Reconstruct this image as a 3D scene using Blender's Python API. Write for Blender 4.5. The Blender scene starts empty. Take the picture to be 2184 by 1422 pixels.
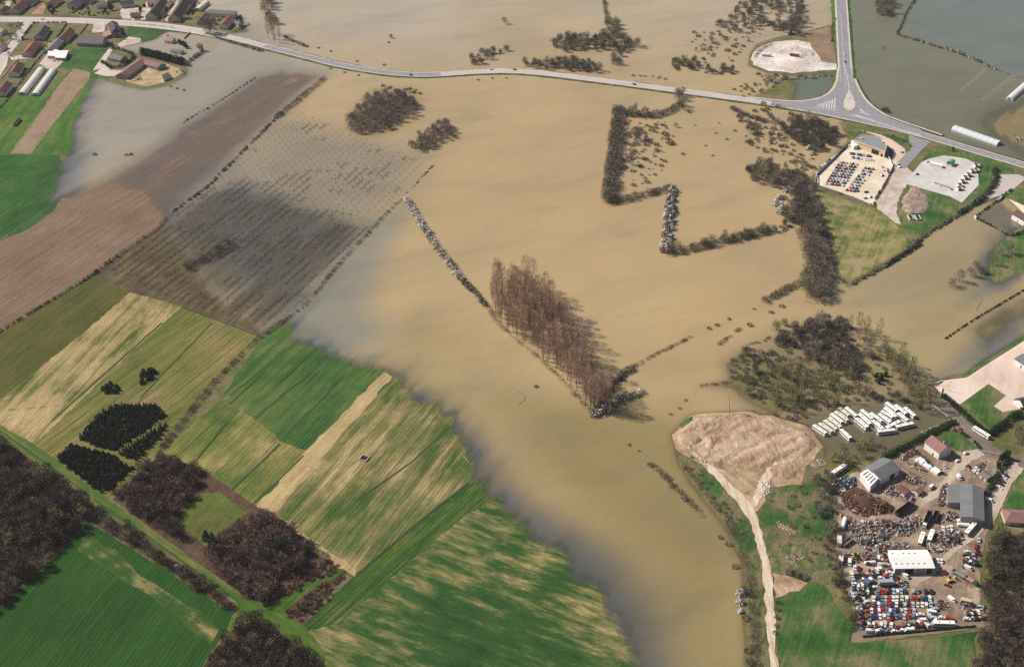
import bpy, bmesh, math, random
import numpy as np
from mathutils import Vector, Matrix, Euler

S = bpy.context.scene
C = S.collection
R = math.radians

# ------------------------------------------------------------------ camera
FPX, CX, CY, CAMH = 2700.0, 1092.0, 711.0, 484.0
TH = math.atan(1711 / 2700)
cam_d = bpy.data.cameras.new('camera')
cam_d.sensor_width = 36.0
cam_d.lens = 36.0 * FPX / 2184.0
cam_d.clip_start = 1.0
cam_d.clip_end = 40000.0
cam = bpy.data.objects.new('camera', cam_d)
cam.location = (0, 0, CAMH)
cam.rotation_euler = (math.pi / 2 - TH, 0, 0)
C.objects.link(cam)
S.camera = cam

# ------------------------------------------------------------------ daylight
SUN_EL = R(40.0)
SUN_VEC = Vector((-1.0, 0.36, 0)).normalized()          # horizontal direction towards the sun
sun_az = math.atan2(SUN_VEC.x, SUN_VEC.y)               # clockwise from +Y
w = bpy.data.worlds.new('World')
S.world = w
w.use_nodes = True
nt = w.node_tree
bg = nt.nodes['Background']
sky = nt.nodes.new('ShaderNodeTexSky')
sky.sky_type = 'NISHITA'
sky.sun_disc = False
sky.sun_elevation = SUN_EL
sky.sun_rotation = sun_az
sky.air_density = 1.0
sky.dust_density = 2.0
nt.links.new(sky.outputs[0], bg.inputs[0])
bg.inputs[1].default_value = 0.052
sd = bpy.data.lights.new('sun', 'SUN')
sd.energy = 5.0
sd.angle = R(0.55)
sd.color = (1.0, 0.93, 0.85)
sun = bpy.data.objects.new('sun', sd)
C.objects.link(sun)
tos = Vector((SUN_VEC.x * math.cos(SUN_EL), SUN_VEC.y * math.cos(SUN_EL), math.sin(SUN_EL)))
sun.rotation_euler = tos.to_track_quat('Z', 'Y').to_euler()
sun.location = (-400, 900, 600)

S.view_settings.view_transform = 'Standard'
S.view_settings.look = 'None'
S.view_settings.exposure = 0.34
S.view_settings.gamma = 1.0
S.view_settings.use_curve_mapping = False
S.cycles.max_bounces = 5
S.cycles.diffuse_bounces = 2
S.cycles.glossy_bounces = 2
S.cycles.transmission_bounces = 2
S.cycles.transparent_max_bounces = 8
S.cycles.volume_bounces = 0
S.cycles.use_denoising = False

# ------------------------------------------------------------------ geometry of the view (survey: photo point -> place on the ground)
sT, cT = math.sin(TH), math.cos(TH)
def P(px, py, z=0.0):
    u, v = px - CX, py - CY
    dx = u
    dy = FPX * cT - v * sT
    dz = -FPX * sT - v * cT
    t = (z - CAMH) / dz
    return Vector((dx * t, dy * t, z))
def P2(p, z=0.0):
    q = P(p[0], p[1], z)
    return (q.x, q.y)

# ------------------------------------------------------------------ numeric helpers
def hash2(ix, iy, seed):
    h = (ix * 374761393 + iy * 668265263 + seed * 1442695041) & 0xffffffff
    h = ((h ^ (h >> 13)) * 1274126177) & 0xffffffff
    return ((h ^ (h >> 16)) & 0xffff) / 65535.0
def vnoise(x, y, seed=0):
    x = np.asarray(x, float); y = np.asarray(y, float)
    ix = np.floor(x).astype(np.int64); iy = np.floor(y).astype(np.int64)
    fx = x - ix; fy = y - iy
    fx = fx * fx * (3 - 2 * fx); fy = fy * fy * (3 - 2 * fy)
    a = hash2(ix, iy, seed); b = hash2(ix + 1, iy, seed)
    c = hash2(ix, iy + 1, seed); d = hash2(ix + 1, iy + 1, seed)
    return (a * (1 - fx) + b * fx) * (1 - fy) + (c * (1 - fx) + d * fx) * fy
def fbm(x, y, seed=0, o=3):
    s = 0; a = 0.5; t = 0
    for k in range(o):
        s = s + a * vnoise(x * 2 ** k, y * 2 ** k, seed + k); t += a; a *= 0.5
    return s / t
def sdist(X, Y, poly):
    """signed distance, positive inside"""
    n = len(poly)
    best = np.full(X.shape, 1e18); inside = np.zeros(X.shape, bool)
    for i in range(n):
        x0, y0 = poly[i]; x1, y1 = poly[(i + 1) % n]
        ex, ey = x1 - x0, y1 - y0
        L = ex * ex + ey * ey + 1e-12
        t = np.clip(((X - x0) * ex + (Y - y0) * ey) / L, 0, 1)
        dx = X - x0 - t * ex; dy = Y - y0 - t * ey
        best = np.minimum(best, dx * dx + dy * dy)
        cond = (y0 > Y) != (y1 > Y)
        if abs(ey) > 1e-12:
            xc = x0 + (Y - y0) / ey * ex
            inside ^= cond & (X < xc)
    d = np.sqrt(best)
    return np.where(inside, d, -d)
def sstep(a, b, x):
    t = np.clip((x - a) / (b - a), 0, 1)
    return t * t * (3 - 2 * t)
def inpoly(x, y, poly):
    r = False; n = len(poly)
    for i in range(n):
        x0, y0 = poly[i]; x1, y1 = poly[(i + 1) % n]
        if (y0 > y) != (y1 > y) and x < x0 + (y - y0) / (y1 - y0) * (x1 - x0):
            r = not r
    return r

# ------------------------------------------------------------------ object helpers
def tag(o, label=None, cat=None, group=None, kind=None):
    if label: o['label'] = label
    if cat: o['category'] = cat
    if group: o['group'] = group
    if kind: o['kind'] = kind
    return o
def empty(name, loc=(0, 0, 0), rz=0.0, label=None, cat=None, group=None):
    o = bpy.data.objects.new(name, None)
    o.empty_display_size = 0.3
    o.location = loc; o.rotation_euler = (0, 0, rz)
    C.objects.link(o)
    return tag(o, label, cat, group)
def mobj(name, me, parent=None, loc=None, rz=None):
    o = bpy.data.objects.new(name, me)
    if loc is not None: o.location = loc
    if rz is not None: o.rotation_euler = (0, 0, rz)
    C.objects.link(o)
    if parent is not None: o.parent = parent
    return o
class MB:
    """collects polygons, then becomes one mesh"""
    def __init__(s): s.v = []; s.f = []; s.m = []
    def poly(s, pts, mi=0):
        n = len(s.v); s.v += [tuple(p) for p in pts]; s.f.append(tuple(range(n, n + len(pts)))); s.m.append(mi)
    def box(s, x0, x1, y0, y1, z0, z1, mi=0, M=None):
        c = [(x0, y0, z0), (x1, y0, z0), (x1, y1, z0), (x0, y1, z0), (x0, y0, z1), (x1, y0, z1), (x1, y1, z1), (x0, y1, z1)]
        if M is not None: c = [tuple(M @ Vector(p)) for p in c]
        n = len(s.v); s.v += c
        for f in ((3, 2, 1, 0), (4, 5, 6, 7), (0, 1, 5, 4), (1, 2, 6, 5), (2, 3, 7, 6), (3, 0, 4, 7)):
            s.f.append(tuple(n + k for k in f)); s.m.append(mi)
    def tube(s, a, b, r0, r1, n=6, mi=0, cap=True):
        a = Vector(a); b = Vector(b); d = (b - a)
        if d.length < 1e-6: return
        q = d.to_track_quat('Z', 'Y'); k = len(s.v)
        for (p, r) in ((a, r0), (b, r1)):
            for i in range(n):
                t = 2 * math.pi * i / n
                s.v.append(tuple(p + q @ Vector((math.cos(t) * r, math.sin(t) * r, 0))))
        for i in range(n):
            j = (i + 1) % n
            s.f.append((k + i, k + j, k + n + j, k + n + i)); s.m.append(mi)
        if cap:
            s.f.append(tuple(k + n + i for i in range(n))); s.m.append(mi)
            s.f.append(tuple(k + n - 1 - i for i in range(n))); s.m.append(mi)
    def mesh(s, name, mats):
        me = bpy.data.meshes.new(name)
        me.from_pydata(s.v, [], s.f)
        for m in (mats if isinstance(mats, (list, tuple)) else [mats]): me.materials.append(m)
        if any(s.m): me.polygons.foreach_set('material_index', s.m)
        me.update()
        return me
    def build(s, name, mats, parent=None, loc=None, rz=None):
        return mobj(name, s.mesh(name, mats), parent, loc, rz)
def arr_mesh(name, V, F, mats, mi=None, smooth=False):
    """V (n,3), F (m,k) numpy -> mesh"""
    me = bpy.data.meshes.new(name)
    m, k = F.shape
    me.vertices.add(len(V)); me.vertices.foreach_set('co', np.ascontiguousarray(V, np.float32).ravel())
    me.loops.add(m * k); me.loops.foreach_set('vertex_index', np.ascontiguousarray(F, np.int32).ravel())
    me.polygons.add(m)
    me.polygons.foreach_set('loop_start', np.arange(0, m * k, k, dtype=np.int32))
    me.polygons.foreach_set('loop_total', np.full(m, k, np.int32))
    for x in (mats if isinstance(mats, (list, tuple)) else [mats]): me.materials.append(x)
    if mi is not None: me.polygons.foreach_set('material_index', np.ascontiguousarray(mi, np.int32))
    if smooth: me.polygons.foreach_set('use_smooth', np.ones(m, bool))
    me.update(calc_edges=True)
    me.validate()
    return me

# ------------------------------------------------------------------ materials
def srgb(h):
    h = h.lstrip('#'); o = []
    for i in (0, 2, 4):
        c = int(h[i:i + 2], 16) / 255
        o.append(c / 12.92 if c <= 0.04045 else ((c + 0.055) / 1.055) ** 2.4)
    return tuple(o)
def col(c):
    if isinstance(c, str): c = srgb(c)
    return (c[0], c[1], c[2], 1.0)
class NT:
    def __init__(s, name):
        s.m = bpy.data.materials.new(name); s.m.use_nodes = True
        s.t = s.m.node_tree; s.b = s.t.nodes['Principled BSDF']; s.out = s.t.nodes['Material Output']
        s.b.inputs['Roughness'].default_value = 0.85
        s.b.inputs['Specular IOR Level'].default_value = 0.25
    def n(s, typ, **kw):
        x = s.t.nodes.new('ShaderNode' + typ)
        for k, v in kw.items(): setattr(x, k, v)
        return x
    def l(s, a, b): s.t.links.new(a, b)
    def pos(s): return s.n('NewGeometry').outputs['Position']
    def obj(s): return s.n('TexCoord').outputs['Object']
    def noise(s, vec, scale, detail=4, rough=0.55):
        x = s.n('TexNoise'); x.inputs['Scale'].default_value = scale; x.inputs['Detail'].default_value = detail
        x.inputs['Roughness'].default_value = rough
        s.l(vec, x.inputs['Vector']); return x.outputs['Fac']
    def mapp(s, vec, rot=0.0, scale=(1, 1, 1)):
        x = s.n('Mapping'); x.inputs['Rotation'].default_value = (0, 0, rot); s.l(vec, x.inputs['Vector'])
        if scale != (1, 1, 1):
            y = s.n('Mapping'); y.inputs['Scale'].default_value = scale; s.l(x.outputs[0], y.inputs['Vector']); return y.outputs[0]
        return x.outputs[0]
    def math(s, op, a, b=None, clamp=False):
        x = s.n('Math', operation=op, use_clamp=clamp)
        for i, q in enumerate((a, b)):
            if q is None: continue
            if isinstance(q, (int, float)): x.inputs[i].default_value = q
            else: s.l(q, x.inputs[i])
        return x.outputs[0]
    def mr(s, v, a, b, c=0.0, d=1.0, smooth=True):
        x = s.n('MapRange', interpolation_type='SMOOTHSTEP' if smooth else 'LINEAR')
        s.l(v, x.inputs[0])
        for i, q in enumerate((a, b, c, d)): x.inputs[1 + i].default_value = q
        return x.outputs[0]
    def ramp(s, fac, stops):
        x = s.n('ValToRGB'); e = x.color_ramp.elements
        while len(e) < len(stops): e.new(0.5)
        for k, (p, c) in enumerate(stops): e[k].position = p; e[k].color = col(c)
        s.l(fac, x.inputs[0]); return x.outputs[0]
    def mix(s, fac, a, b, mode='MIX'):
        x = s.n('Mix', data_type='RGBA', blend_type=mode)
        for sock, q in ((x.inputs[0], fac), (x.inputs[6], a), (x.inputs[7], b)):
            if isinstance(q, (int, float)): sock.default_value = q
            elif isinstance(q, (tuple, str)): sock.default_value = col(q)
            else: s.l(q, sock)
        return x.outputs[2]
    def base(s, c):
        if isinstance(c, (tuple, str)): s.b.inputs['Base Color'].default_value = col(c)
        else: s.l(c, s.b.inputs['Base Color'])
    def bump(s, h, strength, dist):
        x = s.n('Bump'); x.inputs['Strength'].default_value = strength; x.inputs['Distance'].default_value = dist
        s.l(h, x.inputs['Height']); s.l(x.outputs[0], s.b.inputs['Normal'])
_mats = {}
def mat(name, c, rough=0.7, var=0.15, scale=0.8, c2=None, spec=0.3, metal=0.0, objvar=0.0, bump=0.0):
    """one real-world colour, unevenly weathered"""
    if name in _mats: return _mats[name]
    k = NT(name)
    v = k.pos()
    f = k.noise(v, scale, 5, 0.62)
    f2 = k.noise(v, scale * 0.13, 3)
    c = srgb(c) if isinstance(c, str) else c
    d = c2 if c2 is not None else tuple(x * (1 - 1.6 * var) for x in c)
    d = srgb(d) if isinstance(d, str) else d
    hi = tuple(min(0.85, x * (1 + var)) for x in c)
    q = k.ramp(k.math('ADD', k.math('MULTIPLY', f, 0.6), k.math('MULTIPLY', f2, 0.4)), [(0.32, d), (0.5, c), (0.68, hi)])
    if objvar:
        oi = k.n('ObjectInfo')
        h = k.n('HueSaturation')
        k.l(q, h.inputs['Color'])
        k.l(k.mr(oi.outputs['Random'], 0, 1, 1 - objvar, 1 + objvar, False), h.inputs['Value'])
        q = h.outputs[0]
    k.base(q)
    k.b.inputs['Roughness'].default_value = rough
    k.b.inputs['Specular IOR Level'].default_value = spec
    k.b.inputs['Metallic'].default_value = metal
    if bump: k.bump(f, 1.0, bump)
    _mats[name] = k.m
    return k.m

# ================================================================== TERRAIN HEIGHT
X0, X1, Y0, Y1, CELL = -780.0, 780.0, 392.0, 1720.0, 4.0
gx = np.arange(X0, X1 + 1, CELL); gy = np.arange(Y0, Y1 + 1, CELL)
GX, GY = np.meshgrid(gx, gy)
HB = -0.9
HF = np.full(GX.shape, HB)
def dirang(a, b):
    p, q = P(*a), P(*b)
    return math.atan2(q.y - p.y, q.x - p.x)
ROWS = dirang((655, 960), (810, 795))
DRY = [  # outline in the photograph, height inside, width of the shore in metres
    ([(-400, -160), (398, -160), (415, 12), (445, 28), (508, 34), (524, 68), (430, 74), (355, 66), (325, 84), (268, 95), (250, 104), (300, 118),
      (345, 130), (395, 146), (394, 162), (355, 182), (310, 190), (260, 180), (222, 166), (190, 168), (150, 200), (110, 260), (90, 330),
      (60, 400), (0, 470), (-400, 730)], 0.6, 10),
    ([(-400, 300), (60, 300), (130, 200), (195, 172), (172, 215), (154, 260), (145, 330), (125, 348), (110, 400), (94, 445), (20, 497), (-400, 760)], 0.5, 26),
    ([(-400, 760), (0, 512), (140, 425), (250, 390), (330, 425), (350, 470), (330, 490), (190, 590), (0, 705), (-400, 980)], 0.45, 44),
    ([(100, 470), (257, 357), (321, 323), (390, 262), (547, 162), (600, 145), (690, 160), (620, 225), (540, 300), (440, 400), (330, 490), (190, 590)], -0.15, 22),
    ([(-400, 980), (0, 705), (190, 590), (330, 490), (365, 520), (395, 560), (430, 610), (510, 685), (556, 712), (597, 694), (618, 728), (650, 742), (700, 757), (760, 787),
      (812, 792), (835, 800), (850, 833), (900, 858), (930, 872), (968, 920), (985, 945), (1003, 1000), (1012, 1045), (1062, 1095), (1130, 1145),
      (1200, 1192), (1262, 1258), (1310, 1330), (1345, 1422), (1370, 1560), (-400, 1560)], 0.5, 32),
    ([(330, 490), (420, 410), (520, 390), (640, 430), (790, 480), (705, 590), (604, 692), (556, 716), (470, 690), (390, 590), (340, 520)], -0.16, 22),
    ([(1436, 928), (1475, 886), (1600, 878), (1720, 906), (1752, 955), (1765, 985), (1850, 985), (1885, 968), (2030, 896), (2012, 868), (1992, 815),
      (2060, 798), (2118, 762), (2190, 716), (2600, 560), (2600, 1560), (1620, 1560), (1596, 1422), (1592, 1300), (1586, 1200), (1556, 1130), (1500, 1060), (1452, 990)], 0.6, 7),
    ([(1735, 378), (1812, 300), (1796, 262), (1850, 258), (1960, 280), (2184, 345), (2600, 450), (2600, 560), (2200, 470), (2150, 420), (2120, 425), (2070, 442),
      (1985, 494), (1930, 540), (1812, 610), (1788, 588), (1765, 500), (1745, 430)], 0.6, 6),
    ([(2250, 460), (2190, 478), (2150, 500), (2128, 525), (2112, 560), (2108, 590), (2125, 602), (2184, 576), (2600, 480), (2600, 440)], 0.45, 17),
    ([(2060, 700), (2184, 622), (2500, 480), (2500, 560), (2190, 690), (2100, 740)], -0.12, 12),
    ([(1598, 140), (1601, 115), (1615, 96), (1650, 83), (1710, 70), (1772, 55), (1792, 140), (1790, 156), (1690, 162), (1640, 157)], 0.6, 5),
    ([(1490, 824), (1550, 810), (1548, 775), (1590, 750), (1690, 780), (1710, 870), (1640, 884), (1580, 850), (1560, 830)], 0.06, 9),
    ([(2120, 235), (2184, 212), (2400, 180), (2400, 400), (2184, 338), (2130, 303), (2085, 262)], 0.06, 34),
    ([(1590, 216), (1640, 190), (1680, 168), (1700, 180), (1690, 214)], 0.3, 7),
    ([(750, 235), (800, 190), (880, 185), (905, 215), (870, 262), (800, 290), (740, 275)], -0.2, 12),
]
for poly, hin, wd in DRY:
    pp = [P2(p) for p in poly]
    xs = [p[0] for p in pp]; ys = [p[1] for p in pp]
    m = (GX > min(xs) - 3 * wd) & (GX < max(xs) + 3 * wd) & (GY > min(ys) - 3 * wd) & (GY < max(ys) + 3 * wd)
    d = sdist(GX[m], GY[m], pp)
    h = HB + (hin - HB) * sstep(-1.35 * wd, 1.0 * wd, d)
    HF[m] = np.maximum(HF[m], h)
ca, sa = math.cos(ROWS), math.sin(ROWS)
UU = GX * ca + GY * sa; VV = -GX * sa + GY * ca
HF = HF + 0.30 * (vnoise(UU / 95, VV / 6, 3) - 0.5) * np.where((GY < 830) & (GX < 40), 1.0, 0.45) + 0.16 * (vnoise(UU / 40, VV / 4.2, 31) - 0.5) * np.where((GY < 830) & (GX < 40), 1.0, 0.2) + 0.14 * (fbm(GX / 22, GY / 22, 9) - 0.5)
def HZ(x, y):
    fx = min(max((x - X0) / CELL, 0), len(gx) - 1.001); fy = min(max((y - Y0) / CELL, 0), len(gy) - 1.001)
    i, j = int(fx), int(fy); a, b = fx - i, fy - j
    return (HF[j, i] * (1 - a) + HF[j, i + 1] * a) * (1 - b) + (HF[j + 1, i] * (1 - a) + HF[j + 1, i + 1] * a) * b
def HZA(x, y):
    fx = np.clip((x - X0) / CELL, 0, len(gx) - 1.001); fy = np.clip((y - Y0) / CELL, 0, len(gy) - 1.001)
    i = fx.astype(int); j = fy.astype(int); a = fx - i; b = fy - j
    return (HF[j, i] * (1 - a) + HF[j, i + 1] * a) * (1 - b) + (HF[j + 1, i] * (1 - a) + HF[j + 1, i + 1] * a) * b
def PG(px, py, up=0.0):
    """the spot on the land at that place of the photograph"""
    q = P(px, py, 0.3); z = max(HZ(q.x, q.y), -0.35)
    q = P(px, py, z); return Vector((q.x, q.y, z + up))

# ------------------------------------------------------------------ field materials
def fieldmat(name, stops, row=((655, 960), (810, 795)), along=0.012, across=0.45, patch=0.03, wr=0.55, line=None, grain=0.35, gscale=1.3, bumpd=0.25, det=6, fine=2.5, mott=0.74, cont=1.32):
    k = NT(name); pos = k.pos(); a = dirang(*row)
    q = k.mapp(pos, -a, (along, across, 1))
    n1 = k.noise(q, 1.0, det, 0.62)
    n2 = k.noise(pos, patch, 5, 0.55)
    n3 = k.noise(k.mapp(pos, -a, (0.3, 1.0, 1)), 0.2, 8, 0.76)
    f = k.math('ADD', k.math('ADD', k.math('MULTIPLY', n1, wr * mott), k.math('MULTIPLY', n2, (1 - wr) * mott)), k.math('MULTIPLY', n3, 1 - mott))
    f = k.math('ADD', k.math('MULTIPLY', k.math('SUBTRACT', f, 0.5), cont), 0.5)
    c = k.ramp(f, stops)
    g = k.noise(pos, gscale * 0.6, 6, 0.9)
    c = k.mix(1.0, c, k.ramp(g, [(0.30, (1 - 1.3 * grain,) * 3), (0.5, (1, 1, 1)), (0.68, (1 + grain * 0.5,) * 3)]), 'MULTIPLY')
    if line:
        sp, wdt, lc, st = line
        r = k.mapp(pos, -a); x = k.n('SeparateXYZ'); k.l(r, x.inputs[0])
        wob = k.math('MULTIPLY', k.noise(pos, 0.05, 2), 1.5)
        ph = k.math('FRACT', k.math('DIVIDE', k.math('ADD', x.outputs[1], wob), sp))
        d = k.math('ABSOLUTE', k.math('SUBTRACT', ph, 0.5))
        mk = k.mr(d, 0.5 - wdt / sp, 0.5)
        brk = k.mr(k.noise(k.mapp(pos, -a, (0.02, 1.0 / sp, 1)), 1.0, 4), 0.42, 0.62)
        c = k.mix(k.math('MULTIPLY', k.math('MULTIPLY', mk, brk), st), c, lc)
    if fine:
        r = k.mapp(pos, -a); x = k.n('SeparateXYZ'); k.l(r, x.inputs[0])
        wob = k.math('MULTIPLY', k.noise(pos, 0.09, 3), 1.2)
        sn = k.math('SINE', k.math('MULTIPLY', k.math('ADD', x.outputs[1], wob), 6.283 / fine))
        c = k.mix(1.0, c, k.ramp(k.math('ADD', k.math('MULTIPLY', sn, 0.33), k.math('MULTIPLY', k.noise(k.mapp(pos, -a, (0.08, 0.6, 1)), 1.0, 3), 0.9)), [(0.15, (0.80, 0.82, 0.82)), (0.5, (1, 1, 1)), (0.85, (1.08, 1.07, 1.05))]), 'MULTIPLY')
    k.base(c)
    k.b.inputs['Roughness'].default_value = 0.95
    k.b.inputs['Specular IOR Level'].default_value = 0.1
    k.bump(k.math('ADD', g, k.math('MULTIPLY', n1, 1.5)), 0.8, bumpd)
    return k.m
NSH = [0]
def sheet(name, poly, m, lay=1, step=4.0, jag=0.0, zc=None, seed=1, label=None):
    """a piece of ground laid on the terrain; poly in photo points"""
    pts = [P2(p) for p in poly]
    NSH[0] += 1; seed = seed * 100 + NSH[0]
    rnd = random.Random(seed)
    if name == 'field' and not jag: jag = 0.75
    if jag:
        out = []
        for i in range(len(pts)):
            a = Vector(pts[i]); b = Vector(pts[(i + 1) % len(pts)]); n = max(1, int((b - a).length / max(jag * 4.0, 2.0)))
            for k in range(n):
                p = a.lerp(b, k / n)
                if k: p = p + Vector((rnd.uniform(-jag, jag), rnd.uniform(-jag, jag)))
                out.append((p.x, p.y))
        pts = out
    bm = bmesh.new()
    f = bm.faces.new([bm.verts.new((x, y, 0)) for x, y in pts])
    bmesh.ops.triangulate(bm, faces=[f])
    if zc is None:
        xs = [p[0] for p in pts]; ys = [p[1] for p in pts]
        for ax, lo, hi in ((0, min(xs), max(xs)), (1, min(ys), max(ys))):
            g = math.ceil(lo / step) * step
            while g < hi:
                co = Vector((g, 0, 0)) if ax == 0 else Vector((0, g, 0))
                no = Vector((1, 0, 0)) if ax == 0 else Vector((0, 1, 0))
                bmesh.ops.bisect_plane(bm, geom=bm.verts[:] + bm.edges[:] + bm.faces[:], dist=1e-4, plane_co=co, plane_no=no)
                g += step
        for v in bm.verts: v.co.z = HZ(v.co.x, v.co.y) + 0.06 * lay + 0.0035 * (NSH[0] % 13)
    else:
        for v in bm.verts: v.co.z = zc
    bmesh.ops.recalc_face_normals(bm, faces=bm.faces[:])
    me = bpy.data.meshes.new(name); bm.to_mesh(me); bm.free()
    if len(me.polygons) and me.polygons[0].normal.z < 0: me.flip_normals()
    me.materials.append(m)
    o = mobj(name, me); o['kind'] = 'structure'
    if label: o['label'] = label
    return o

# ================================================================== GROUND
k = NT('plain_grass')
p_ = k.pos()
k.base(k.ramp(k.math('ADD', k.math('MULTIPLY', k.noise(p_, 0.06, 6, 0.6), 0.6), k.math('MULTIPLY', k.noise(p_, 0.5, 5, 0.7), 0.4)),
      [(0.3, (0.045, 0.05, 0.016)), (0.45, (0.085, 0.092, 0.026)), (0.55, (0.15, 0.125, 0.055)), (0.7, (0.22, 0.17, 0.09))]))
k.bump(k.noise(p_, 0.8, 4), 0.7, 0.3)
M_PLAIN = k.m
nx, ny = len(gx), len(gy)
V = np.stack([GX.ravel(), GY.ravel(), HF.ravel()], 1)
idx = np.arange(nx * ny).reshape(ny, nx)
F = np.stack([idx[:-1, :-1].ravel(), idx[:-1, 1:].ravel(), idx[1:, 1:].ravel(), idx[1:, :-1].ravel()], 1)
g_ = mobj('ground', arr_mesh('ground', V, F, M_PLAIN, smooth=True)); g_['kind'] = 'structure'
fp = MB()
for (a, b, c_, d) in ((-16000, 16000, -3000, Y0 + 1), (-16000, 16000, Y1 - 1, 20000), (-16000, X0 + 1, Y0 + 1, Y1 - 1), (X1 - 1, 16000, Y0 + 1, Y1 - 1)):
    fp.poly([(a, c_, -1.05), (b, c_, -1.05), (b, d, -1.05), (a, d, -1.05)])
fp.build('plain', M_PLAIN)['kind'] = 'structure'

G = dict(dk=(0.010, 0.032, 0.007), md=(0.018, 0.062, 0.010), br=(0.045, 0.125, 0.016), yl=(0.12, 0.15, 0.028), ol=(0.10, 0.098, 0.022), tan=(0.36, 0.27, 0.125), ltan=(0.50, 0.39, 0.20), br2=(0.17, 0.11, 0.055))
m_plough = fieldmat('ploughed_soil', [(0.30, (0.14, 0.088, 0.056)), (0.5, (0.205, 0.135, 0.092)), (0.7, (0.28, 0.195, 0.140))], row=((100, 640), (300, 505)), across=0.8, along=0.015, patch=0.02, line=(2.6, 1.1, (0.10, 0.066, 0.045), 0.6), bumpd=0.4)
sheet('field', [(-120, 590), (0, 515), (257, 357), (321, 323), (390, 262), (547, 162), (600, 145), (690, 160), (620, 225), (540, 300), (440, 400), (330, 490), (190, 590), (0, 705), (-120, 780)], m_plough)
m_green_l = fieldmat('winter_wheat_shore', [(0.3, (0.012, 0.05, 0.012)), (0.5, (0.03, 0.095, 0.018)), (0.7, (0.065, 0.14, 0.03))], row=((0, 490), (100, 420)), patch=0.04)
sheet('field', [(-120, 335), (0, 333), (125, 331), (150, 380), (115, 450), (60, 490), (0, 514), (-120, 588)], m_green_l)
m_vgrass = fieldmat('village_grass', [(0.3, (0.02, 0.07, 0.012)), (0.48, (0.055, 0.13, 0.02)), (0.62, (0.12, 0.16, 0.035)), (0.75, (0.24, 0.20, 0.08))], row=((20, 330), (150, 150)), across=0.16, along=0.02, patch=0.02)
sheet('field', [(-120, 240), (0, 215), (40, 205), (98, 203), (150, 148), (215, 140), (215, 168), (175, 235), (160, 290), (160, 331), (-120, 333)], m_vgrass)
m_vsoil = fieldmat('garden_soil', [(0.3, (0.20, 0.13, 0.085)), (0.5, (0.27, 0.19, 0.13)), (0.7, (0.33, 0.24, 0.17))], row=((45, 330), (170, 160)), across=0.5)
sheet('field', [(158, 148), (192, 156), (192, 166), (125, 252), (66, 330), (22, 329), (90, 235), (130, 178)], m_vsoil, lay=2)
m_lawn = fieldmat('lawn', fine=0, stops=[(0.3, (0.018, 0.055, 0.014)), (0.5, (0.04, 0.10, 0.022)), (0.7, (0.085, 0.14, 0.04))], wr=0.3, patch=0.06)
sheet('lawn', [(155, 104), (232, 103), (212, 128), (200, 145), (150, 148), (118, 146), (140, 130)], m_lawn, lay=2)
sheet('lawn', [(276, 58), (330, 60), (372, 64), (385, 74), (330, 90), (262, 92)], m_lawn, lay=1)
m_vyard = fieldmat('village_gravel', fine=0, stops=[(0.3, (0.34, 0.27, 0.22)), (0.5, (0.48, 0.40, 0.34)), (0.7, (0.60, 0.52, 0.46))], wr=0.2, patch=0.08)
for yp in ([(262, 12), (282, 8), (300, 20), (285, 46), (262, 44), (255, 32)], [(304, 20), (332, 2), (338, 20), (318, 44), (300, 44)], [(352, 44), (372, 10), (386, -10), (372, 34), (362, 50)], [(200, 52), (225, 52), (222, 70), (196, 72)], [(60, 118), (20, 122), (24, 130), (70, 126)], [(84, 138), (105, 112), (140, 128), (118, 150), (100, 148)], [(10, 8), (26, -10), (34, -10), (16, 22)], [(250, 96), (275, 80), (300, 84), (300, 100), (262, 108)]): sheet('yard', yp, m_vyard, lay=3, jag=0.6)
sheet('yard', [(66, 32), (92, 8), (98, 14), (92, 34)], fieldmat('red_soil', fine=0, stops=[(0.3, (0.26, 0.13, 0.09)), (0.6, (0.40, 0.23, 0.16))], wr=0.2), lay=3, jag=0.6)
m_olive = fieldmat('olive_crop', [(0.3, (0.040, 0.055, 0.012)), (0.5, (0.085, 0.085, 0.02)), (0.62, (0.115, 0.10, 0.025)), (0.75, (0.05, 0.09, 0.015))], row=((0, 780), (230, 610)), across=0.5, line=(3.4, 0.9, (0.05, 0.05, 0.012), 0.35))
sheet('field', [(-120, 790), (0, 708), (195, 588), (278, 624), (180, 710), (0, 852), (-120, 930)], m_olive)
m_strip = fieldmat('cut_stubble', [(0.28, (0.03, 0.07, 0.012)), (0.40, (0.085, 0.11, 0.025)), (0.50, (0.30, 0.23, 0.105)), (0.62, (0.42, 0.32, 0.16)), (0.78, (0.50, 0.40, 0.22))], row=((70, 930), (330, 640)), across=0.14, along=0.012, patch=0.022, wr=0.52, line=(9, 1.6, (0.06, 0.07, 0.02), 0.55))
sheet('field', [(278, 624), (388, 655), (240, 790), (75, 950), (0, 908), (-120, 845), (-120, 930), (0, 852), (180, 710)], m_strip)
m_rows = fieldmat('rowed_stubble', [(0.3, (0.055, 0.085, 0.016)), (0.45, (0.12, 0.13, 0.032)), (0.58, (0.21, 0.17, 0.065)), (0.75, (0.32, 0.24, 0.11))], row=((140, 940), (470, 690)), across=0.30, along=0.01, patch=0.018, line=(7.5, 1.3, (0.045, 0.06, 0.015), 0.75))
sheet('field', [(388, 655), (552, 715), (440, 830), (340, 962), (228, 1060), (75, 950), (240, 790)], m_rows)
m_weeds = fieldmat('weedy_plantation_floor', [(0.28, (0.045, 0.030, 0.025)), (0.42, (0.085, 0.058, 0.042)), (0.54, (0.115, 0.095, 0.045)), (0.64, (0.17, 0.125, 0.075)), (0.78, (0.085, 0.10, 0.035))], row=((340, 650), (560, 470)), across=0.3, along=0.03, patch=0.045, wr=0.5, grain=0.55, line=(5.5, 1.0, (0.035, 0.025, 0.022), 0.6))
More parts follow.
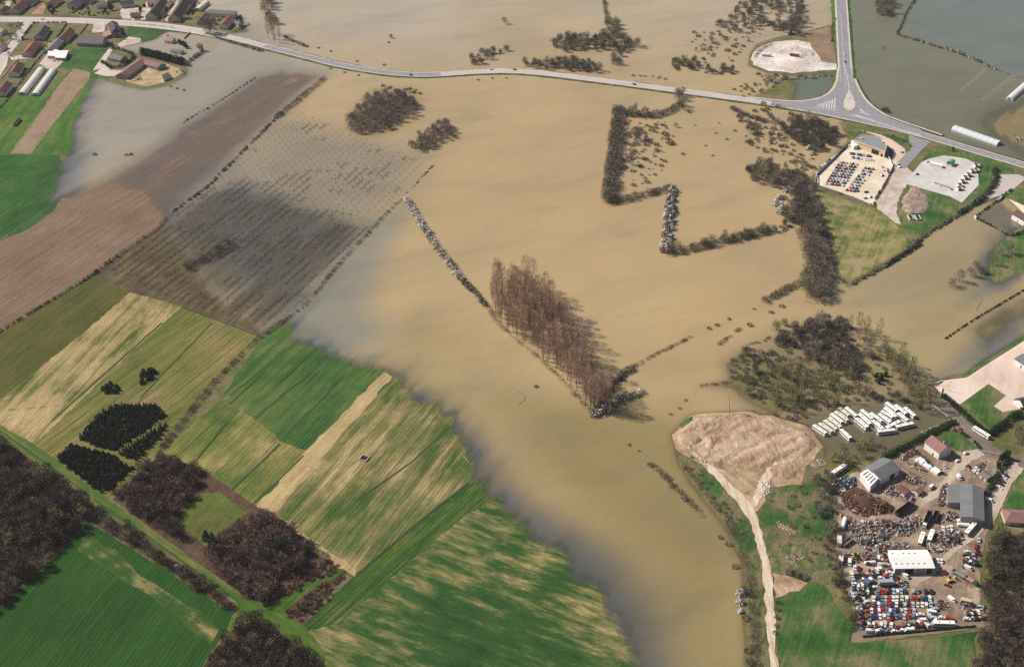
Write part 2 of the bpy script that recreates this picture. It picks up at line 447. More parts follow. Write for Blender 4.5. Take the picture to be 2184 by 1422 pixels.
sheet('field', [(195, 588), (330, 490), (440, 400), (560, 330), (860, 420), (720, 570), (566, 716), (388, 655), (278, 624)], m_weeds)
m_bright = fieldmat('young_wheat', [(0.3, (0.020, 0.060, 0.014)), (0.48, (0.048, 0.108, 0.023)), (0.58, (0.095, 0.138, 0.035)), (0.72, (0.17, 0.175, 0.06))], across=0.22, along=0.012, patch=0.02, wr=0.4, line=(17, 1.6, (0.014, 0.035, 0.008), 0.9))
sheet('field', [(558, 722), (590, 690), (640, 690), (760, 760), (830, 770), (812, 800), (655, 962), (605, 946), (560, 906), (470, 851)], m_bright)
m_mixed = fieldmat('patchy_meadow', [(0.3, (0.03, 0.075, 0.012)), (0.43, (0.085, 0.12, 0.025)), (0.55, (0.18, 0.17, 0.05)), (0.66, (0.32, 0.25, 0.11)), (0.8, (0.4, 0.31, 0.15))], across=0.16, along=0.02, patch=0.028, wr=0.4, line=(8, 1.1, (0.035, 0.05, 0.012), 0.55))
sheet('field', [(470, 851), (560, 906), (605, 946), (655, 962), (550, 1082), (440, 1005), (348, 966)], m_mixed)
m_mix2 = fieldmat('striped_stubble', [(0.30, (0.022, 0.062, 0.013)), (0.44, (0.065, 0.105, 0.024)), (0.53, (0.19, 0.165, 0.065)), (0.62, (0.37, 0.285, 0.14)), (0.78, (0.48, 0.38, 0.21))], across=0.16, along=0.011, patch=0.016, wr=0.45, line=(6, 1.2, (0.05, 0.06, 0.015), 0.55))
sheet('field', [(820, 790), (860, 815), (1000, 900), (1030, 1005), (1000, 1032), (757, 1230), (660, 1165), (550, 1082), (655, 962)], m_mix2)
m_strip2 = fieldmat('dry_headland', fine=0, stops=[(0.3, (0.20, 0.16, 0.065)), (0.5, (0.36, 0.27, 0.13)), (0.7, (0.48, 0.37, 0.19))], across=0.4, along=0.02)
sheet('field', [(822, 794), (836, 803), (700, 965), (585, 1098), (548, 1078), (655, 960)], m_strip2, lay=2, jag=1.6, seed=5)
sheet('path', [(548, 1081), (558, 1076), (600, 1106), (760, 1216), (757, 1231), (700, 1200), (640, 1160), (575, 1110)], m_strip2, lay=3, jag=0.7, seed=6)
m_gstrip = fieldmat('grass_strip', [(0.3, (0.014, 0.05, 0.008)), (0.48, (0.04, 0.095, 0.014)), (0.6, (0.10, 0.125, 0.028)), (0.76, (0.30, 0.26, 0.09))], across=0.22, along=0.02, patch=0.05, wr=0.6, row=((650, 1340), (1000, 1030)), line=(6.5, 1.1, (0.012, 0.035, 0.006), 0.8))
sheet('field', [(1002, 1032), (1040, 1010), (1060, 1062), (990, 1100), (720, 1330), (650, 1350), (636, 1342), (757, 1231)], m_gstrip)
m_mead = fieldmat('flood_meadow', fine=0, stops=[(0.33, (0.012, 0.042, 0.011)), (0.49, (0.030, 0.078, 0.017)), (0.56, (0.14, 0.14, 0.05)), (0.64, (0.34, 0.26, 0.12)), (0.80, (0.45, 0.35, 0.18))], row=((760, 1310), (1050, 1422)), across=0.16, along=0.03, patch=0.012, wr=0.42, grain=0.3, bumpd=0.1, mott=0.68)
sheet('field', [(1060, 1062), (1110, 1090), (1180, 1150), (1240, 1180), (1330, 1290), (1400, 1422), (1440, 1520), (740, 1520), (700, 1424), (640, 1348), (720, 1330), (990, 1100)], m_mead)
m_wheat = fieldmat('winter_wheat', [(0.3, (0.010, 0.040, 0.007)), (0.5, (0.018, 0.064, 0.010)), (0.72, (0.034, 0.092, 0.014))], row=((60, 1400), (240, 1180)), across=0.5, along=0.006, patch=0.014, wr=0.45, grain=0.3, line=(11.5, 0.5, (0.05, 0.10, 0.02), 0.55), bumpd=0.15)
sheet('field', [(190, 1114), (345, 1210), (505, 1312), (470, 1362), (430, 1425), (400, 1520), (-120, 1520), (-120, 1400), (0, 1306)], m_wheat)
m_head = fieldmat('bleached_headland', fine=0, stops=[(0.35, (0.018, 0.062, 0.010)), (0.52, (0.05, 0.09, 0.02)), (0.6, (0.17, 0.16, 0.06)), (0.72, (0.30, 0.24, 0.11))], row=((180, 1140), (460, 1345)), across=0.2, along=0.03, patch=0.09, wr=0.45)
sheet('field', [(176, 1130), (205, 1150), (330, 1245), (470, 1342), (450, 1375), (405, 1345), (280, 1250), (165, 1175)], m_head, lay=2, jag=2.0, seed=9)
m_track = fieldmat('grassy_track', fine=0, stops=[(0.3, (0.03, 0.085, 0.012)), (0.48, (0.065, 0.115, 0.02)), (0.6, (0.14, 0.14, 0.04)), (0.75, (0.30, 0.23, 0.11))], row=((0, 925), (500, 1290)), across=0.35, along=0.02, patch=0.05)
sheet('path', [(-120, 838), (0, 907), (75, 950), (130, 990), (230, 1062), (330, 1140), (450, 1222), (520, 1278), (600, 1300), (650, 1338), (715, 1425), (680, 1425), (600, 1352), (520, 1330), (470, 1360), (503, 1305), (508, 1290), (400, 1212), (280, 1128), (205, 1085), (100, 1000), (0, 930), (-120, 862)], m_track, lay=2, jag=1.0)
m_clear = fieldmat('thicket_clearing', fine=0, stops=[(0.3, (0.055, 0.04, 0.02)), (0.45, (0.09, 0.10, 0.025)), (0.6, (0.10, 0.135, 0.03)), (0.75, (0.22, 0.19, 0.08))], wr=0.3, patch=0.05, grain=0.5)
m_litter = fieldmat('leaf_litter', fine=0, stops=[(0.3, (0.045, 0.028, 0.018)), (0.5, (0.085, 0.052, 0.032)), (0.7, (0.13, 0.085, 0.05))], wr=0.2, patch=0.08, grain=0.6)
sheet('thicket_floor', [(345, 968), (440, 1008), (560, 1090), (640, 1150), (745, 1218), (640, 1338), (560, 1298), (420, 1200), (240, 1066)], m_litter, lay=1)
sheet('clearing', [(392, 1065), (470, 1050), (540, 1090), (470, 1140), (440, 1168), (385, 1120)], m_clear, lay=2, jag=2.5)
sheet('path', [(560, 1302), (575, 1296), (660, 1244), (735, 1214), (744, 1219), (670, 1256), (600, 1310)], m_gstrip, lay=2)
sheet('wood_floor', [(-120, 870), (0, 935), (100, 1003), (205, 1088), (280, 1130), (400, 1215), (506, 1292), (500, 1310), (345, 1208), (190, 1112), (0, 1304), (-120, 1398)], m_litter, lay=1)
sheet('wood_floor', [(500, 1335), (560, 1318), (700, 1425), (740, 1520), (410, 1520), (432, 1424)], m_litter, lay=1)

m_ditch = mat('ditch_grass', (0.030, 0.050, 0.016), 0.95, 0.3, 0.6)
def ditch(px, wd, m=None):
    a = [Vector(P2(p)) for p in px]; L_, R_ = [], []
    for i, p in enumerate(a):
        t = (a[min(i + 1, len(a) - 1)] - a[max(i - 1, 0)]).normalized(); n = Vector((-t.y, t.x)) * wd / 2
        L_.append(p + n); R_.append(p - n)
    mb = MB(); nseg = 10
    for i in range(len(a) - 1):
        for j in range(nseg):
            q = [L_[i].lerp(L_[i + 1], j / nseg), L_[i].lerp(L_[i + 1], (j + 1) / nseg), R_[i].lerp(R_[i + 1], (j + 1) / nseg), R_[i].lerp(R_[i + 1], j / nseg)]
            mb.poly([(v.x, v.y, HZ(v.x, v.y) + 0.17) for v in q])
    me = mb.mesh('ditch', m or m_ditch)
    if me.polygons[0].normal.z < 0: me.flip_normals()
    mobj('ditch', me)['kind'] = 'structure'
for dp, wd in (([(488, 900), (450, 945), (414, 988)], 1.2), ([(597, 948), (560, 985), (494, 1046)], 1.6), ([(648, 972), (600, 1020), (540, 1076)], 1.2), ([(672, 790), (610, 838), (545, 895)], 1.3), ([(735, 800), (690, 850), (610, 930)], 1.3), ([(612, 742), (560, 790), (490, 845)], 1.3), ([(960, 910), (880, 985), (760, 1070)], 1.2), ([(1000, 1030), (880, 1126), (760, 1228), (650, 1335)], 2.0), ([(1010, 1062), (900, 1160), (705, 1330)], 1.0), ([(388, 656), (460, 682), (552, 716)], 1.4), ([(0, 920), (100, 990), (215, 1076), (330, 1155), (500, 1278)], 1.0), ([(345, 690), (250, 775), (110, 900)], 1.4), ([(452, 690), (380, 765), (300, 850)], 1.1)): ditch(dp, wd)
# ------------------------------------------------------------------ land on the east bank
m_sand = fieldmat('bulldozed_sand', fine=0, stops=[(0.30, (0.15, 0.092, 0.058)), (0.42, (0.34, 0.22, 0.14)), (0.52, (0.47, 0.33, 0.22)), (0.66, (0.62, 0.49, 0.37))], row=((1560, 900), (1600, 1000)), across=0.3, along=0.1, patch=0.05, wr=0.5, grain=0.4, bumpd=0.9)
m_trk = fieldmat('sandy_track', fine=0, stops=[(0.3, (0.36, 0.26, 0.175)), (0.45, (0.54, 0.43, 0.315)), (0.65, (0.66, 0.57, 0.46))], row=((1590, 1090), (1640, 1300)), across=0.5, along=0.03, patch=0.08, wr=0.55, line=(4.2, 0.6, (0.30, 0.20, 0.12), 0.7))
m_spill = fieldmat('spread_sand', fine=0, stops=[(0.3, (0.14, 0.105, 0.055)), (0.45, (0.30, 0.21, 0.125)), (0.58, (0.46, 0.33, 0.21)), (0.72, (0.60, 0.47, 0.33))], wr=0.35, patch=0.07, row=((1480, 950), (1600, 1080)), across=0.25, along=0.04, grain=0.5)
sheet('sand_spill', [(1470, 945), (1500, 950), (1600, 985), (1700, 1000), (1705, 1030), (1640, 1040), (1632, 1070), (1615, 1092), (1590, 1086), (1540, 1025)], m_spill, lay=3, jag=1.6)
sheet('sand_spill', [(1432, 926), (1472, 886), (1510, 876), (1600, 878), (1690, 900), (1735, 918), (1758, 952), (1735, 985), (1716, 1010), (1708, 1036), (1640, 1036), (1560, 1020), (1490, 990), (1440, 955)], m_spill, lay=2, jag=1.7)
m_scrub = fieldmat('scrub_meadow', fine=0, stops=[(0.34, (0.022, 0.062, 0.014)), (0.43, (0.05, 0.098, 0.024)), (0.49, (0.12, 0.115, 0.05)), (0.55, (0.19, 0.145, 0.085)), (0.60, (0.055, 0.10, 0.022)), (0.68, (0.25, 0.18, 0.11))], wr=0.2, patch=0.035, grain=0.6)
sheet('meadow', [(1440, 945), (1500, 960), (1700, 1000), (1780, 1020), (1800, 1200), (1800, 1240), (1700, 1260), (1650, 1300), (1655, 1520), (1602, 1520), (1598, 1422), (1596, 1300), (1590, 1205), (1560, 1135), (1505, 1065), (1456, 992)], m_scrub)
m_egreen = fieldmat('bank_meadow', fine=0, stops=[(0.34, (0.020, 0.060, 0.014)), (0.45, (0.042, 0.105, 0.022)), (0.53, (0.10, 0.125, 0.042)), (0.62, (0.20, 0.165, 0.085))], wr=0.25, patch=0.035, grain=0.4)
sheet('meadow', [(1668, 1275), (1720, 1242), (1758, 1250), (1790, 1300), (1835, 1365), (1900, 1368), (2085, 1348), (2075, 1425), (2070, 1520), (1655, 1520), (1655, 1300)], m_egreen, lay=2, jag=1.5)
sheet('grass_bank', [(1490, 1000), (1505, 1008), (1560, 1085), (1548, 1092), (1500, 1040)], m_egreen, lay=2, jag=0.8)
sheet('grass_bank', [(1620, 1200), (1628, 1200), (1640, 1300), (1643, 1425), (1643, 1520), (1632, 1520), (1633, 1300)], m_egreen, lay=2, jag=0.6)
m_rail = mat('ballast_bank', (0.20, 0.14, 0.10), 0.95, 0.25, 0.6)
sheet('ditch_bank', [(1818, 1352), (1840, 1345), (2085, 1325), (2105, 1322), (2105, 1336), (2085, 1342), (1840, 1372), (1815, 1372)], m_rail, lay=3, jag=0.8)
m_yard = fieldmat('oily_yard', fine=0, stops=[(0.28, (0.11, 0.078, 0.055)), (0.43, (0.20, 0.142, 0.10)), (0.55, (0.30, 0.22, 0.155)), (0.68, (0.46, 0.36, 0.27))], wr=0.25, patch=0.07, grain=0.45)
sheet('yard', [(1775, 1060), (1790, 1030), (1835, 1000), (1870, 985), (1925, 950), (1960, 950), (1990, 975), (2080, 955), (2150, 975), (2155, 1000), (2125, 1100), (2100, 1150), (2088, 1200), (2096, 1325), (1832, 1346), (1800, 1230), (1786, 1190), (1778, 1120)], m_yard, lay=2, jag=1.0)
m_lane = fieldmat('pale_lane', fine=0, stops=[(0.3, (0.29, 0.23, 0.175)), (0.5, (0.44, 0.36, 0.285)), (0.7, (0.56, 0.48, 0.40))], wr=0.3, patch=0.06, row=((1985, 1190), (2100, 980)))
sheet('road', [(1958, 1060), (1995, 1048), (2030, 1000), (2058, 962), (2085, 955), (2100, 972), (2070, 985), (2030, 1030), (2005, 1058), (1975, 1075)], m_lane, lay=3, jag=0.6)
sheet('road', [(2184, 1000), (2160, 1030), (2125, 1105), (2085, 1145), (2035, 1180), (1990, 1230), (1960, 1245), (1935, 1228), (1985, 1215), (2030, 1170), (2080, 1130), (2112, 1085), (2135, 1030), (2160, 990), (2184, 975)], m_lane, lay=3, jag=0.5)
m_pink = fieldmat('pink_gravel', fine=0, stops=[(0.3, (0.42, 0.31, 0.245)), (0.5, (0.58, 0.46, 0.38)), (0.7, (0.68, 0.57, 0.49))], wr=0.25, patch=0.025, grain=0.15, bumpd=0.05)
sheet('yard', [(1990, 818), (2010, 812), (2062, 806), (2112, 773), (2190, 724), (2320, 660), (2320, 860), (2190, 872), (2137, 880), (2118, 868), (2145, 845), (2108, 820), (2047, 864), (2010, 845)], m_pink, lay=2)
sheet('lawn', [(2047, 864), (2108, 821), (2144, 845), (2119, 868), (2138, 880), (2172, 876), (2118, 922), (2100, 905)], m_egreen, lay=3)
sheet('grass_bank', [(2010, 812), (2062, 804), (2112, 771), (2190, 722), (2320, 655), (2320, 640), (2190, 706), (2110, 758), (2060, 794)], m_egreen, lay=1)
m_dirt = fieldmat('dirt_road', fine=0, stops=[(0.3, (0.10, 0.085, 0.075)), (0.5, (0.17, 0.14, 0.12)), (0.7, (0.27, 0.22, 0.18))], wr=0.4, patch=0.05, row=((2010, 870), (2110, 960)))
sheet('road', [(2000, 850), (2014, 850), (2060, 900), (2110, 950), (2150, 970), (2250, 1000), (2250, 1022), (2140, 985), (2090, 965), (2050, 925), (2005, 885)], m_dirt, lay=4)
sheet('lawn', [(2000, 925), (2030, 912), (2070, 935), (2092, 958), (2050, 965), (2010, 945)], m_egreen, lay=3)
sheet('lawn', [(2184, 985), (2200, 985), (2330, 1100), (2240, 1160), (2130, 1120), (2140, 1085), (2165, 1030)], m_egreen, lay=1)
sheet('parking_strip', [(2110, 1060), (2150, 995), (2172, 985), (2160, 1025), (2135, 1080), (2105, 1125), (2095, 1120)], m_lane, lay=4, jag=0.5)

# ------------------------------------------------------------------ land by the crossroads
m_cream = fieldmat('cream_hardcore', fine=0, stops=[(0.3, (0.48, 0.385, 0.285)), (0.5, (0.62, 0.525, 0.41)), (0.7, (0.72, 0.635, 0.52))], wr=0.2, patch=0.06, grain=0.2, bumpd=0.05)
sheet('yard', [(1815, 300), (1745, 372), (1740, 395), (1862, 441), (1905, 357), (1890, 326), (1845, 306)], m_cream, lay=2)
m_ggrass = fieldmat('rough_grass', fine=0, stops=[(0.3, (0.055, 0.09, 0.022)), (0.43, (0.11, 0.135, 0.036)), (0.53, (0.23, 0.20, 0.085)), (0.62, (0.31, 0.245, 0.13)), (0.75, (0.20, 0.15, 0.09))], wr=0.3, patch=0.05, grain=0.45)
sheet('meadow', [(1738, 408), (1862, 445), (1905, 475), (1928, 500), (1935, 528), (1812, 606), (1792, 582), (1772, 510), (1752, 450)], m_ggrass)
m_gravel = fieldmat('gravel_lane', fine=0, stops=[(0.3, (0.34, 0.27, 0.22)), (0.5, (0.48, 0.40, 0.345)), (0.7, (0.60, 0.53, 0.47))], wr=0.3, patch=0.08, grain=0.3)
sheet('road', [(1902, 362), (1925, 352), (1950, 372), (1935, 392), (1916, 425), (1912, 455), (1922, 482), (1905, 474), (1870, 446), (1868, 432), (1888, 400)], m_gravel, lay=2, jag=0.6)
sheet('lawn', [(1916, 425), (1933, 394), (1962, 346), (1990, 318), (2030, 315), (2085, 332), (2150, 352), (2170, 372), (2130, 400), (2115, 408), (2062, 448), (1990, 496), (1938, 530), (1926, 490), (1914, 455)], m_egreen, lay=1)
m_conc = mat('concrete_pad', (0.50, 0.475, 0.45), 0.85, 0.16, 0.12)
sheet('concrete_pad', [(1983, 340), (2013, 333), (2060, 340), (2085, 352), (2087, 396), (2051, 434), (2026, 421), (1960, 402), (1932, 394), (1930, 386), (1950, 366), (1966, 347)], m_conc, lay=2)
m_mound = fieldmat('stony_soil', fine=0, stops=[(0.3, (0.21, 0.145, 0.115)), (0.5, (0.33, 0.245, 0.20)), (0.7, (0.45, 0.355, 0.30))], wr=0.2, patch=0.2, grain=0.6, bumpd=0.7)
m_white = fieldmat('crushed_limestone', fine=0, stops=[(0.32, (0.30, 0.235, 0.195)), (0.44, (0.48, 0.405, 0.36)), (0.54, (0.58, 0.52, 0.48)), (0.64, (0.72, 0.69, 0.66))], wr=0.15, patch=0.03, grain=0.3)
sheet('quarry_floor', [(1606, 140), (1604, 120), (1618, 103), (1650, 91), (1700, 87), (1728, 93), (1742, 115), (1752, 132), (1792, 138), (1790, 150), (1750, 152), (1690, 158), (1640, 153)], m_white, lay=2, jag=2.2)
m_mud = fieldmat('drying_mud', fine=0, stops=[(0.3, (0.16, 0.105, 0.065)), (0.5, (0.225, 0.155, 0.10)), (0.7, (0.29, 0.21, 0.14))], wr=0.2, patch=0.04, grain=0.3)
sheet('mud_flat', [(1722, 90), (1720, 72), (1770, 58), (1790, 100), (1792, 137), (1754, 131), (1744, 115)], m_mud, lay=1)
sheet('field', [(2085, 262), (2122, 232), (2184, 212), (2330, 190), (2330, 390), (2184, 338), (2130, 304)], fieldmat('washed_out_field', fine=0, stops=[(0.3, (0.13, 0.10, 0.05)), (0.5, (0.19, 0.15, 0.075)), (0.7, (0.25, 0.21, 0.11))], row=((2090, 250), (2184, 290)), wr=0.4))
sheet('lawn', [(2184, 470), (2155, 502), (2110, 520), (2085, 560), (2090, 610), (2130, 608), (2184, 580), (2330, 520), (2330, 430)], m_egreen, lay=1)
sheet('lawn', [(2095, 445), (2140, 412), (2165, 400), (2260, 425), (2230, 480), (2158, 502)], m_egreen, lay=1)
sheet('driveway', [(2125, 432), (2150, 424), (2195, 445), (2195, 470), (2160, 462)], m_cream, lay=2)

# ================================================================== WATER
WB = np.zeros(GX.shape + (3,)); WB[:] = (0.410, 0.303, 0.160)
def wblend(poly, c, soft, amt=1.0):  # silt colours, plus slate zones that paint sky reflection on clear shallows
    pp = [P2(p) for p in poly]; d = sdist(GX, GY, pp)
    a = (sstep(-soft, soft, d) * amt)[..., None]
    WB[:] = WB * (1 - a) + np.array(c) * a
wblend([(-200, -200), (1200, -200), (1000, 120), (500, 100), (0, 60)], (0.42, 0.365, 0.275), 120, 0.85)  # far water paled: haze and grazing sky reflection put into its colour
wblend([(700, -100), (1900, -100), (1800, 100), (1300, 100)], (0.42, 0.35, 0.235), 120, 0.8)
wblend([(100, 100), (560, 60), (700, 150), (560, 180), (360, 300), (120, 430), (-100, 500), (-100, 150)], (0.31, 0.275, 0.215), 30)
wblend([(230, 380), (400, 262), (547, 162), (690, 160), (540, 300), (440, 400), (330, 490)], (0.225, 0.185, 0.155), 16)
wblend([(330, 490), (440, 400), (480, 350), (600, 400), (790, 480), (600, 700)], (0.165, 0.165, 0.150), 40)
wblend([(480, 350), (600, 250), (900, 330), (860, 420), (790, 480), (620, 420)], (0.245, 0.215, 0.158), 35, 0.85)
wblend([(800, 770), (880, 800), (960, 860), (990, 940), (900, 880), (820, 830)], (0.15, 0.15, 0.135), 12, 0.7)
wblend([(860, 440), (830, 520), (790, 640), (830, 720), (700, 790), (560, 720), (700, 580)], (0.235, 0.225, 0.175), 22)
wblend([(900, 660), (960, 800), (1050, 980), (1130, 1080), (1000, 1100), (900, 900), (800, 800), (840, 720)], (0.275, 0.225, 0.12), 28, 0.8)
wblend([(900, 700), (1010, 690), (1150, 850), (1300, 900), (1450, 960), (1560, 1150), (1600, 1500), (1300, 1500), (1150, 1100), (980, 900)], (0.285, 0.222, 0.108), 45, 0.7)
wblend([(1080, 1080), (1200, 1120), (1300, 1180), (1400, 1240), (1470, 1330), (1480, 1500), (1300, 1500), (1180, 1200)], (0.15, 0.128, 0.088), 24, 0.85)
wblend([(960, 940), (1030, 960), (1130, 1060), (1300, 1170), (1440, 1400), (1450, 1520), (1250, 1400), (1100, 1150), (980, 1030)], (0.115, 0.115, 0.105), 20, 0.8)
wblend([(1080, 850), (1450, 880), (1600, 1150), (1620, 1500), (1480, 1500), (1400, 1200), (1150, 1000)], (0.245, 0.195, 0.085), 30, 0.9)
wblend([(1760, 600), (1980, 480), (2120, 400), (2200, 480), (2120, 640), (1990, 800), (1880, 720)], (0.285, 0.235, 0.125), 40, 0.9)
wblend([(1770, -150), (1790, 190), (1880, 270), (2300, 400), (2600, 300), (2600, -150)], (0.165, 0.165, 0.105), 12)
wblend([(2010, -150), (1930, 60), (2100, 140), (2300, 200), (2600, 100), (2600, -150)], (0.15, 0.175, 0.150), 14, 0.9)
wblend([(1640, 170), (1790, 155), (1770, 205), (1690, 220)], (0.125, 0.150, 0.110), 5)
wblend([(1700, 880), (1990, 830), (2040, 890), (1880, 985), (1740, 975)], (0.135, 0.115, 0.068), 9)
wblend([(1560, 760), (1700, 690), (1900, 740), (1990, 830), (1700, 900), (1590, 870)], (0.20, 0.165, 0.09), 20, 0.8)
wblend([(2080, 465), (2130, 430), (2165, 455), (2160, 500)], (0.15, 0.125, 0.085), 3)
wblend([(2120, 500), (2090, 600), (2050, 650), (2150, 620)], (0.13, 0.135, 0.125), 14, 0.8)
wblend([(2140, 655), (2060, 740), (2000, 800), (2110, 775), (2200, 715)], (0.13, 0.14, 0.125), 14, 0.8)
wblend([(120, 350), (200, 320), (150, 420), (80, 470)], (0.13, 0.14, 0.15), 16, 0.7)
CLR = np.zeros(GX.shape)
def wclear(poly, soft, amt=1.0):
    d = sdist(GX, GY, [P2(p) for p in poly]); CLR[:] = np.maximum(CLR, amt * sstep(-soft, soft, d))
wclear([(100, 180), (220, 165), (330, 250), (160, 420), (40, 520), (20, 420)], 20, 0.9)
wclear([(200, 420), (400, 410), (520, 390), (640, 430), (800, 480), (620, 700), (300, 520)], 45, 0.5)
wclear([(560, 700), (700, 560), (800, 620), (840, 760), (700, 800)], 20, 1.0)
wclear([(800, 780), (860, 780), (1020, 900), (1060, 1030), (960, 1030), (850, 880)], 14, 0.85)
wclear([(980, 1020), (1080, 1060), (1240, 1160), (1420, 1450), (1300, 1520), (1150, 1200), (1000, 1090)], 16, 1.0)
wclear([(2140, 470), (2080, 560), (2060, 640), (2120, 660), (2190, 600), (2190, 480)], 20, 1.0)
wclear([(2190, 640), (2060, 750), (2010, 806), (2120, 790), (2190, 730)], 12, 1.0)
wclear([(270, 60), (400, 60), (380, 110), (270, 110)], 10, 0.8)
nz = fbm(GX / 90, GY / 90, 21)[..., None]
WB *= (0.82 + 0.2 * nz)
DEP = -HF
keep = (DEP[:-1, :-1] > -0.12) | (DEP[1:, :-1] > -0.12) | (DEP[:-1, 1:] > -0.12) | (DEP[1:, 1:] > -0.12)
Fw = F[keep.ravel()]
used = np.unique(Fw); remap = np.full(nx * ny, -1); remap[used] = np.arange(len(used))
Vw = V[used].copy(); Vw[:, 2] = 0.0
k = NT('flood_water')
pos = k.pos()
at = k.n('Attribute', attribute_name='depth'); ac = k.n('Attribute', attribute_name='silt_and_sky')
a = ROWS
nf = k.noise(k.mapp(pos, -a, (0.05, 0.30, 1)), 1.0, 5, 0.65)
ng = k.noise(pos, 1.6, 4, 0.7)
dep = k.math('ADD', at.outputs['Fac'], k.math('ADD', k.math('MULTIPLY', k.math('SUBTRACT', nf, 0.5), 0.26), k.math('MULTIPLY', k.math('SUBTRACT', ng, 0.5), 0.22)))
alpha = k.mr(dep, -0.03, 0.36)
acl = k.n('Attribute', attribute_name='clear')
shal = k.mix(k.math('MULTIPLY', acl.outputs['Fac'], k.mr(k.noise(k.mapp(pos, -a, (0.02, 0.05, 1)), 1.0, 5, 0.6), 0.36, 0.62)), k.mix(1.0, ac.outputs['Color'], (0.78, 0.77, 0.74), 'MULTIPLY'), (0.075, 0.088, 0.100))  # clear shallows: sky reflection over the dark bed painted as slate
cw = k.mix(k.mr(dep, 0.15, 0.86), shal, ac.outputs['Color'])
sm = k.noise(k.mapp(pos, -0.3, (0.012, 0.03, 1)), 1.0, 5, 0.6)
cw = k.mix(1.0, cw, k.ramp(sm, [(0.3, (0.88, 0.88, 0.90)), (0.5, (1, 1, 1)), (0.7, (1.0, 0.985, 0.95))]), 'MULTIPLY')
cw = k.mix(1.0, cw, k.ramp(k.noise(pos, 0.55, 6, 0.95), [(0.34, (0.86, 0.86, 0.88)), (0.5, (0.98, 0.98, 0.98)), (0.66, (1.05, 1.04, 1.02))]), 'MULTIPLY')
cw = k.mix(1.0, cw, k.ramp(k.noise(k.mapp(pos, 0.9, (0.02, 0.006, 1)), 1.0, 6, 0.6), [(0.32, (0.90, 0.91, 0.95)), (0.5, (1, 1, 1)), (0.68, (1.05, 1.02, 0.97))]), 'MULTIPLY')
k.base(cw)
k.b.inputs['Roughness'].default_value = 0.08
k.b.inputs['Specular IOR Level'].default_value = 0.5
k.b.inputs['IOR'].default_value = 1.33
k.bump(k.noise(k.mapp(pos, 0.5, (0.5, 1.0, 1)), 0.55, 4, 0.7), 0.35, 0.12)
tr = k.n('BsdfTransparent'); mx = k.n('MixShader')
k.l(alpha, mx.inputs[0]); k.l(tr.outputs[0], mx.inputs[1]); k.l(k.b.outputs[0], mx.inputs[2]); k.l(mx.outputs[0], k.out.inputs['Surface'])
M_WATER = k.m
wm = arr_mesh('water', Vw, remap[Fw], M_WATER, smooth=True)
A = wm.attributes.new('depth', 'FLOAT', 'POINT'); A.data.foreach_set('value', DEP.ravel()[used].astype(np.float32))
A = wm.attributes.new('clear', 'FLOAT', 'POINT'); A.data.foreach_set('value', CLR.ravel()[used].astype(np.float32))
A = wm.attributes.new('silt_and_sky', 'FLOAT_COLOR', 'POINT')
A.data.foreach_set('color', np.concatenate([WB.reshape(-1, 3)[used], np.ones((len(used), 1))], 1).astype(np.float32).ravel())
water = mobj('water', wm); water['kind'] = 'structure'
# the flood goes on beyond the surveyed land
fw = MB()
fw.poly([(-16000, Y1, 0), (16000, Y1, 0), (16000, 20000, 0), (-16000, 20000, 0)])
fw.build('water', mat('far_flood_water', (0.40, 0.31, 0.17), 0.25, 0.05, 0.02, spec=0.5))['kind'] = 'structure'

# ================================================================== ROADS
def catmull(pts, step=6.0):
    out = []
    n = len(pts)
    for i in range(n - 1):
        p0 = pts[max(i - 1, 0)]; p1 = pts[i]; p2 = pts[i + 1]; p3 = pts[min(i + 2, n - 1)]
        k = max(1, int((p2 - p1).length / step))
        for j in range(k):
            t = j / k
            out.append(0.5 * ((2 * p1) + (p2 - p0) * t + (2 * p0 - 5 * p1 + 4 * p2 - p3) * t * t + (3 * p1 - p0 - 3 * p2 + p3) * t ** 3))
    out.append(pts[-1])
    return out
def line_px(px, step=6.0, z=0.0):
    return catmull([Vector(P2(p, z)) for p in px], step)
def offs(pts, i, d):
    a = pts[max(i - 1, 0)]; b = pts[min(i + 1, len(pts) - 1)]
    t = (b - a); t.normalize(); return pts[i] + Vector((-t.y, t.x)) * d
def strip(pts, d0, d1, z0, z1, name, m, parent=None, i0=0, i1=None, jag=0.0, seed=0):
    rnd = random.Random(seed); mb = MB(); i1 = len(pts) - 1 if i1 is None else i1
    prev = None
    for i in range(i0, i1 + 1):
        a = offs(pts, i, d0 + rnd.uniform(-jag, jag) * 0.3); b = offs(pts, i, d1 + rnd.uniform(-jag, jag))
        cur = ((a.x, a.y, z0 if not callable(z0) else z0(a)), (b.x, b.y, z1))
        if prev: mb.poly([prev[0], cur[0], cur[1], prev[1]] if d1 > d0 else [prev[1], cur[1], cur[0], prev[0]])
        prev = cur
    me = mb.mesh(name, m)
    if me.polygons[0].normal.z < 0: me.flip_normals()
    o = mobj(name, me, parent)
    if parent is None: o['kind'] = 'structure'
    return o
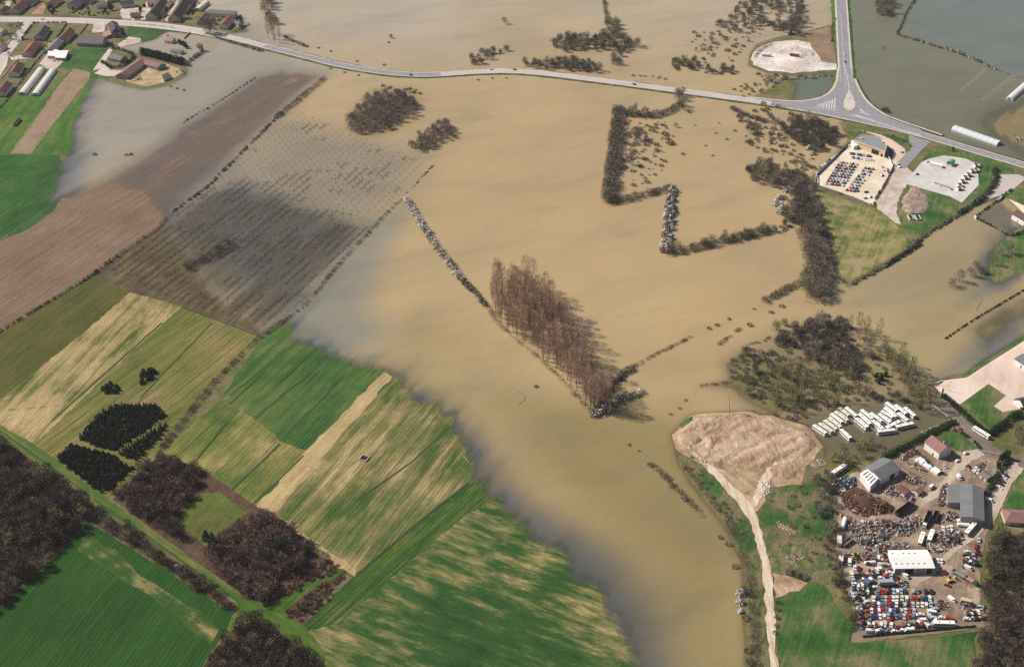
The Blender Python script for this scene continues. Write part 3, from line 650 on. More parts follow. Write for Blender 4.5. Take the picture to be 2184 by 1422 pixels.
def dashes(pts, off, ln, gap, wd, z, name, m, parent, s0=0.0, s1=1e9):
    mb = MB(); acc = 0.0; nxt = s0
    cum = [0.0]
    for i in range(1, len(pts)): cum.append(cum[-1] + (pts[i] - pts[i - 1]).length)
    def at(s):
        for i in range(1, len(cum)):
            if s <= cum[i]:
                t = (s - cum[i - 1]) / (cum[i] - cum[i - 1] + 1e-9); p = pts[i - 1].lerp(pts[i], t); d = (pts[i] - pts[i - 1]).normalized(); return p, d
        return pts[-1], (pts[-1] - pts[-2]).normalized()
    s = s0
    while s + ln < min(cum[-1], s1):
        a, d = at(s); b, e = at(s + ln); n = Vector((-d.y, d.x))
        q = [a + n * (off - wd / 2), b + n * (off - wd / 2), b + n * (off + wd / 2), a + n * (off + wd / 2)]
        mb.poly([(p.x, p.y, z) for p in q]); s += ln + gap
    if mb.f: mb.build(name, m, parent)
k = NT('asphalt')
pp_ = k.pos()
k.base(k.ramp(k.math('ADD', k.math('MULTIPLY', k.noise(pp_, 0.25, 5, 0.65), 0.6), k.math('MULTIPLY', k.noise(pp_, 2.5, 3), 0.4)), [(0.3, (0.17, 0.165, 0.18)), (0.5, (0.235, 0.225, 0.24)), (0.7, (0.30, 0.285, 0.295))]))
M_ASPH = k.m
M_PALE = mat('worn_asphalt', (0.43, 0.38, 0.36), 0.9, 0.12, 0.25)
M_SHOUL = mat('gravel_shoulder', (0.50, 0.43, 0.38), 0.95, 0.16, 0.5)
M_PAINT = mat('road_paint', (0.54, 0.53, 0.52), 0.6, 0.22, 0.8)
M_VERGE = fieldmat('verge_grass', fine=0, stops=[(0.3, (0.03, 0.055, 0.014)), (0.5, (0.065, 0.09, 0.022)), (0.62, (0.12, 0.12, 0.04)), (0.78, (0.20, 0.16, 0.085))], wr=0.1, patch=0.12, grain=0.5)
M_VERGEG = fieldmat('verge_green', fine=0, stops=[(0.3, (0.02, 0.07, 0.010)), (0.5, (0.05, 0.12, 0.016)), (0.7, (0.11, 0.16, 0.03))], wr=0.1, patch=0.1, grain=0.4)
ZR = 1.0
main_px = [(-160, 40), (-60, 40), (0, 41), (100, 42), (200, 45), (300, 51), (360, 57), (430, 67), (480, 77), (530, 89), (600, 107), (660, 122), (720, 137), (780, 148), (840, 156), (890, 159), (940, 158), (990, 154.5), (1040, 152), (1090, 151.5), (1140, 154.5), (1200, 161), (1280, 171), (1380, 184), (1500, 200), (1600, 213.5), (1700, 229), (1760, 240), (1830, 255), (1900, 270), (1980, 291), (2060, 315), (2120, 333), (2184, 352), (2300, 388)]
mp = line_px(main_px, 6.0, ZR)
def idx_at(px):
    q = Vector(P2(px, ZR)); return min(range(len(mp)), key=lambda i: (mp[i] - q).length)
iv = idx_at((470, 74)); ij = idx_at((1640, 219)); ig = idx_at((560, 98)); ibr = idx_at((2000, 297))
road = strip(mp, -5.2, 5.2, ZR, ZR, 'road', M_ASPH)
strip(mp, -6.6, -5.2, ZR - 0.05, ZR, 'shoulder', M_SHOUL)
strip(mp, 5.2, 6.6, ZR, ZR - 0.05, 'shoulder', M_SHOUL)
strip(mp, -11.0, -6.6, -0.55, ZR - 0.07, 'verge', M_VERGE, i0=iv, jag=1.5)
strip(mp, 6.6, 11.5, ZR - 0.07, -0.55, 'verge', M_VERGE, i0=iv, jag=1.5, seed=2)
# pale worn surface through the village
strip(mp, -5.6, 5.6, ZR + 0.015, ZR + 0.015, 'village_street', M_PALE, i0=0, i1=ig)
strip(mp, -9.5, -6.6, ZR - 0.22, ZR - 0.05, 'pavement', M_SHOUL, i0=0, i1=iv)
strip(mp, 6.6, 9.0, ZR - 0.05, ZR - 0.22, 'pavement', M_SHOUL, i0=0, i1=iv)
ibend = idx_at((945, 158)); 
strip(mp, -4.8, 5.0, ZR + 0.015, ZR + 0.015, 'worn_surface', M_PALE, i0=ibend, i1=idx_at((1650, 221)))
L_at = lambda i: sum((mp[j] - mp[j - 1]).length for j in range(1, i + 1))
dashes(mp, 0, 3.0, 5.5, 0.32, ZR + 0.03, 'centre_line', M_PAINT, road, L_at(ig), L_at(idx_at((1500, 200))))
dashes(mp, 0.4, 3.0, 5.5, 0.32, ZR + 0.03, 'centre_line', M_PAINT, road, L_at(idx_at((1560, 208))), L_at(idx_at((1790, 246))))
dashes(mp, -3.4, 3.5, 4.5, 0.36, ZR + 0.03, 'lane_line', M_PAINT, road, L_at(idx_at((1600, 213))), L_at(idx_at((2184, 352))))
dashes(mp, 0.3, 4.0, 7.0, 0.4, ZR + 0.03, 'centre_line', M_PAINT, road, L_at(idx_at((1960, 285))), L_at(idx_at((2290, 385))))
for o_ in (-5.0, 5.0): strip(mp, o_ - 0.14, o_ + 0.14, ZR + 0.03, ZR + 0.03, 'edge_line', M_PAINT, road, i0=ig)
# road to the north
north_px = [(1809, 236), (1809, 215), (1807, 190), (1804, 160), (1801, 120), (1798.5, 80), (1796, 40), (1793.5, 0), (1789, -60), (1786, -110)]
npts = line_px(north_px, 6.0, ZR)
nroad = strip(npts, -6.0, 6.0, ZR + 0.008, ZR + 0.008, 'road', M_ASPH, i0=6)
strip(npts, 6.0, 7.6, ZR, ZR - 0.06, 'shoulder', M_SHOUL, i0=10); strip(npts, -7.6, -6.0, ZR - 0.06, ZR, 'shoulder', M_SHOUL, i0=10)
strip(npts, 7.6, 14.0, ZR - 0.08, -0.5, 'verge', M_VERGEG, i0=12, jag=1.5); strip(npts, -13.0, -7.6, -0.5, ZR - 0.08, 'verge', M_VERGEG, i0=12, jag=1.5, seed=4)
strip(npts, 1.0, 1.35, ZR + 0.03, ZR + 0.03, 'centre_line', M_PAINT, nroad, i0=10, i1=len(npts) // 2)
dashes(npts, 0.0, 4.0, 7.0, 0.36, ZR + 0.03, 'centre_line', M_PAINT, nroad, 330, 900)
strip(npts, -5.75, -5.45, ZR + 0.03, ZR + 0.03, 'edge_line', M_PAINT, nroad, i0=12); strip(npts, 5.45, 5.75, ZR + 0.03, ZR + 0.03, 'edge_line', M_PAINT, nroad, i0=12)
jun = [(1600, 209), (1660, 215.5), (1700, 217), (1740, 213), (1765, 203), (1780, 189), (1788, 168), (1790, 145), (1815, 145), (1821, 168), (1830, 190), (1845, 215), (1870, 237), (1900, 253), (1960, 274), (1975, 286), (1900, 270), (1830, 255), (1760, 241), (1700, 230), (1650, 221)]
def flat(name, poly, m, z, parent=None):
    mb = MB(); mb.poly([tuple(P(x, y, z)) for x, y in poly]); me = mb.mesh(name, m)
    bm = bmesh.new(); bm.from_mesh(me); bmesh.ops.triangulate(bm, faces=bm.faces[:]); bm.to_mesh(me); bm.free()
    if me.polygons[0].normal.z < 0: me.flip_normals()
    o = mobj(name, me, parent)
    if parent is None: o['kind'] = 'structure'
    return o
junction = flat('junction', jun, M_ASPH, ZR + 0.004)
# soft shoulders round the curves
for cv, nm in (([(1600, 207), (1660, 213.5), (1700, 215.5), (1738, 211.5), (1763, 201.5), (1777, 188), (1785.5, 168), (1787.5, 145)], 'shoulder'), ([(1823, 168), (1832.5, 190), (1848, 214), (1873, 235.5), (1903, 251), (1963, 272), (2010, 288)], 'shoulder')):
    c_ = line_px(cv, 5, ZR); strip(c_, -1.3, 1.3, ZR - 0.02, ZR - 0.02, nm, M_SHOUL)
    sg = 1 if cv[0][0] == 1600 else 1
    strip(c_, 1.3, 6.0, ZR - 0.03, -0.5, 'verge', M_VERGE, jag=1.0)
# teardrop island with its white kerb and the hatched paint
isl = [(1811, 193), (1817, 204), (1823, 219), (1822, 228), (1816, 233.5), (1807, 233), (1801, 227), (1801, 217), (1806, 203)]
ctr = (1812, 217)
flat('kerb_island', [(ctr[0] + (x - ctr[0]) * 1.12, ctr[1] + (y - ctr[1]) * 1.1) for x, y in isl], M_PAINT, ZR + 0.09)
flat('island_top', isl, mat('island_gravel', (0.50, 0.44, 0.38), 0.95, 0.2, 0.4), ZR + 0.14)
def stripes(poly_a, poly_b, n, wfrac, parent, name='hatching'):
    """bars between two edges"""
    mb = MB()
    A = [Vector(p) for p in poly_a]; B = [Vector(p) for p in poly_b]
    for i in range(n):
        t0 = i / n; t1 = t0 + wfrac / n
        q = [A[0].lerp(A[1], t0), A[0].lerp(A[1], t1), B[0].lerp(B[1], t1), B[0].lerp(B[1], t0)]
        mb.poly([tuple(P(p.x, p.y, ZR + 0.03)) for p in q])
    o = mb.build(name, M_PAINT, parent)
    if o.data.polygons[0].normal.z < 0: o.data.flip_normals()
stripes([(1742, 226), (1784, 232)], [(1748, 222), (1785, 209)], 7, 0.5, junction)
flat('edge_line', [(1738, 227.5), (1786, 234.5), (1786, 235.5), (1738, 228.5)], M_PAINT, ZR + 0.032, junction)
stripes([(1822, 246), (1958, 285)], [(1830, 245), (1966, 290)], 17, 0.5, junction)
flat('edge_line', [(1818, 244.5), (1966, 290), (1966, 291.2), (1818, 245.7)], M_PAINT, ZR + 0.032, junction)
stripes([(1836, 232), (1858, 247)], [(1834, 241), (1858, 248)], 5, 0.5, junction)
stripes([(1808, 160), (1812, 190)], [(1809.5, 160), (1810, 191)], 8, 0.5, junction)
flat('edge_line', [(1800, 130), (1808.5, 168), (1811, 191), (1810.3, 191), (1807.2, 168), (1799, 130)], M_PAINT, ZR + 0.032, junction)
# side streets, drives and tracks
flat('side_street', [(52, 47), (76, 46), (60, 62), (44, 88), (20, 118), (0, 146), (-60, 210), (-100, 230), (-40, 160), (2, 105), (26, 80), (40, 62)], M_PALE, 0.72)
flat('yard', [(-60, 120), (8, 100), (20, 112), (14, 140), (0, 162), (-60, 220)], M_SHOUL, 0.70)
flat('drive', [(1938, 288), (1985, 302), (1968, 318), (1944, 345), (1930, 360), (1905, 356), (1925, 335), (1940, 318)], M_ASPH, 0.82)
flat('drive', [(1842, 280), (1870, 283), (1905, 300), (1930, 318), (1934, 338), (1906, 352), (1895, 330), (1891, 312), (1880, 294)], mat('pink_drive', (0.56, 0.42, 0.33), 0.9, 0.15, 0.2), 0.80)
flat('flower_bed', [(1893, 314), (1906, 318), (1912, 330), (1905, 341), (1893, 340), (1887, 328)], mat('dark_bed', (0.10, 0.08, 0.09), 0.9, 0.3, 0.5), 0.84)
flat('lawn', [(1806, 283), (1829, 264), (1845, 272), (1895, 286), (1938, 300), (1945, 313), (1937, 325), (1928, 310), (1890, 290), (1843, 279), (1822, 292)], m_egreen, 0.86)
flat('drive', [(2130, 372), (2172, 372), (2190, 380), (2150, 412), (2112, 424), (2100, 420)], M_PALE, 0.74)
sheet('road', [(1448, 935), (1466, 935), (1526, 1000), (1596, 1070), (1618, 1110), (1634, 1180), (1648, 1235), (1650, 1290), (1654, 1350), (1660, 1520), (1644, 1520), (1641, 1400), (1632, 1290), (1625, 1200), (1604, 1125), (1576, 1080), (1506, 1000)], m_trk, lay=4, jag=0.9)
sheet('road', [(1612, 1085), (1600, 1075), (1622, 1020), (1650, 985), (1662, 990), (1640, 1030)], m_trk, lay=5, jag=0.5)
sheet('turning_place', [(1648, 1225), (1672, 1228), (1700, 1236), (1722, 1246), (1705, 1262), (1672, 1272), (1652, 1278)], m_spill, lay=5, jag=1.2)
flat('forecourt', [(205, 140), (232, 104), (240, 106), (222, 135), (235, 150), (262, 150), (258, 162), (225, 163), (195, 155)], M_SHOUL, 0.71)
sheet('farmyard', [(262, 166), (300, 145), (345, 134), (388, 148), (390, 158), (352, 178), (312, 186), (275, 178)], fieldmat('straw_yard', fine=0, stops=[(0.3, (0.24, 0.17, 0.10)), (0.5, (0.38, 0.29, 0.17)), (0.7, (0.50, 0.40, 0.25))], wr=0.1, patch=0.1), lay=3, jag=0.5)

# ================================================================== VEGETATION
def leafmat(name, c1, c2, objvar=0.25, scale=0.6, rough=0.9, c3=None):
    k = NT(name); ps = k.pos()
    f = k.noise(ps, scale, 4, 0.7)
    st = [(0.3, c1), (0.68, c2)] if c3 is None else [(0.28, c1), (0.5, c2), (0.7, c3)]
    c = k.ramp(f, st)
    oi = k.n('ObjectInfo'); h = k.n('HueSaturation'); k.l(c, h.inputs['Color'])
    k.l(k.mr(oi.outputs['Random'], 0, 1, 1 - objvar, 1 + objvar, False), h.inputs['Value'])
    k.l(k.mr(k.math('FRACT', k.math('MULTIPLY', oi.outputs['Random'], 17.3)), 0, 1, 0.488, 0.512, False), h.inputs['Hue'])
    k.base(h.outputs[0]); k.b.inputs['Roughness'].default_value = rough; k.b.inputs['Specular IOR Level'].default_value = 0.1
    return k.m
LM = dict(
    poplar=leafmat('poplar_twigs', (0.29, 0.185, 0.132), (0.50, 0.34, 0.25), 0.3),
    bare=leafmat('bare_twigs', (0.14, 0.110, 0.085), (0.28, 0.225, 0.175), 0.25),
    dark=leafmat('dark_twigs', (0.070, 0.062, 0.050), (0.175, 0.15, 0.11), 0.3),
    bud=leafmat('budding_twigs', (0.115, 0.105, 0.045), (0.25, 0.225, 0.10), 0.2),
    lime=leafmat('fresh_leaves', (0.13, 0.16, 0.035), (0.28, 0.30, 0.09), 0.2),
    willow=leafmat('willow_leaves', (0.26, 0.22, 0.04), (0.44, 0.38, 0.10), 0.12),
    red=leafmat('ruddy_twigs', (0.105, 0.068, 0.052), (0.22, 0.148, 0.112), 0.3),
    wood=leafmat('wood_twigs', (0.042, 0.031, 0.026), (0.125, 0.092, 0.070), 0.35),
    woodg=leafmat('wood_catkins', (0.12, 0.10, 0.05), (0.26, 0.22, 0.11), 0.25),
    white=leafmat('blossom', (0.42, 0.38, 0.32), (0.72, 0.68, 0.61), 0.1),
    pine=leafmat('pine_needles', (0.004, 0.010, 0.006), (0.014, 0.026, 0.013), 0.35),
    ever=leafmat('evergreen_leaves', (0.008, 0.022, 0.007), (0.026, 0.055, 0.014), 0.2),
    reed=leafmat('dead_reed', (0.13, 0.085, 0.05), (0.27, 0.185, 0.115), 0.2),
    weed=leafmat('brown_weed', (0.06, 0.036, 0.026), (0.16, 0.10, 0.07), 0.2),
    yel=leafmat('forsythia', (0.40, 0.28, 0.02), (0.62, 0.48, 0.05), 0.1),
    pink=leafmat('pink_blossom', (0.25, 0.10, 0.12), (0.42, 0.2, 0.22), 0.1),
    bark=mat('bark', (0.115, 0.09, 0.07), 0.95, 0.3, 2.0, objvar=0.25),
    pbark=mat('pale_bark', (0.30, 0.26, 0.21), 0.9, 0.25, 2.0, objvar=0.2),
)
def blades(rng, cen, dirs, ln, wd, curl=0.35):
    """thin twig or leaf triangles: cen (n,3), dirs (n,3), ln/wd arrays"""
    n = len(cen)
    d = dirs / (np.linalg.norm(dirs, axis=1, keepdims=True) + 1e-9)
    r = rng.normal(size=(n, 3)); s = np.cross(d, r); s /= (np.linalg.norm(s, axis=1, keepdims=True) + 1e-9)
    V = np.empty((n, 3, 3))
    V[:, 0] = cen - s * wd[:, None] * 0.5; V[:, 1] = cen + s * wd[:, None] * 0.5; V[:, 2] = cen + d * ln[:, None]
    return V.reshape(-1, 3), np.arange(3 * n).reshape(n, 3)
def leaves(rng, cen, nrm, sz):
    """small leaf-clump quads"""
    n = len(cen)
    d = nrm + rng.normal(size=(n, 3)) * 0.6; d /= np.linalg.norm(d, axis=1, keepdims=True) + 1e-9
    r = rng.normal(size=(n, 3)); a = np.cross(d, r); a /= np.linalg.norm(a, axis=1, keepdims=True) + 1e-9; b = np.cross(d, a)
    V = np.empty((n, 4, 3)); sz = sz[:, None]
    V[:, 0] = cen - a * sz; V[:, 1] = cen - b * sz * 0.7; V[:, 2] = cen + a * sz; V[:, 3] = cen + b * sz * 0.7
    return V.reshape(-1, 3), np.arange(4 * n).reshape(n, 4)
def trunk_mesh(name, rng, h, r, limbs, m, fork=0.45, spread=0.5, up=1.0):
    mb = MB(); p = Vector((0, 0, -0.6)); n = 4; tips = []
    pts = [p]
    for i in range(n):
        p = p + Vector((rng.normal() * 0.02 * h, rng.normal() * 0.02 * h, (h + 0.6) / n)); pts.append(p)
    for i in range(n):
        mb.tube(pts[i], pts[i + 1], r * (1 - 0.22 * i), r * (1 - 0.22 * (i + 1)), 5, cap=(i == n - 1))
    for i in range(limbs):
        t = fork + (1 - fork) * (i / limbs) * 0.95; q = pts[min(int(t * n), n - 1)].lerp(pts[min(int(t * n) + 1, n)], (t * n) % 1)
        a = i * 2.4 + rng.uniform(0, 0.7); L = h * spread * rng.uniform(0.6, 1.0) * (1.15 - 0.6 * t)
        d = Vector((math.cos(a), math.sin(a), up * rng.uniform(0.6, 1.2))).normalized()
        e = q + d * L
        mb.tube(q, e, r * 0.38 * (1.2 - 0.6 * t), r * 0.07, 4, cap=False); tips.append((q, e))
    return mb.mesh(name, m), tips
PROTO = {}
def proto(kind, var, tm, cm):
    PROTO.setdefault(kind, []).append((tm, cm))
def make_protos():
    for v in range(3):                       # tall bare poplar, 25 m
        rng = np.random.default_rng(10 + v)
        tm, tips = trunk_mesh('poplar_trunk', rng, 23.0, 0.26, 12, LM['bark'], 0.25, 0.26, 2.2)
        n = 680; t = rng.uniform(0.14, 1.0, n) ** 0.85; z = t * 24; ra = (0.35 + 3.0 * np.clip((t - 0.1) / 0.4, 0, 1) * (1 - 0.6 * np.clip((t - 0.72) / 0.28, 0, 1) ** 2)) * np.sqrt(rng.uniform(0, 1, n))
        a = rng.uniform(0, 6.283, n); cen = np.stack([ra * np.cos(a), ra * np.sin(a), z], 1)
        dr = np.stack([np.cos(a) * 0.45, np.sin(a) * 0.45, rng.uniform(0.6, 1.4, n)], 1) + rng.normal(size=(n, 3)) * 0.15
        V, F = blades(rng, cen, dr, rng.uniform(1.2, 2.8, n), rng.uniform(0.07, 0.16, n))
        proto('poplar', v, tm, arr_mesh('poplar_crown', V, F, LM['poplar']))
        rng = np.random.default_rng(40 + v)  # slim budding poplar, 15 m
        tm, tips = trunk_mesh('pale_trunk', rng, 14.0, 0.2, 9, LM['pbark'], 0.25, 0.28, 1.5)
        n = 260; t = rng.uniform(0.2, 1.0, n); z = t * 15.5; ra = (0.3 + 2.2 * np.sin(np.pi * np.clip((t - 0.08) / 0.97, 0, 1))) * np.sqrt(rng.uniform(0, 1, n))
        a = rng.uniform(0, 6.283, n); cen = np.stack([ra * np.cos(a), ra * np.sin(a), z], 1)
        dr = np.stack([np.cos(a), np.sin(a), rng.uniform(0.2, 1.6, n)], 1)
        V, F = blades(rng, cen, dr, rng.uniform(0.8, 2.0, n), rng.uniform(0.16, 0.34, n))
        proto('budpoplar', v, tm, arr_mesh('bud_crown', V, F, LM['bud']))
    def round_tree(kind, seed, h, w, n, mkey, bark='bark', wd=(0.14, 0.3), ln=(1.0, 2.4), low=0.25, rtr=0.22, clump=9, leafy=0):
        for v in range(3):
            rng = np.random.default_rng(seed + v)
            tm, tips = trunk_mesh(kind + '_trunk', rng, h * 0.72, rtr, 9, LM[bark], 0.3, 0.42, 0.9)
            cc = []
            for i in range(clump):
                a = rng.uniform(0, 6.283); rr = w * 0.62 * math.sqrt(rng.uniform(0, 1)); zz = h * (low + (0.82 - low) * rng.uniform(0, 1) * (1 - 0.35 * (rr / w) ** 2))
                cc.append((rr * math.cos(a), rr * math.sin(a), zz, w * rng.uniform(0.32, 0.5)))
            cc.append((0, 0, h * 0.75, w * 0.45))
            cc = np.array(cc); ci = rng.integers(0, len(cc), n)
            u = rng.normal(size=(n, 3)); u /= np.linalg.norm(u, axis=1, keepdims=True); rr = cc[ci, 3] * rng.uniform(0.3, 1.0, n) ** 0.5
            cen = cc[ci, :3] + u * rr[:, None]; cen[:, 2] = np.maximum(cen[:, 2], 0.25)
            dr = u + np.array([0, 0, 0.55]) + cen * np.array([0.12, 0.12, 0])
            if leafy:
                V, F = leaves(rng, cen, u + np.array([0, 0, 0.4]), rng.uniform(leafy * 0.6, leafy * 1.25, n))
            else:
                V, F = blades(rng, cen, dr, rng.uniform(ln[0], ln[1], n), rng.uniform(wd[0], wd[1], n))
            proto(kind, v, tm, arr_mesh(kind + '_crown', V, F, LM[mkey]))
    round_tree('bare', 70, 9.5, 4.2, 520, 'bare', wd=(0.11, 0.24))
    round_tree('dark', 80, 7.0, 3.8, 560, 'dark', wd=(0.12, 0.28), ln=(0.9, 2.1))
    round_tree('bud', 90, 10.0, 4.0, 420, 'bud', wd=(0.16, 0.32))
    round_tree('lime', 100, 8.0, 3.6, 420, 'lime', wd=(0.16, 0.3))
    round_tree('willow', 110, 9.0, 4.6, 620, 'willow', wd=(0.2, 0.36))
    round_tree('wood', 120, 10.0, 4.3, 620, 'wood', wd=(0.16, 0.36), ln=(0.9, 2.0))
    round_tree('woodg', 130, 10.5, 4.3, 620, 'woodg', bark='pbark', wd=(0.16, 0.36), ln=(0.8, 1.8))
    round_tree('red', 140, 6.0, 3.2, 520, 'red', wd=(0.13, 0.28), ln=(0.9, 1.9), low=0.15)
    round_tree('ever', 150, 7.0, 3.0, 520, 'ever', leafy=0.5, low=0.12)
    for v in range(2):                       # dark fir
        rng = np.random.default_rng(160 + v)
        mb = MB(); mb.tube((0, 0, -0.3), (0, 0, 6.2), 0.14, 0.03, 5)
        n = 300; t = rng.uniform(0, 1, n) ** 1.25; z = 0.2 + t * 6.6; ra = (1 - t) * 2.0 * rng.uniform(0.45, 1.0, n); a = rng.uniform(0, 6.283, n)
        cen = np.stack([ra * np.cos(a), ra * np.sin(a), z], 1); dr = np.stack([np.cos(a), np.sin(a), rng.uniform(-0.5, 0.35, n)], 1)
        V, F = blades(rng, cen, dr, rng.uniform(0.6, 1.2, n), rng.uniform(0.4, 0.8, n))
        proto('fir', v, mb.mesh('fir_trunk', LM['bark']), arr_mesh('fir_crown', V, F, LM['pine']))
    def shrub(kind, seed, h, w, n, mkeys, wd=(0.16, 0.34), ln=(0.6, 1.5), leafy=0, frac=0.0):
        for v in range(3):
            rng = np.random.default_rng(seed + v)
            a = rng.uniform(0, 6.283, n); rr = w * np.sqrt(rng.uniform(0, 1, n)); lob = 0.72 + 0.28 * np.sin(a * 3 + v) * np.cos(a * 2 + seed)
            x = rr * np.cos(a) * lob; y = rr * np.sin(a) * lob; z = h * rng.uniform(0.02, 0.9, n) * (1 - 0.6 * (rr / w) ** 2)
            cen = np.stack([x, y, z], 1); dr = np.stack([np.cos(a) * 0.7, np.sin(a) * 0.7, rng.uniform(0.3, 1.3, n)], 1)
            if leafy: V, F = leaves(rng, cen, dr, rng.uniform(leafy * 0.6, leafy * 1.3, n))
            else: V, F = blades(rng, cen, dr, rng.uniform(ln[0], ln[1], n), rng.uniform(wd[0], wd[1], n))
            mi = None
            if len(mkeys) > 1: mi = (rng.uniform(0, 1, n) < frac).astype(int)
            PROTO.setdefault(kind, []).append((None, arr_mesh(kind, V, F, [LM[q] for q in mkeys], mi)))
    shrub('shrub', 200, 3.4, 3.2, 330, ['dark'], wd=(0.12, 0.26), ln=(0.7, 1.7))
    shrub('shrubb', 210, 3.2, 3.0, 320, ['bare'], wd=(0.11, 0.24), ln=(0.7, 1.7))
    shrub('shrubg', 215, 3.4, 2.8, 240, ['bud'])
    shrub('shrubr', 220, 2.6, 2.4, 240, ['red'])
    shrub('blossom', 230, 4.0, 2.8, 330, ['dark', 'white'], leafy=0.36, frac=0.72)
    shrub('yellow', 240, 2.2, 2.0, 160, ['yel'], leafy=0.35)
    shrub('pinkb', 245, 4.2, 2.6, 260, ['pink'], leafy=0.4)
    shrub('evshrub', 250, 2.6, 2.2, 240, ['ever'], leafy=0.45)
    shrub('tuft', 260, 1.3, 1.4, 70, ['weed'], wd=(0.12, 0.3), ln=(0.5, 1.0))
make_protos()
RT = random.Random(77)
NAMES = dict(poplar='poplar_tree', budpoplar='poplar_tree', bare='bare_tree', dark='bare_tree', bud='budding_tree', lime='budding_tree', willow='willow_tree', wood='woodland_tree',
             woodg='woodland_tree', red='thicket_tree', ever='evergreen_tree', fir='fir_tree', shrub='shrub', shrubb='brown_bush', shrubg='green_bush', shrubr='russet_bush', blossom='blossoming_shrub', yellow='forsythia_shrub',
             pinkb='flowering_tree', evshrub='evergreen_shrub', tuft='weed_tuft')
SHRUBS = {'shrub', 'shrubb', 'shrubg', 'shrubr', 'blossom', 'yellow', 'pinkb', 'evshrub', 'tuft'}
NPLANT = {}
def plant(kind, loc, s, label, group=None):
    tm, cm = RT.choice(PROTO[kind]); nm = NAMES[kind]; NPLANT[kind] = NPLANT.get(kind, 0) + 1
    cat = 'shrub' if kind in SHRUBS else 'tree'
    if kind in ('bare', 'dark', 'bud'): s *= 1.18
    rz = RT.uniform(0, 6.283)
    if tm is None:
        o = mobj(nm, cm, None, loc, rz); o.scale = (s * RT.uniform(0.85, 1.2), s * RT.uniform(0.85, 1.2), s * RT.uniform(0.8, 1.2))
        return tag(o, label, cat, group)
    e = empty(nm, loc, rz, label, cat, group); e.scale = (s, s, s * RT.uniform(0.88, 1.12))
    if kind == 'fir' and 'clump' in label: e.scale = (s * 0.95, s * 0.95, s * 0.5)
    if kind == 'fir' and 'block' in label: e.scale = (s * 1.7, s * 1.7, s * RT.uniform(0.6, 0.9))
    mobj('trunk', tm, e); mobj('crown', cm, e)
    return e
def scatter(poly, spacing, kinds, label, group, s=(0.8, 1.2), seed=1, maxn=999, keep=None, mass=None, frac=1.0, jit=0.38):
    """kinds: list of (kind, weight); label may be a dict kind -> text"""
    rnd = random.Random(seed); pp = [P2(p) for p in poly]
    xs = [p[0] for p in pp]; ys = [p[1] for p in pp]; pts = []
    y = min(ys); r = 0
    while y < max(ys):
        x = min(xs) + (r % 2) * spacing / 2
        while x < max(xs):
            qx, qy = x + rnd.uniform(-jit, jit) * spacing, y + rnd.uniform(-jit, jit) * spacing
            if inpoly(qx, qy, pp) and rnd.random() < frac: pts.append((qx, qy))
            x += spacing
        y += spacing * 0.87; r += 1
    rnd.shuffle(pts)
    ks = [k for k, w_ in kinds]; ws = [w_ for k, w_ in kinds]
    pts = pts[:maxn]
    if keep is not None and len(pts) > keep:         # what cannot be told apart stays one mass
        Vs, Fs, n0 = [], [], 0; mk = None
        for (x, y) in pts[keep:]:
            cm = rnd.choice(PROTO[ks[0]])[1]; nv = len(cm.vertices); co = np.empty(nv * 3, np.float32); cm.vertices.foreach_get('co', co); co = co.reshape(-1, 3)
            fi = np.empty(len(cm.loops), np.int32); cm.loops.foreach_get('vertex_index', fi); a_ = rnd.uniform(0, 6.28); sc = rnd.uniform(*s) * (1.15 if ks[0] in ('bare', 'dark', 'bud') else 1.0)
            c_, s_ = math.cos(a_), math.sin(a_)
            Vs.append(np.stack([(co[:, 0] * c_ - co[:, 1] * s_) * sc + x, (co[:, 0] * s_ + co[:, 1] * c_) * sc + y, co[:, 2] * sc + max(HZ(x, y), -0.4)], 1)); Fs.append(fi.reshape(-1, int(cm.polygons[0].loop_total)) + n0); n0 += nv; mk = cm.materials[0]
        tag(mobj('undergrowth', arr_mesh('undergrowth', np.concatenate(Vs), np.concatenate(Fs), mk)), mass, 'undergrowth', None, 'stuff')
        pts = pts[:keep]
    for (x, y) in pts:
        k_ = rnd.choices(ks, ws)[0]
        lb = label[k_] if isinstance(label, dict) else label
        plant(k_, (x, y, max(HZ(x, y), -0.4)), rnd.uniform(*s), lb, group if not isinstance(group, dict) else group[k_])
def at_px(kind, px, py, s, label, group=None):
    q = PG(px, py); plant(kind, q, s, label, group)
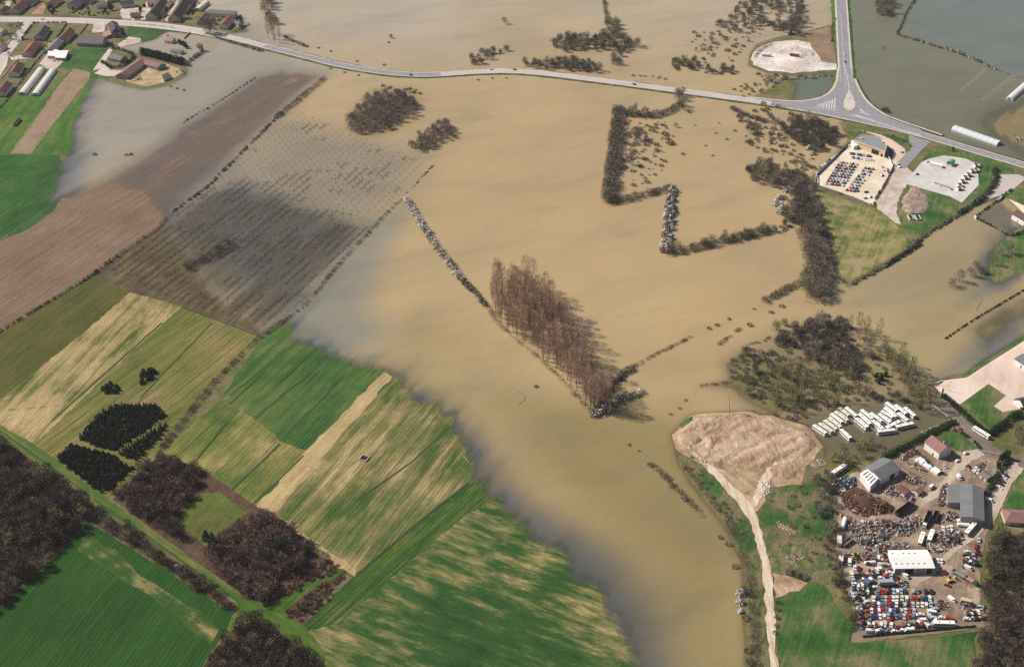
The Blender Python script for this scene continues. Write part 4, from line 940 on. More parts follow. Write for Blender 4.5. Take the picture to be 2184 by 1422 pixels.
def hedge(px, width, height, mkeys, label, name='hedgerow', dens=9.0, size=0.5, ragged=0.5, seed=1, frac=0.0, leafy=True, cat='hedge', group=None, kind=None, gaps=0.0):
    gaps *= 0.45
    """one hedge along a line: leaf clumps and twigs filling an uneven bank"""
    rng = np.random.default_rng(seed)
    pts = line_px(px, 3.0, 0.3); L = sum((pts[i] - pts[i - 1]).length for i in range(1, len(pts)))
    n = int(L * dens * max(1.0, width / 2.5) * (1.0 if leafy else 1.5))
    seg = rng.uniform(0, len(pts) - 1.001, n); i = seg.astype(int); f = seg - i
    A_ = np.array([(p.x, p.y) for p in pts]); a = A_[i]; b = A_[i + 1]; c = a + (b - a) * f[:, None]
    t = b - a; t /= np.linalg.norm(t, axis=1, keepdims=True) + 1e-9; nr = np.stack([-t[:, 1], t[:, 0]], 1)
    nl = max(3, int(L / (1.5 if ragged > 0.3 else 0.9) * max(1.0, width / 4.0)))          # the bushes that make up the hedge
    ls = rng.uniform(0, len(pts) - 1.001, nl); li = ls.astype(int); la = A_[li]; lb_ = A_[li + 1]; lc = la + (lb_ - la) * (ls - li)[:, None]
    lt = lb_ - la; lt /= np.linalg.norm(lt, axis=1, keepdims=True) + 1e-9; lnr = np.stack([-lt[:, 1], lt[:, 0]], 1)
    R0 = min(max(width * 0.42, 0.9), 3.0)
    lr = R0 * (1 - ragged * 0.55 * rng.uniform(0, 1, nl)); lh = height * (1 - ragged * rng.uniform(0, 1, nl) ** 1.3)
    lc = lc + lnr * (rng.uniform(-1, 1, nl) * np.maximum(width / 2 - lr * 0.8, 0.0))[:, None]
    if gaps:
        ok = vnoise(lc[:, 0] / 11 + 3 * seed, lc[:, 1] / 11, seed + 9) > gaps
        lc, lr, lh, lnr = lc[ok], lr[ok], lh[ok], lnr[ok]; nl = len(lc); n = max(40, int(n * ok.mean()))
    j = rng.integers(0, nl, n)
    az = rng.uniform(0, 6.283, n); q_ = rng.uniform(0, 1, n) ** 0.5; z = rng.uniform(0, 1, n) ** 0.75
    rad = lr[j] * q_ * np.sqrt(np.clip(1 - 0.8 * z * z, 0.05, 1))
    c = lc[j]; pos = c + np.stack([np.cos(az), np.sin(az)], 1) * rad[:, None]
    zz = np.maximum(HZA(pos[:, 0], pos[:, 1]), -0.3) + z * lh[j]
    cen = np.stack([pos[:, 0], pos[:, 1], zz], 1); dr = np.stack([np.cos(az) * 0.8, np.sin(az) * 0.8, 0.3 + z], 1)
    o0 = cen.mean(0); o0[2] = 0; cen = cen - o0
    if leafy: V, F = leaves(rng, cen, dr, rng.uniform(size * 0.6, size * 1.3, n))
    else: V, F = blades(rng, cen, dr + rng.normal(size=(n, 3)) * 0.3, rng.uniform(size * 1.4, size * 3.4, n), rng.uniform(size * 0.2, size * 0.48, n))
    mi = ((rng.uniform(0, 1, nl) < frac * 1.15)[j] & (rng.uniform(0, 1, n) < 0.85)).astype(int) if len(mkeys) > 1 else None
    o = mobj(name, arr_mesh(name, V, F, [LM[q] for q in mkeys], mi), None, tuple(o0))
    return tag(o, label, cat, group, kind)

# ------------------------------------------------------------------ the poplar grove in the flood
scatter([(1046, 640), (1062, 618), (1120, 606), (1165, 640), (1205, 690), (1240, 760), (1290, 850), (1300, 880), (1270, 890), (1230, 845), (1180, 790), (1110, 730), (1060, 690)], 6.0, [('poplar', 1)],
        'tall bare reddish poplar in the long grove standing in brown floodwater', 'poplars of the flooded grove', (0.66, 1.16), 3, 220)
hedge([(1040, 648), (1062, 690), (1110, 732), (1180, 792), (1232, 848), (1272, 888)], 5, 3.0, ['dark', 'bare'], 'low dark scrub along the riverward edge of the poplar grove', 'scrub_edge', 8, 0.45, 0.6, 5, 0.5, False)
hedge([(1262, 885), (1292, 878), (1330, 850), (1372, 838)], 8, 5.5, ['dark', 'white'], 'dark scrub with white blossom at the tip of the poplar grove', 'scrub_edge', 14, 0.5, 0.5, 7, 0.45)
hedge([(1270, 880), (1300, 830), (1330, 800), (1345, 786)], 8, 4.5, ['dark', 'bare'], 'dark scrub behind the tip of the poplar grove', 'scrub_edge', 14, 0.5, 0.6, 8, 0.4)
at_px('lime', 1252, 845, 0.8, 'yellow green leafing tree at the tip of the poplar grove')
at_px('willow', 1266, 868, 0.6, 'small yellow willow at the foot of the poplar grove')
hedge([(1346, 785), (1400, 755), (1440, 735), (1474, 718)], 5, 0.9, ['reed'], 'long brown reed bank leading off the poplar grove tip', 'reed_bank', 12, 0.45, 0.5, 9, leafy=False, cat='reeds')
hedge([(1532, 735), (1550, 722), (1580, 700)], 5, 0.8, ['reed'], 'short brown reed bank in the water beside the thicket', 'reed_bank', 12, 0.45, 0.6, 10, leafy=False, cat='reeds')
hedge([(1595, 733), (1625, 728), (1645, 715)], 4, 0.8, ['reed'], 'thin brown reed tongue touching the east thicket', 'reed_bank', 12, 0.45, 0.6, 11, leafy=False, cat='reeds')
hedge([(1492, 822), (1530, 818), (1560, 812)], 5, 0.6, ['reed'], 'flat brown reed spit beside the leaning pale pole', 'reed_bank', 9, 0.45, 0.6, 12, leafy=False, cat='reeds')
# ------------------------------------------------------------------ blossoming hedge
hedge([(866, 426), (882, 452), (900, 482)], 8.5, 4.6, ['dark', 'white'], 'upper stretch of the white blossoming hedge in the flood', 'blossom_hedge', 15, 0.42, 0.5, 15, 0.55)
hedge([(902, 484), (925, 520), (950, 552), (985, 598)], 9, 4.8, ['dark', 'white'], 'middle stretch of the white blossoming hedge in the flood', 'blossom_hedge', 15, 0.42, 0.5, 16, 0.48)
hedge([(987, 600), (1012, 625), (1036, 652)], 7, 4.5, ['dark', 'bare'], 'dark lower stretch of the hedge meeting the poplar grove', 'hedgerow', 16, 0.45, 0.5, 17, 0.3)
# ------------------------------------------------------------------ field hedges on the west side
hedge([(-60, 742), (0, 706), (100, 645), (190, 591)], 3.0, 2.2, ['dark', 'bare'], 'straight dark hedge below the ploughed field', 'hedgerow', 12, 0.45, 0.3, 20, 0.3)
hedge([(190, 591), (222, 566), (252, 546)], 4.0, 2.6, ['dark', 'bare'], 'bushy grey hedge at the corner of the ploughed field', 'hedgerow', 12, 0.45, 0.4, 21, 0.6)
hedge([(256, 542), (300, 512), (336, 486), (362, 456)], 3.6, 2.0, ['bare', 'weed'], 'ragged brown hedge between ploughed field and plantation', 'hedgerow', 9, 0.45, 0.6, 22, 0.5, False, gaps=0.3)
hedge([(362, 456), (400, 428), (440, 400), (482, 358)], 4.0, 2.6, ['dark', 'bare'], 'dark hedge at the flooded end of the ploughed field', 'hedgerow', 11, 0.45, 0.6, 23, 0.3, gaps=0.25)
hedge([(484, 356), (540, 300), (590, 250)], 4.5, 2.4, ['dark'], 'broken dark hedge line standing in flooded ploughland', 'hedgerow', 10, 0.45, 0.6, 24, gaps=0.35)
hedge([(590, 250), (620, 226), (655, 198), (695, 166)], 7.0, 3.4, ['dark', 'bare'], 'thick dark hedge at the roadward end of flooded ploughland', 'hedgerow', 12, 0.5, 0.5, 25, 0.3, False)
hedge([(390, 262), (420, 243), (445, 230)], 3.5, 1.8, ['dark'], 'low dark bushes in a line above the flooded ploughland', 'hedgerow', 7, 0.45, 0.7, 26, gaps=0.4)
hedge([(455, 224), (500, 195), (545, 165)], 3.2, 1.6, ['dark', 'bare'], 'broken line of low bushes beyond the flooded ploughland', 'hedgerow', 7, 0.45, 0.7, 27, 0.4, gaps=0.45)
hedge([(568, 712), (600, 688), (655, 646), (700, 590)], 4.2, 1.6, ['weed', 'reed'], 'brown weedy bank on the plantation edge beside the wheat', 'weed_bank', 12, 0.42, 0.5, 28, 0.5, False, cat='weeds')
hedge([(702, 588), (740, 545), (790, 492), (830, 448), (858, 424)], 4.2, 1.9, ['weed', 'dark'], 'dark weedy bank on the flooded plantation edge', 'weed_bank', 10, 0.42, 0.6, 29, 0.6, False, cat='weeds', gaps=0.2)
hedge([(866, 412), (880, 400), (905, 372), (925, 352)], 3.2, 1.2, ['dark'], 'thin broken line of bushes past the blossoming hedge top', 'hedgerow', 7, 0.4, 0.7, 30, gaps=0.4)
hedge([(556, 716), (520, 752), (470, 802)], 4.4, 1.5, ['weed', 'dark'], 'upper half of the brown ditch hedge between the rowed fields', 'hedgerow', 13, 0.42, 0.4, 31, 0.4, False)
hedge([(468, 804), (430, 850), (395, 895), (345, 955)], 6.0, 2.0, ['weed', 'dark'], 'lower half of the brown ditch hedge by the fir block', 'hedgerow', 13, 0.45, 0.4, 32, 0.4, False)
# ------------------------------------------------------------------ young plantation standing in water
def grid_px(A, B, Cc, nu, nv):
    """rows between the four corners (A,B) and (C)"""
    return [(A[0] + (B[0] - A[0]) * i / nu + (Cc[0] - A[0]) * j / nv, A[1] + (B[1] - A[1]) * i / nu + (Cc[1] - A[1]) * j / nv) for i in range(nu) for j in range(nv)]
rngp = np.random.default_rng(500)
def sapling_mesh(seed):
    r = np.random.default_rng(seed); mb = MB(); mb.tube((0, 0, -0.4), (0, 0, 4.2), 0.09, 0.03, 4)
    n = 26; t = r.uniform(0.3, 1, n); a = r.uniform(0, 6.28, n); cen = np.stack([0.05 * np.cos(a), 0.05 * np.sin(a), t * 4.4], 1)
    V, F = blades(r, cen, np.stack([np.cos(a), np.sin(a), r.uniform(0.6, 1.5, n)], 1), r.uniform(0.6, 1.3, n), r.uniform(0.06, 0.12, n))
    return mb.mesh('sapling_stem', LM['pbark']), arr_mesh('sapling_twigs', V, F, LM['bare'])
SAP = [sapling_mesh(900 + i) for i in range(3)]
pl_poly = [P2(p) for p in [(232, 585), (370, 455), (470, 372), (560, 300), (640, 240), (760, 290), (900, 345), (850, 415), (700, 580), (572, 700), (400, 650)]]
u_ = Vector((math.cos(dirang((340, 650), (560, 470))), math.sin(dirang((340, 650), (560, 470))))); v_ = Vector((-u_.y, u_.x))
o_ = Vector(P2((340, 650))); saps = []
for i in range(-40, 90):
    for j in range(-60, 60):
        q = o_ + u_ * (i * 7.0) + v_ * (j * 7.5)
        if inpoly(q.x, q.y, pl_poly): saps.append((q.x + RT.uniform(-.5, .5), q.y + RT.uniform(-.5, .5)))
saps.sort(key=lambda p: p[1])
for n_, (x, y) in enumerate(saps[:300]):
    e = empty('sapling_tree', (x, y, max(HZ(x, y), -0.3)), RT.uniform(0, 6), 'thin young tree in the weedy rows of the half flooded plantation', 'tree', 'saplings of the half flooded plantation')
    s_ = RT.uniform(0.8, 1.25); e.scale = (s_, s_, s_); tm, cm = RT.choice(SAP); mobj('trunk', tm, e); mobj('crown', cm, e)
# the plantation's far saplings and the weeds along its rows (nobody could count them)
def blade_field(name, label, pts, h, ln, wd, nper, mkeys, seed, spread, cat, mixf=0.3):
    r = np.random.default_rng(seed); Pn = np.repeat(np.array(pts), nper, 0); n = len(Pn)
    cx = Pn[:, 0] + r.normal(size=n) * spread[0] * u_.x + r.normal(size=n) * spread[1] * v_.x
    cy = Pn[:, 1] + r.normal(size=n) * spread[0] * u_.y + r.normal(size=n) * spread[1] * v_.y
    z = np.maximum(HZA(cx, cy), -0.15) + r.uniform(0, h, n)
    cen = np.stack([cx, cy, z], 1)
    V, F = blades(r, cen, np.stack([r.normal(size=n), r.normal(size=n), r.uniform(0.3, 1.2, n)], 1), r.uniform(*ln, n), r.uniform(*wd, n))
    mi = (r.uniform(0, 1, n) < mixf).astype(int) if len(mkeys) > 1 else None
    return tag(mobj(name, arr_mesh(name, V, F, [LM[q] for q in mkeys], mi)), label, cat, None, 'stuff')
far = saps[300:]
if far: blade_field('far_saplings', 'distant rows of young trees in the deeper flood water', far, 1.6, (0.7, 1.5), (0.12, 0.3), 12, ['dark'], 71, (1.1, 0.3), 'saplings')
wp = []
for i in range(-40, 90):
    for j in range(-60, 60):
        for t in range(3):
            q = o_ + u_ * (i * 7.0 + t * 2.3) + v_ * (j * 7.5 + 3.7)
            if inpoly(q.x, q.y, pl_poly):
                hz = HZ(q.x, q.y)
                if vnoise(np.array([q.x / 14]), np.array([q.y / 14]), 5)[0] + (0.34 if hz > -0.1 else (0.26 if hz > -0.55 else -0.12)) > 0.62: wp.append((q.x, q.y))
blade_field('row_weeds', 'brown weeds along the rows of the young plantation', wp, 0.8, (0.5, 1.3), (0.15, 0.42), 15, ['weed', 'dark'], 72, (1.2, 0.42), 'weeds', 0.5)
hedge([(400, 575), (440, 555), (480, 530), (500, 520)], 16, 3.2, ['weed', 'dark'], 'dark bramble patch inside the weedy plantation', 'bramble_patch', 9, 0.55, 0.5, 33, 0.6, False, cat='brambles')
# ------------------------------------------------------------------ fir block and clumps in the west fields
LF = 'small black green fir packed into the upper block of the fir plantation'
scatter([(168, 938), (215, 882), (250, 864), (335, 864), (352, 893), (240, 964)], 2.4, [('fir', 1)], LF, 'firs of the upper block', (0.4, 0.55), 5, 900, keep=130, mass='closed dark canopy filling the upper fir block', jit=0.2)
scatter([(249, 970), (356, 903), (358, 912), (340, 937), (292, 986)], 2.4, [('fir', 1)], 'small black green fir in the middle strip of the fir plantation', 'firs of the middle strip', (0.4, 0.55), 55, 900, keep=50, mass='closed dark canopy filling the middle fir strip', jit=0.2)
scatter([(152, 950), (122, 980), (170, 1020), (222, 1056), (285, 1002), (240, 975)], 2.5, [('fir', 1)], 'small black green fir packed into the lower block of the fir plantation', 'firs of the lower block', (0.42, 0.6), 6, 900, keep=110, mass='closed dark canopy filling the lower fir block', jit=0.2)
scatter([(220, 832), (232, 820), (250, 822), (256, 832), (240, 842), (222, 842)], 3.2, [('fir', 1)], 'dark fir in the smaller clump out in the stubble field', 'firs of the smaller clump', (0.8, 1.1), 7)
scatter([(304, 798), (318, 788), (334, 794), (330, 806), (312, 818), (298, 824)], 3.2, [('fir', 1)], 'dark fir in the longer clump out in the stubble field', 'firs of the longer clump', (0.8, 1.15), 8)
# ------------------------------------------------------------------ woods and thickets in the south-west corner
WL = {'wood': 'bare purplish brown tree in the dark south west wood', 'woodg': 'bare tree with yellow green catkins in the dark south west wood', 'dark': 'low dark tree in the south west wood', 'fir': 'dark fir among the bare south west wood', 'blossom': 'pale blossoming shrub on the edge of the south west wood'}
WG = {k_: v_2.replace('bare ', '').replace('dark ', '') + 's' for k_, v_2 in WL.items()}
scatter([(-60, 905), (0, 945), (100, 1010), (200, 1090), (178, 1118), (0, 1296), (-60, 1345)], 5.6, [('wood', 7), ('woodg', 2.6), ('dark', 1.6), ('fir', 0.3), ('blossom', 0.4)], WL, WG, (0.6, 1.3), 11, 230, keep=150, mass='tangled bare growth filling the dark south west wood')
SL = {'wood': 'bare brown tree in the narrow belt beside the green track', 'woodg': 'pale catkin tree in the narrow belt beside the green track', 'blossom': 'whitish shrub in the narrow belt beside the green track', 'dark': 'dark low tree in the narrow belt beside the green track'}
scatter([(205, 1095), (290, 1145), (400, 1222), (498, 1288), (496, 1304), (470, 1296), (340, 1204), (200, 1112)], 5.4, [('wood', 7), ('woodg', 1.6), ('dark', 2), ('blossom', 0.5)], SL, {k_: 'belt ' + k_ for k_ in SL}, (0.6, 0.9), 12, 140, keep=60, mass='tangled bare growth filling the narrow belt beside the track')
TL = {'red': 'ruddy brown bare thicket tree below the striped stubble', 'wood': 'darker bare tree in the ruddy thicket below the stubble', 'shrub': 'grey green shrub in the ruddy thicket below the stubble'}
scatter([(340, 972), (432, 1010), (405, 1058), (372, 1110), (400, 1170), (440, 1190), (330, 1125), (245, 1064)], 4.6, [('red', 7), ('wood', 2), ('shrub', 0.7)], TL, {k_: 'thicket ' + k_ for k_ in TL}, (0.75, 1.2), 13, 150, keep=55, mass='ruddy tangled growth filling the thicket below the stubble')
T2 = {'red': 'ruddy brown bare tree in the thicket beside the pale headland', 'wood': 'darker bare tree in the thicket beside the pale headland', 'shrub': 'grey green shrub in the thicket beside the pale headland'}
scatter([(470, 1150), (560, 1096), (640, 1152), (668, 1180), (560, 1285), (520, 1268), (440, 1205)], 4.6, [('red', 7), ('wood', 2), ('shrub', 0.5)], T2, {k_: 'headland thicket ' + k_ for k_ in T2}, (0.85, 1.3), 14, 150, keep=55, mass='ruddy tangled growth filling the thicket beside the headland')
scatter([(680, 1190), (735, 1214), (660, 1246), (570, 1298), (560, 1292)], 3.6, [('shrubr', 1)], 'low russet bush on the rough strip beside the green lane', 'russet bushes of the rough strip', (0.5, 0.8), 15, 60)
scatter([(742, 1222), (670, 1258), (610, 1310), (640, 1332), (690, 1300)], 3.4, [('shrubr', 1)], 'low russet bush on the triangle between the two green lanes', 'russet bushes of the lane triangle', (0.5, 0.8), 16, 60)
BL = {'wood': 'bare brown tree in the wood at the bottom below the green lane', 'woodg': 'yellowish catkin tree in the wood at the bottom below the green lane', 'blossom': 'whitish shrub in the wood at the bottom below the green lane', 'dark': 'dark tree in the wood at the bottom below the green lane'}
scatter([(505, 1338), (555, 1322), (690, 1424), (720, 1490), (440, 1490), (448, 1424)], 5.4, [('wood', 6), ('woodg', 2), ('dark', 2), ('blossom', 0.5)], BL, {k_: 'bottom wood ' + k_ for k_ in BL}, (0.65, 1.0), 17, 110, keep=45, mass='tangled bare growth filling the wood at the bottom')
at_px('fir', 455, 1160, 1.2, 'dark fir at the corner of the thicket clearing')
at_px('fir', 440, 1150, 1.1, 'dark fir inside the thicket clearing corner')
# ------------------------------------------------------------------ wet thickets north of the main road
NL = {'dark': 'dark bare tree in the flooded thicket beside the main road bend', 'bud': 'greenish budding tree in the flooded thicket beside the main road bend', 'bare': 'brown bare tree in the flooded thicket beside the main road bend', 'shrub': 'dark shrub in the flooded thicket beside the main road bend'}
NG = {k_: 'road bend thicket ' + k_ for k_ in NL}
scatter([(1175, 100), (1190, 82), (1320, 75), (1365, 100), (1330, 112), (1290, 108), (1200, 112)], 8.5, [('dark', 4), ('bud', 3), ('bare', 3)], NL, NG, (0.8, 1.15), 21, 60, keep=22, mass='tangled growth at the back of the road bend thicket')
scatter([(1112, 142), (1150, 132), (1240, 128), (1270, 140), (1290, 160), (1210, 152), (1130, 146)], 7.5, [('dark', 4), ('bud', 2), ('bare', 3), ('shrub', 2)], NL, NG, (0.7, 1.05), 22, 50, keep=18, mass='tangled growth at the front of the road bend thicket')
scatter([(1292, 135), (1320, 118), (1345, 115), (1330, 128), (1310, 150)], 8.5, [('dark', 3), ('bare', 2)], NL, NG, (0.6, 0.9), 23, 14)
scatter([(1292, 52), (1325, 52), (1330, 78), (1300, 78)], 9, [('bud', 2), ('bare', 1)], 'greenish tree in the short belt running north from the road bend thicket', 'short belt north of the bend', (0.8, 1.1), 24, 10)
hedge([(1289, 4), (1292, 28), (1294, 50)], 6, 4, ['bud', 'dark'], 'narrow green hedge line at the top edge of the flood', 'hedgerow', 10, 0.6, 0.5, 41, 0.5, False)
at_px('lime', 1120, 136, 1.0, 'light green tree on the inside of the main road bend')
scatter([(1000, 132), (1030, 112), (1085, 108), (1050, 122), (1030, 138), (1005, 142)], 7, [('dark', 3), ('shrub', 2), ('bare', 1)], 'dark bush in the small island thicket left of the road bend', 'bushes of the small roadside island', (0.6, 1.0), 25, 24)
at_px('blossom', 1010, 128, 0.9, 'white blossoming shrub on the small roadside island')
at_px('bare', 1078, 52, 0.85, 'lone bare tree standing in the far flood')
at_px('dark', 834, 82, 0.6, 'lone dark tree beside a white bush in the far flood')
at_px('blossom', 829, 92, 0.8, 'white blossoming bush alone in the far flood')
scatter([(1525, 60), (1560, 30), (1590, -10), (1720, -20), (1720, 50), (1690, 75), (1640, 62), (1570, 66)], 10.5, [('dark', 3), ('bud', 2), ('bare', 3), ('shrub', 2)], {'dark': 'dark tree in the open wet wood beside the quarry', 'bud': 'greenish tree in the open wet wood beside the quarry', 'bare': 'bare brown tree in the open wet wood beside the quarry', 'shrub': 'dark shrub in the open wet wood beside the quarry'}, {k_: 'quarry wood ' + k_ for k_ in ('dark', 'bud', 'bare', 'shrub')}, (0.75, 1.1), 26, 80, keep=20, mass='tangled growth in the open wet wood by the quarry')
at_px('blossom', 1682, 74, 2.0, 'large whitish shrub on the quarry rim')
scatter([(1655, 60), (1700, 40), (1725, 50), (1715, 75), (1670, 82)], 7, [('dark', 2), ('bare', 1)], 'dark round tree at the quarry rim', 'trees at the quarry rim', (0.8, 1.1), 27, 14)
scatter([(1415, 140), (1440, 125), (1490, 130), (1490, 148), (1440, 150)], 7, [('lime', 2), ('dark', 3), ('shrub', 2)], 'green or dark bush in the clump halfway to the crossroads', 'clump halfway to the crossroads', (0.7, 1.05), 28, 24)
scatter([(1495, 148), (1560, 145), (1572, 158), (1510, 160)], 6.5, [('shrub', 3), ('dark', 2)], 'dark bush in the low row halfway to the crossroads', 'low row halfway to the crossroads', (0.7, 0.95), 29, 24)
scatter([(1470, 80), (1600, 60), (1610, 90), (1560, 130), (1480, 110)], 17, [('shrub', 2), ('bare', 1), ('shrubb', 1)], 'scattered bush standing alone in water left of the quarry', 'scattered bushes left of the quarry', (0.3, 1.3), 30, 22)
scatter([(1330, 158), (1440, 166), (1440, 175), (1340, 165)], 8, [('shrubb', 1)], 'low grey brush pile on the main road bank', 'brush on the road bank', (0.5, 0.8), 31, 14)
scatter([(1560, 185), (1640, 170), (1680, 165), (1650, 190), (1580, 210)], 9, [('shrub', 2), ('shrubg', 2)], 'low bush on the marshy corner before the crossroads', 'bushes on the marshy corner', (0.6, 0.9), 32, 24)
scatter([(1610, 158), (1690, 164), (1770, 160), (1780, 166), (1690, 172), (1620, 168)], 6, [('shrubb', 1), ('shrub', 1)], 'brown bush on the bank between quarry and small pond', 'bushes between quarry and pond', (0.5, 0.85), 33, 34)
# willows and poplars beside the village
scatter([(565, 80), (585, 70), (604, 85), (590, 98)], 6, [('poplar', 1)], 'tall bare brown tree beside the road leaving the village', 'tall trees beside the village exit', (0.85, 1.0), 34, 6)
scatter([(555, -10), (580, -20), (598, 45), (585, 70), (570, 60)], 8, [('dark', 2), ('bare', 1)], 'dark tree in the belt at the top edge beside the village', 'belt at the village edge', (0.9, 1.3), 35, 14)
hedge([(605, 78), (625, 88), (655, 100)], 6, 3, ['dark', 'bare'], 'dark scrub row along the road leaving the village', 'scrub_edge', 10, 0.5, 0.5, 42, 0.4)
for i_, (x_, y_) in enumerate([(680, 104), (706, 111), (762, 132), (820, 140)]): at_px('shrub', x_, y_, 0.6, 'small dark bush on the upper verge of the flooded road', 'bushes on the upper verge')
for i_, (x_, y_) in enumerate([(705, 148), (735, 156), (765, 162), (1080, 168), (1020, 172), (1050, 168)]): at_px('shrub', x_, y_, 0.55, 'small dark bush in the water below the flooded road', 'bushes below the flooded road')
hedge([(440, 72), (480, 86), (520, 98), (560, 110)], 7, 2.2, ['dark', 'bare'], 'dark bushy bank below the road leaving the village', 'scrub_edge', 10, 0.5, 0.5, 43, 0.4)
# ------------------------------------------------------------------ thicket islands mid-left
scatter([(742, 262), (770, 225), (800, 205), (860, 205), (895, 225), (872, 255), (825, 280), (775, 288), (745, 280)], 6.4, [('bare', 6), ('dark', 3), ('shrub', 2)], {'bare': 'brown bare tree on the larger thicket island', 'dark': 'dark tree on the larger thicket island', 'shrub': 'dark shrub on the larger thicket island'}, {k_: 'larger island ' + k_ for k_ in ('bare', 'dark', 'shrub')}, (0.6, 0.95), 41, 120, keep=26, mass='tangled brown growth on the larger thicket island')
scatter([(845, 200), (865, 205), (870, 222), (855, 222)], 5, [('ever', 1)], 'near black evergreen on the larger thicket island', 'evergreens of the larger island', (0.9, 1.2), 42, 7)
scatter([(800, 185), (830, 182), (905, 195), (900, 205), (830, 200)], 7, [('shrub', 2), ('shrubg', 1), ('blossom', 0.6)], {'shrub': 'low dark bush on the top of the larger thicket island', 'shrubg': 'low green bush on the top of the larger thicket island', 'blossom': 'whitish bush on the top of the larger thicket island'}, {k_: 'larger island top ' + k_ for k_ in ('shrub', 'shrubg', 'blossom')}, (0.6, 0.9), 43, 24)
at_px('lime', 783, 206, 0.7, 'light green tree on the edge of the larger thicket island')
scatter([(872, 312), (900, 288), (942, 262), (975, 282), (955, 300), (918, 325), (885, 322)], 5.6, [('bare', 4), ('dark', 3), ('red', 1)], 'bare grey brown tree on the smaller thicket island', 'trees of the smaller thicket island', (0.55, 0.85), 44, 90, keep=16, mass='tangled brown growth on the smaller thicket island')
# ------------------------------------------------------------------ drowned hedges east of the middle
hedge([(1322, 236), (1314, 290), (1308, 345), (1302, 400), (1298, 432)], 15, 7.0, ['dark', 'bare'], 'broad drowned hedge running straight down the flood', 'hedgerow', 18, 0.7, 0.5, 50, 0.45, False)
hedge([(1298, 434), (1340, 426), (1385, 415), (1436, 402)], 11, 4.6, ['dark', 'bare'], 'drowned hedge turning off the foot of the broad hedge', 'hedgerow', 16, 0.6, 0.5, 51, 0.35, False)
hedge([(1434, 404), (1430, 440), (1426, 480), (1420, 538)], 11, 5.4, ['dark', 'white'], 'drowned hedge with white tufts running down to the corner', 'hedgerow', 18, 0.6, 0.5, 52, 0.28)
hedge([(1420, 540), (1470, 532), (1540, 518), (1600, 502), (1642, 492)], 11, 5.6, ['dark', 'bud'], 'drowned hedge running right from the corner to the tree belt', 'hedgerow', 18, 0.6, 0.5, 53, 0.3, False)
hedge([(1318, 240), (1360, 248), (1410, 246), (1450, 225)], 9, 5, ['dark', 'bare'], 'drowned hedge across the top of the flooded plot', 'hedgerow', 16, 0.65, 0.5, 54, 0.4, False)
scatter([(1440, 205), (1460, 205), (1462, 240), (1440, 245)], 7, [('bare', 1)], 'bare tree at the end of the drowned hedge below the road', 'trees at the drowned hedge end', (0.8, 1.0), 45, 6)
scatter([(1330, 275), (1400, 262), (1460, 265), (1420, 340), (1400, 400), (1345, 380)], 13, [('shrub', 3), ('bare', 1), ('shrubb', 2)], 'bush standing in water inside the drowned hedges', 'bushes inside the drowned hedges', (0.3, 1.35), 46, 30)
scatter([(1470, 235), (1560, 250), (1600, 300), (1500, 350), (1450, 340)], 26, [('shrubb', 2), ('shrub', 1)], 'scattered bush in the open water of the drowned plot', 'scattered bushes of the drowned plot', (0.5, 0.8), 47, 18)
hedge([(1562, 232), (1590, 246), (1630, 258), (1665, 264)], 8, 4, ['dark', 'bare'], 'drowned dark hedge just below the main road', 'hedgerow', 14, 0.6, 0.5, 55, 0.3, False)
EL = {'dark': 'dark tree in the flooded belt left of the car yard', 'bare': 'bare tree in the flooded belt left of the car yard', 'bud': 'greenish tree in the flooded belt left of the car yard', 'blossom': 'white blossoming shrub in the flooded belt left of the car yard', 'shrub': 'dark shrub in the flooded belt left of the car yard', 'lime': 'light green tree in the flooded belt left of the car yard', 'shrubb': 'brown shrub in the flooded belt left of the car yard'}
EG = {k_: 'car yard belt ' + k_ for k_ in EL}
scatter([(1660, 275), (1690, 255), (1740, 258), (1790, 290), (1775, 320), (1735, 330), (1700, 305)], 6.6, [('dark', 5), ('bare', 3)], EL, EG, (0.8, 1.15), 51, 60, keep=16, mass='tangled dark growth below the crossroads')
scatter([(1580, 270), (1650, 280), (1690, 300), (1640, 312), (1590, 305)], 11, [('shrub', 3), ('dark', 1)], EL, EG, (0.4, 1.3), 52, 22)
scatter([(1590, 360), (1640, 345), (1690, 370), (1690, 400), (1640, 402), (1600, 385)], 6.8, [('dark', 4), ('bud', 1), ('bare', 2)], EL, EG, (0.7, 1.0), 53, 40, keep=16, mass='tangled dark growth right of the drowned plot')
for x_, y_, s_ in ((1594, 362, 1.1), (1606, 366, 1.0), (1733, 330, 1.5), (1726, 320, 1.3), (1662, 425, 1.7), (1655, 438, 1.6), (1670, 445, 1.7), (1663, 455, 1.5), (1676, 410, 1.3), (1682, 472, 1.1)): at_px('blossom', x_, y_, s_, EL['blossom'], EG['blossom'])
at_px('lime', 1710, 352, 0.9, EL['lime'], EG['lime'])
scatter([(1690, 375), (1720, 385), (1740, 430), (1760, 500), (1745, 520), (1700, 480), (1672, 470), (1685, 430)], 6.2, [('dark', 5), ('bare', 3)], EL, EG, (0.75, 1.1), 54, 80, keep=18, mass='tangled dark growth left of the rough meadow')
scatter([(1735, 410), (1752, 440), (1768, 500), (1776, 540), (1765, 520), (1745, 450)], 5.5, [('shrub', 2), ('shrubb', 2)], EL, EG, (0.7, 0.9), 55, 30)
scatter([(1640, 488), (1680, 475), (1695, 490), (1650, 498)], 6, [('dark', 2), ('shrub', 2)], EL, EG, (0.7, 0.9), 56, 14)
CL = {'bare': 'tall bare tree in the clump standing below the tree belt', 'bud': 'greenish tall tree in the clump standing below the tree belt', 'budpoplar': 'slim tall tree in the clump standing below the tree belt', 'dark': 'dark tree in the clump standing below the tree belt'}
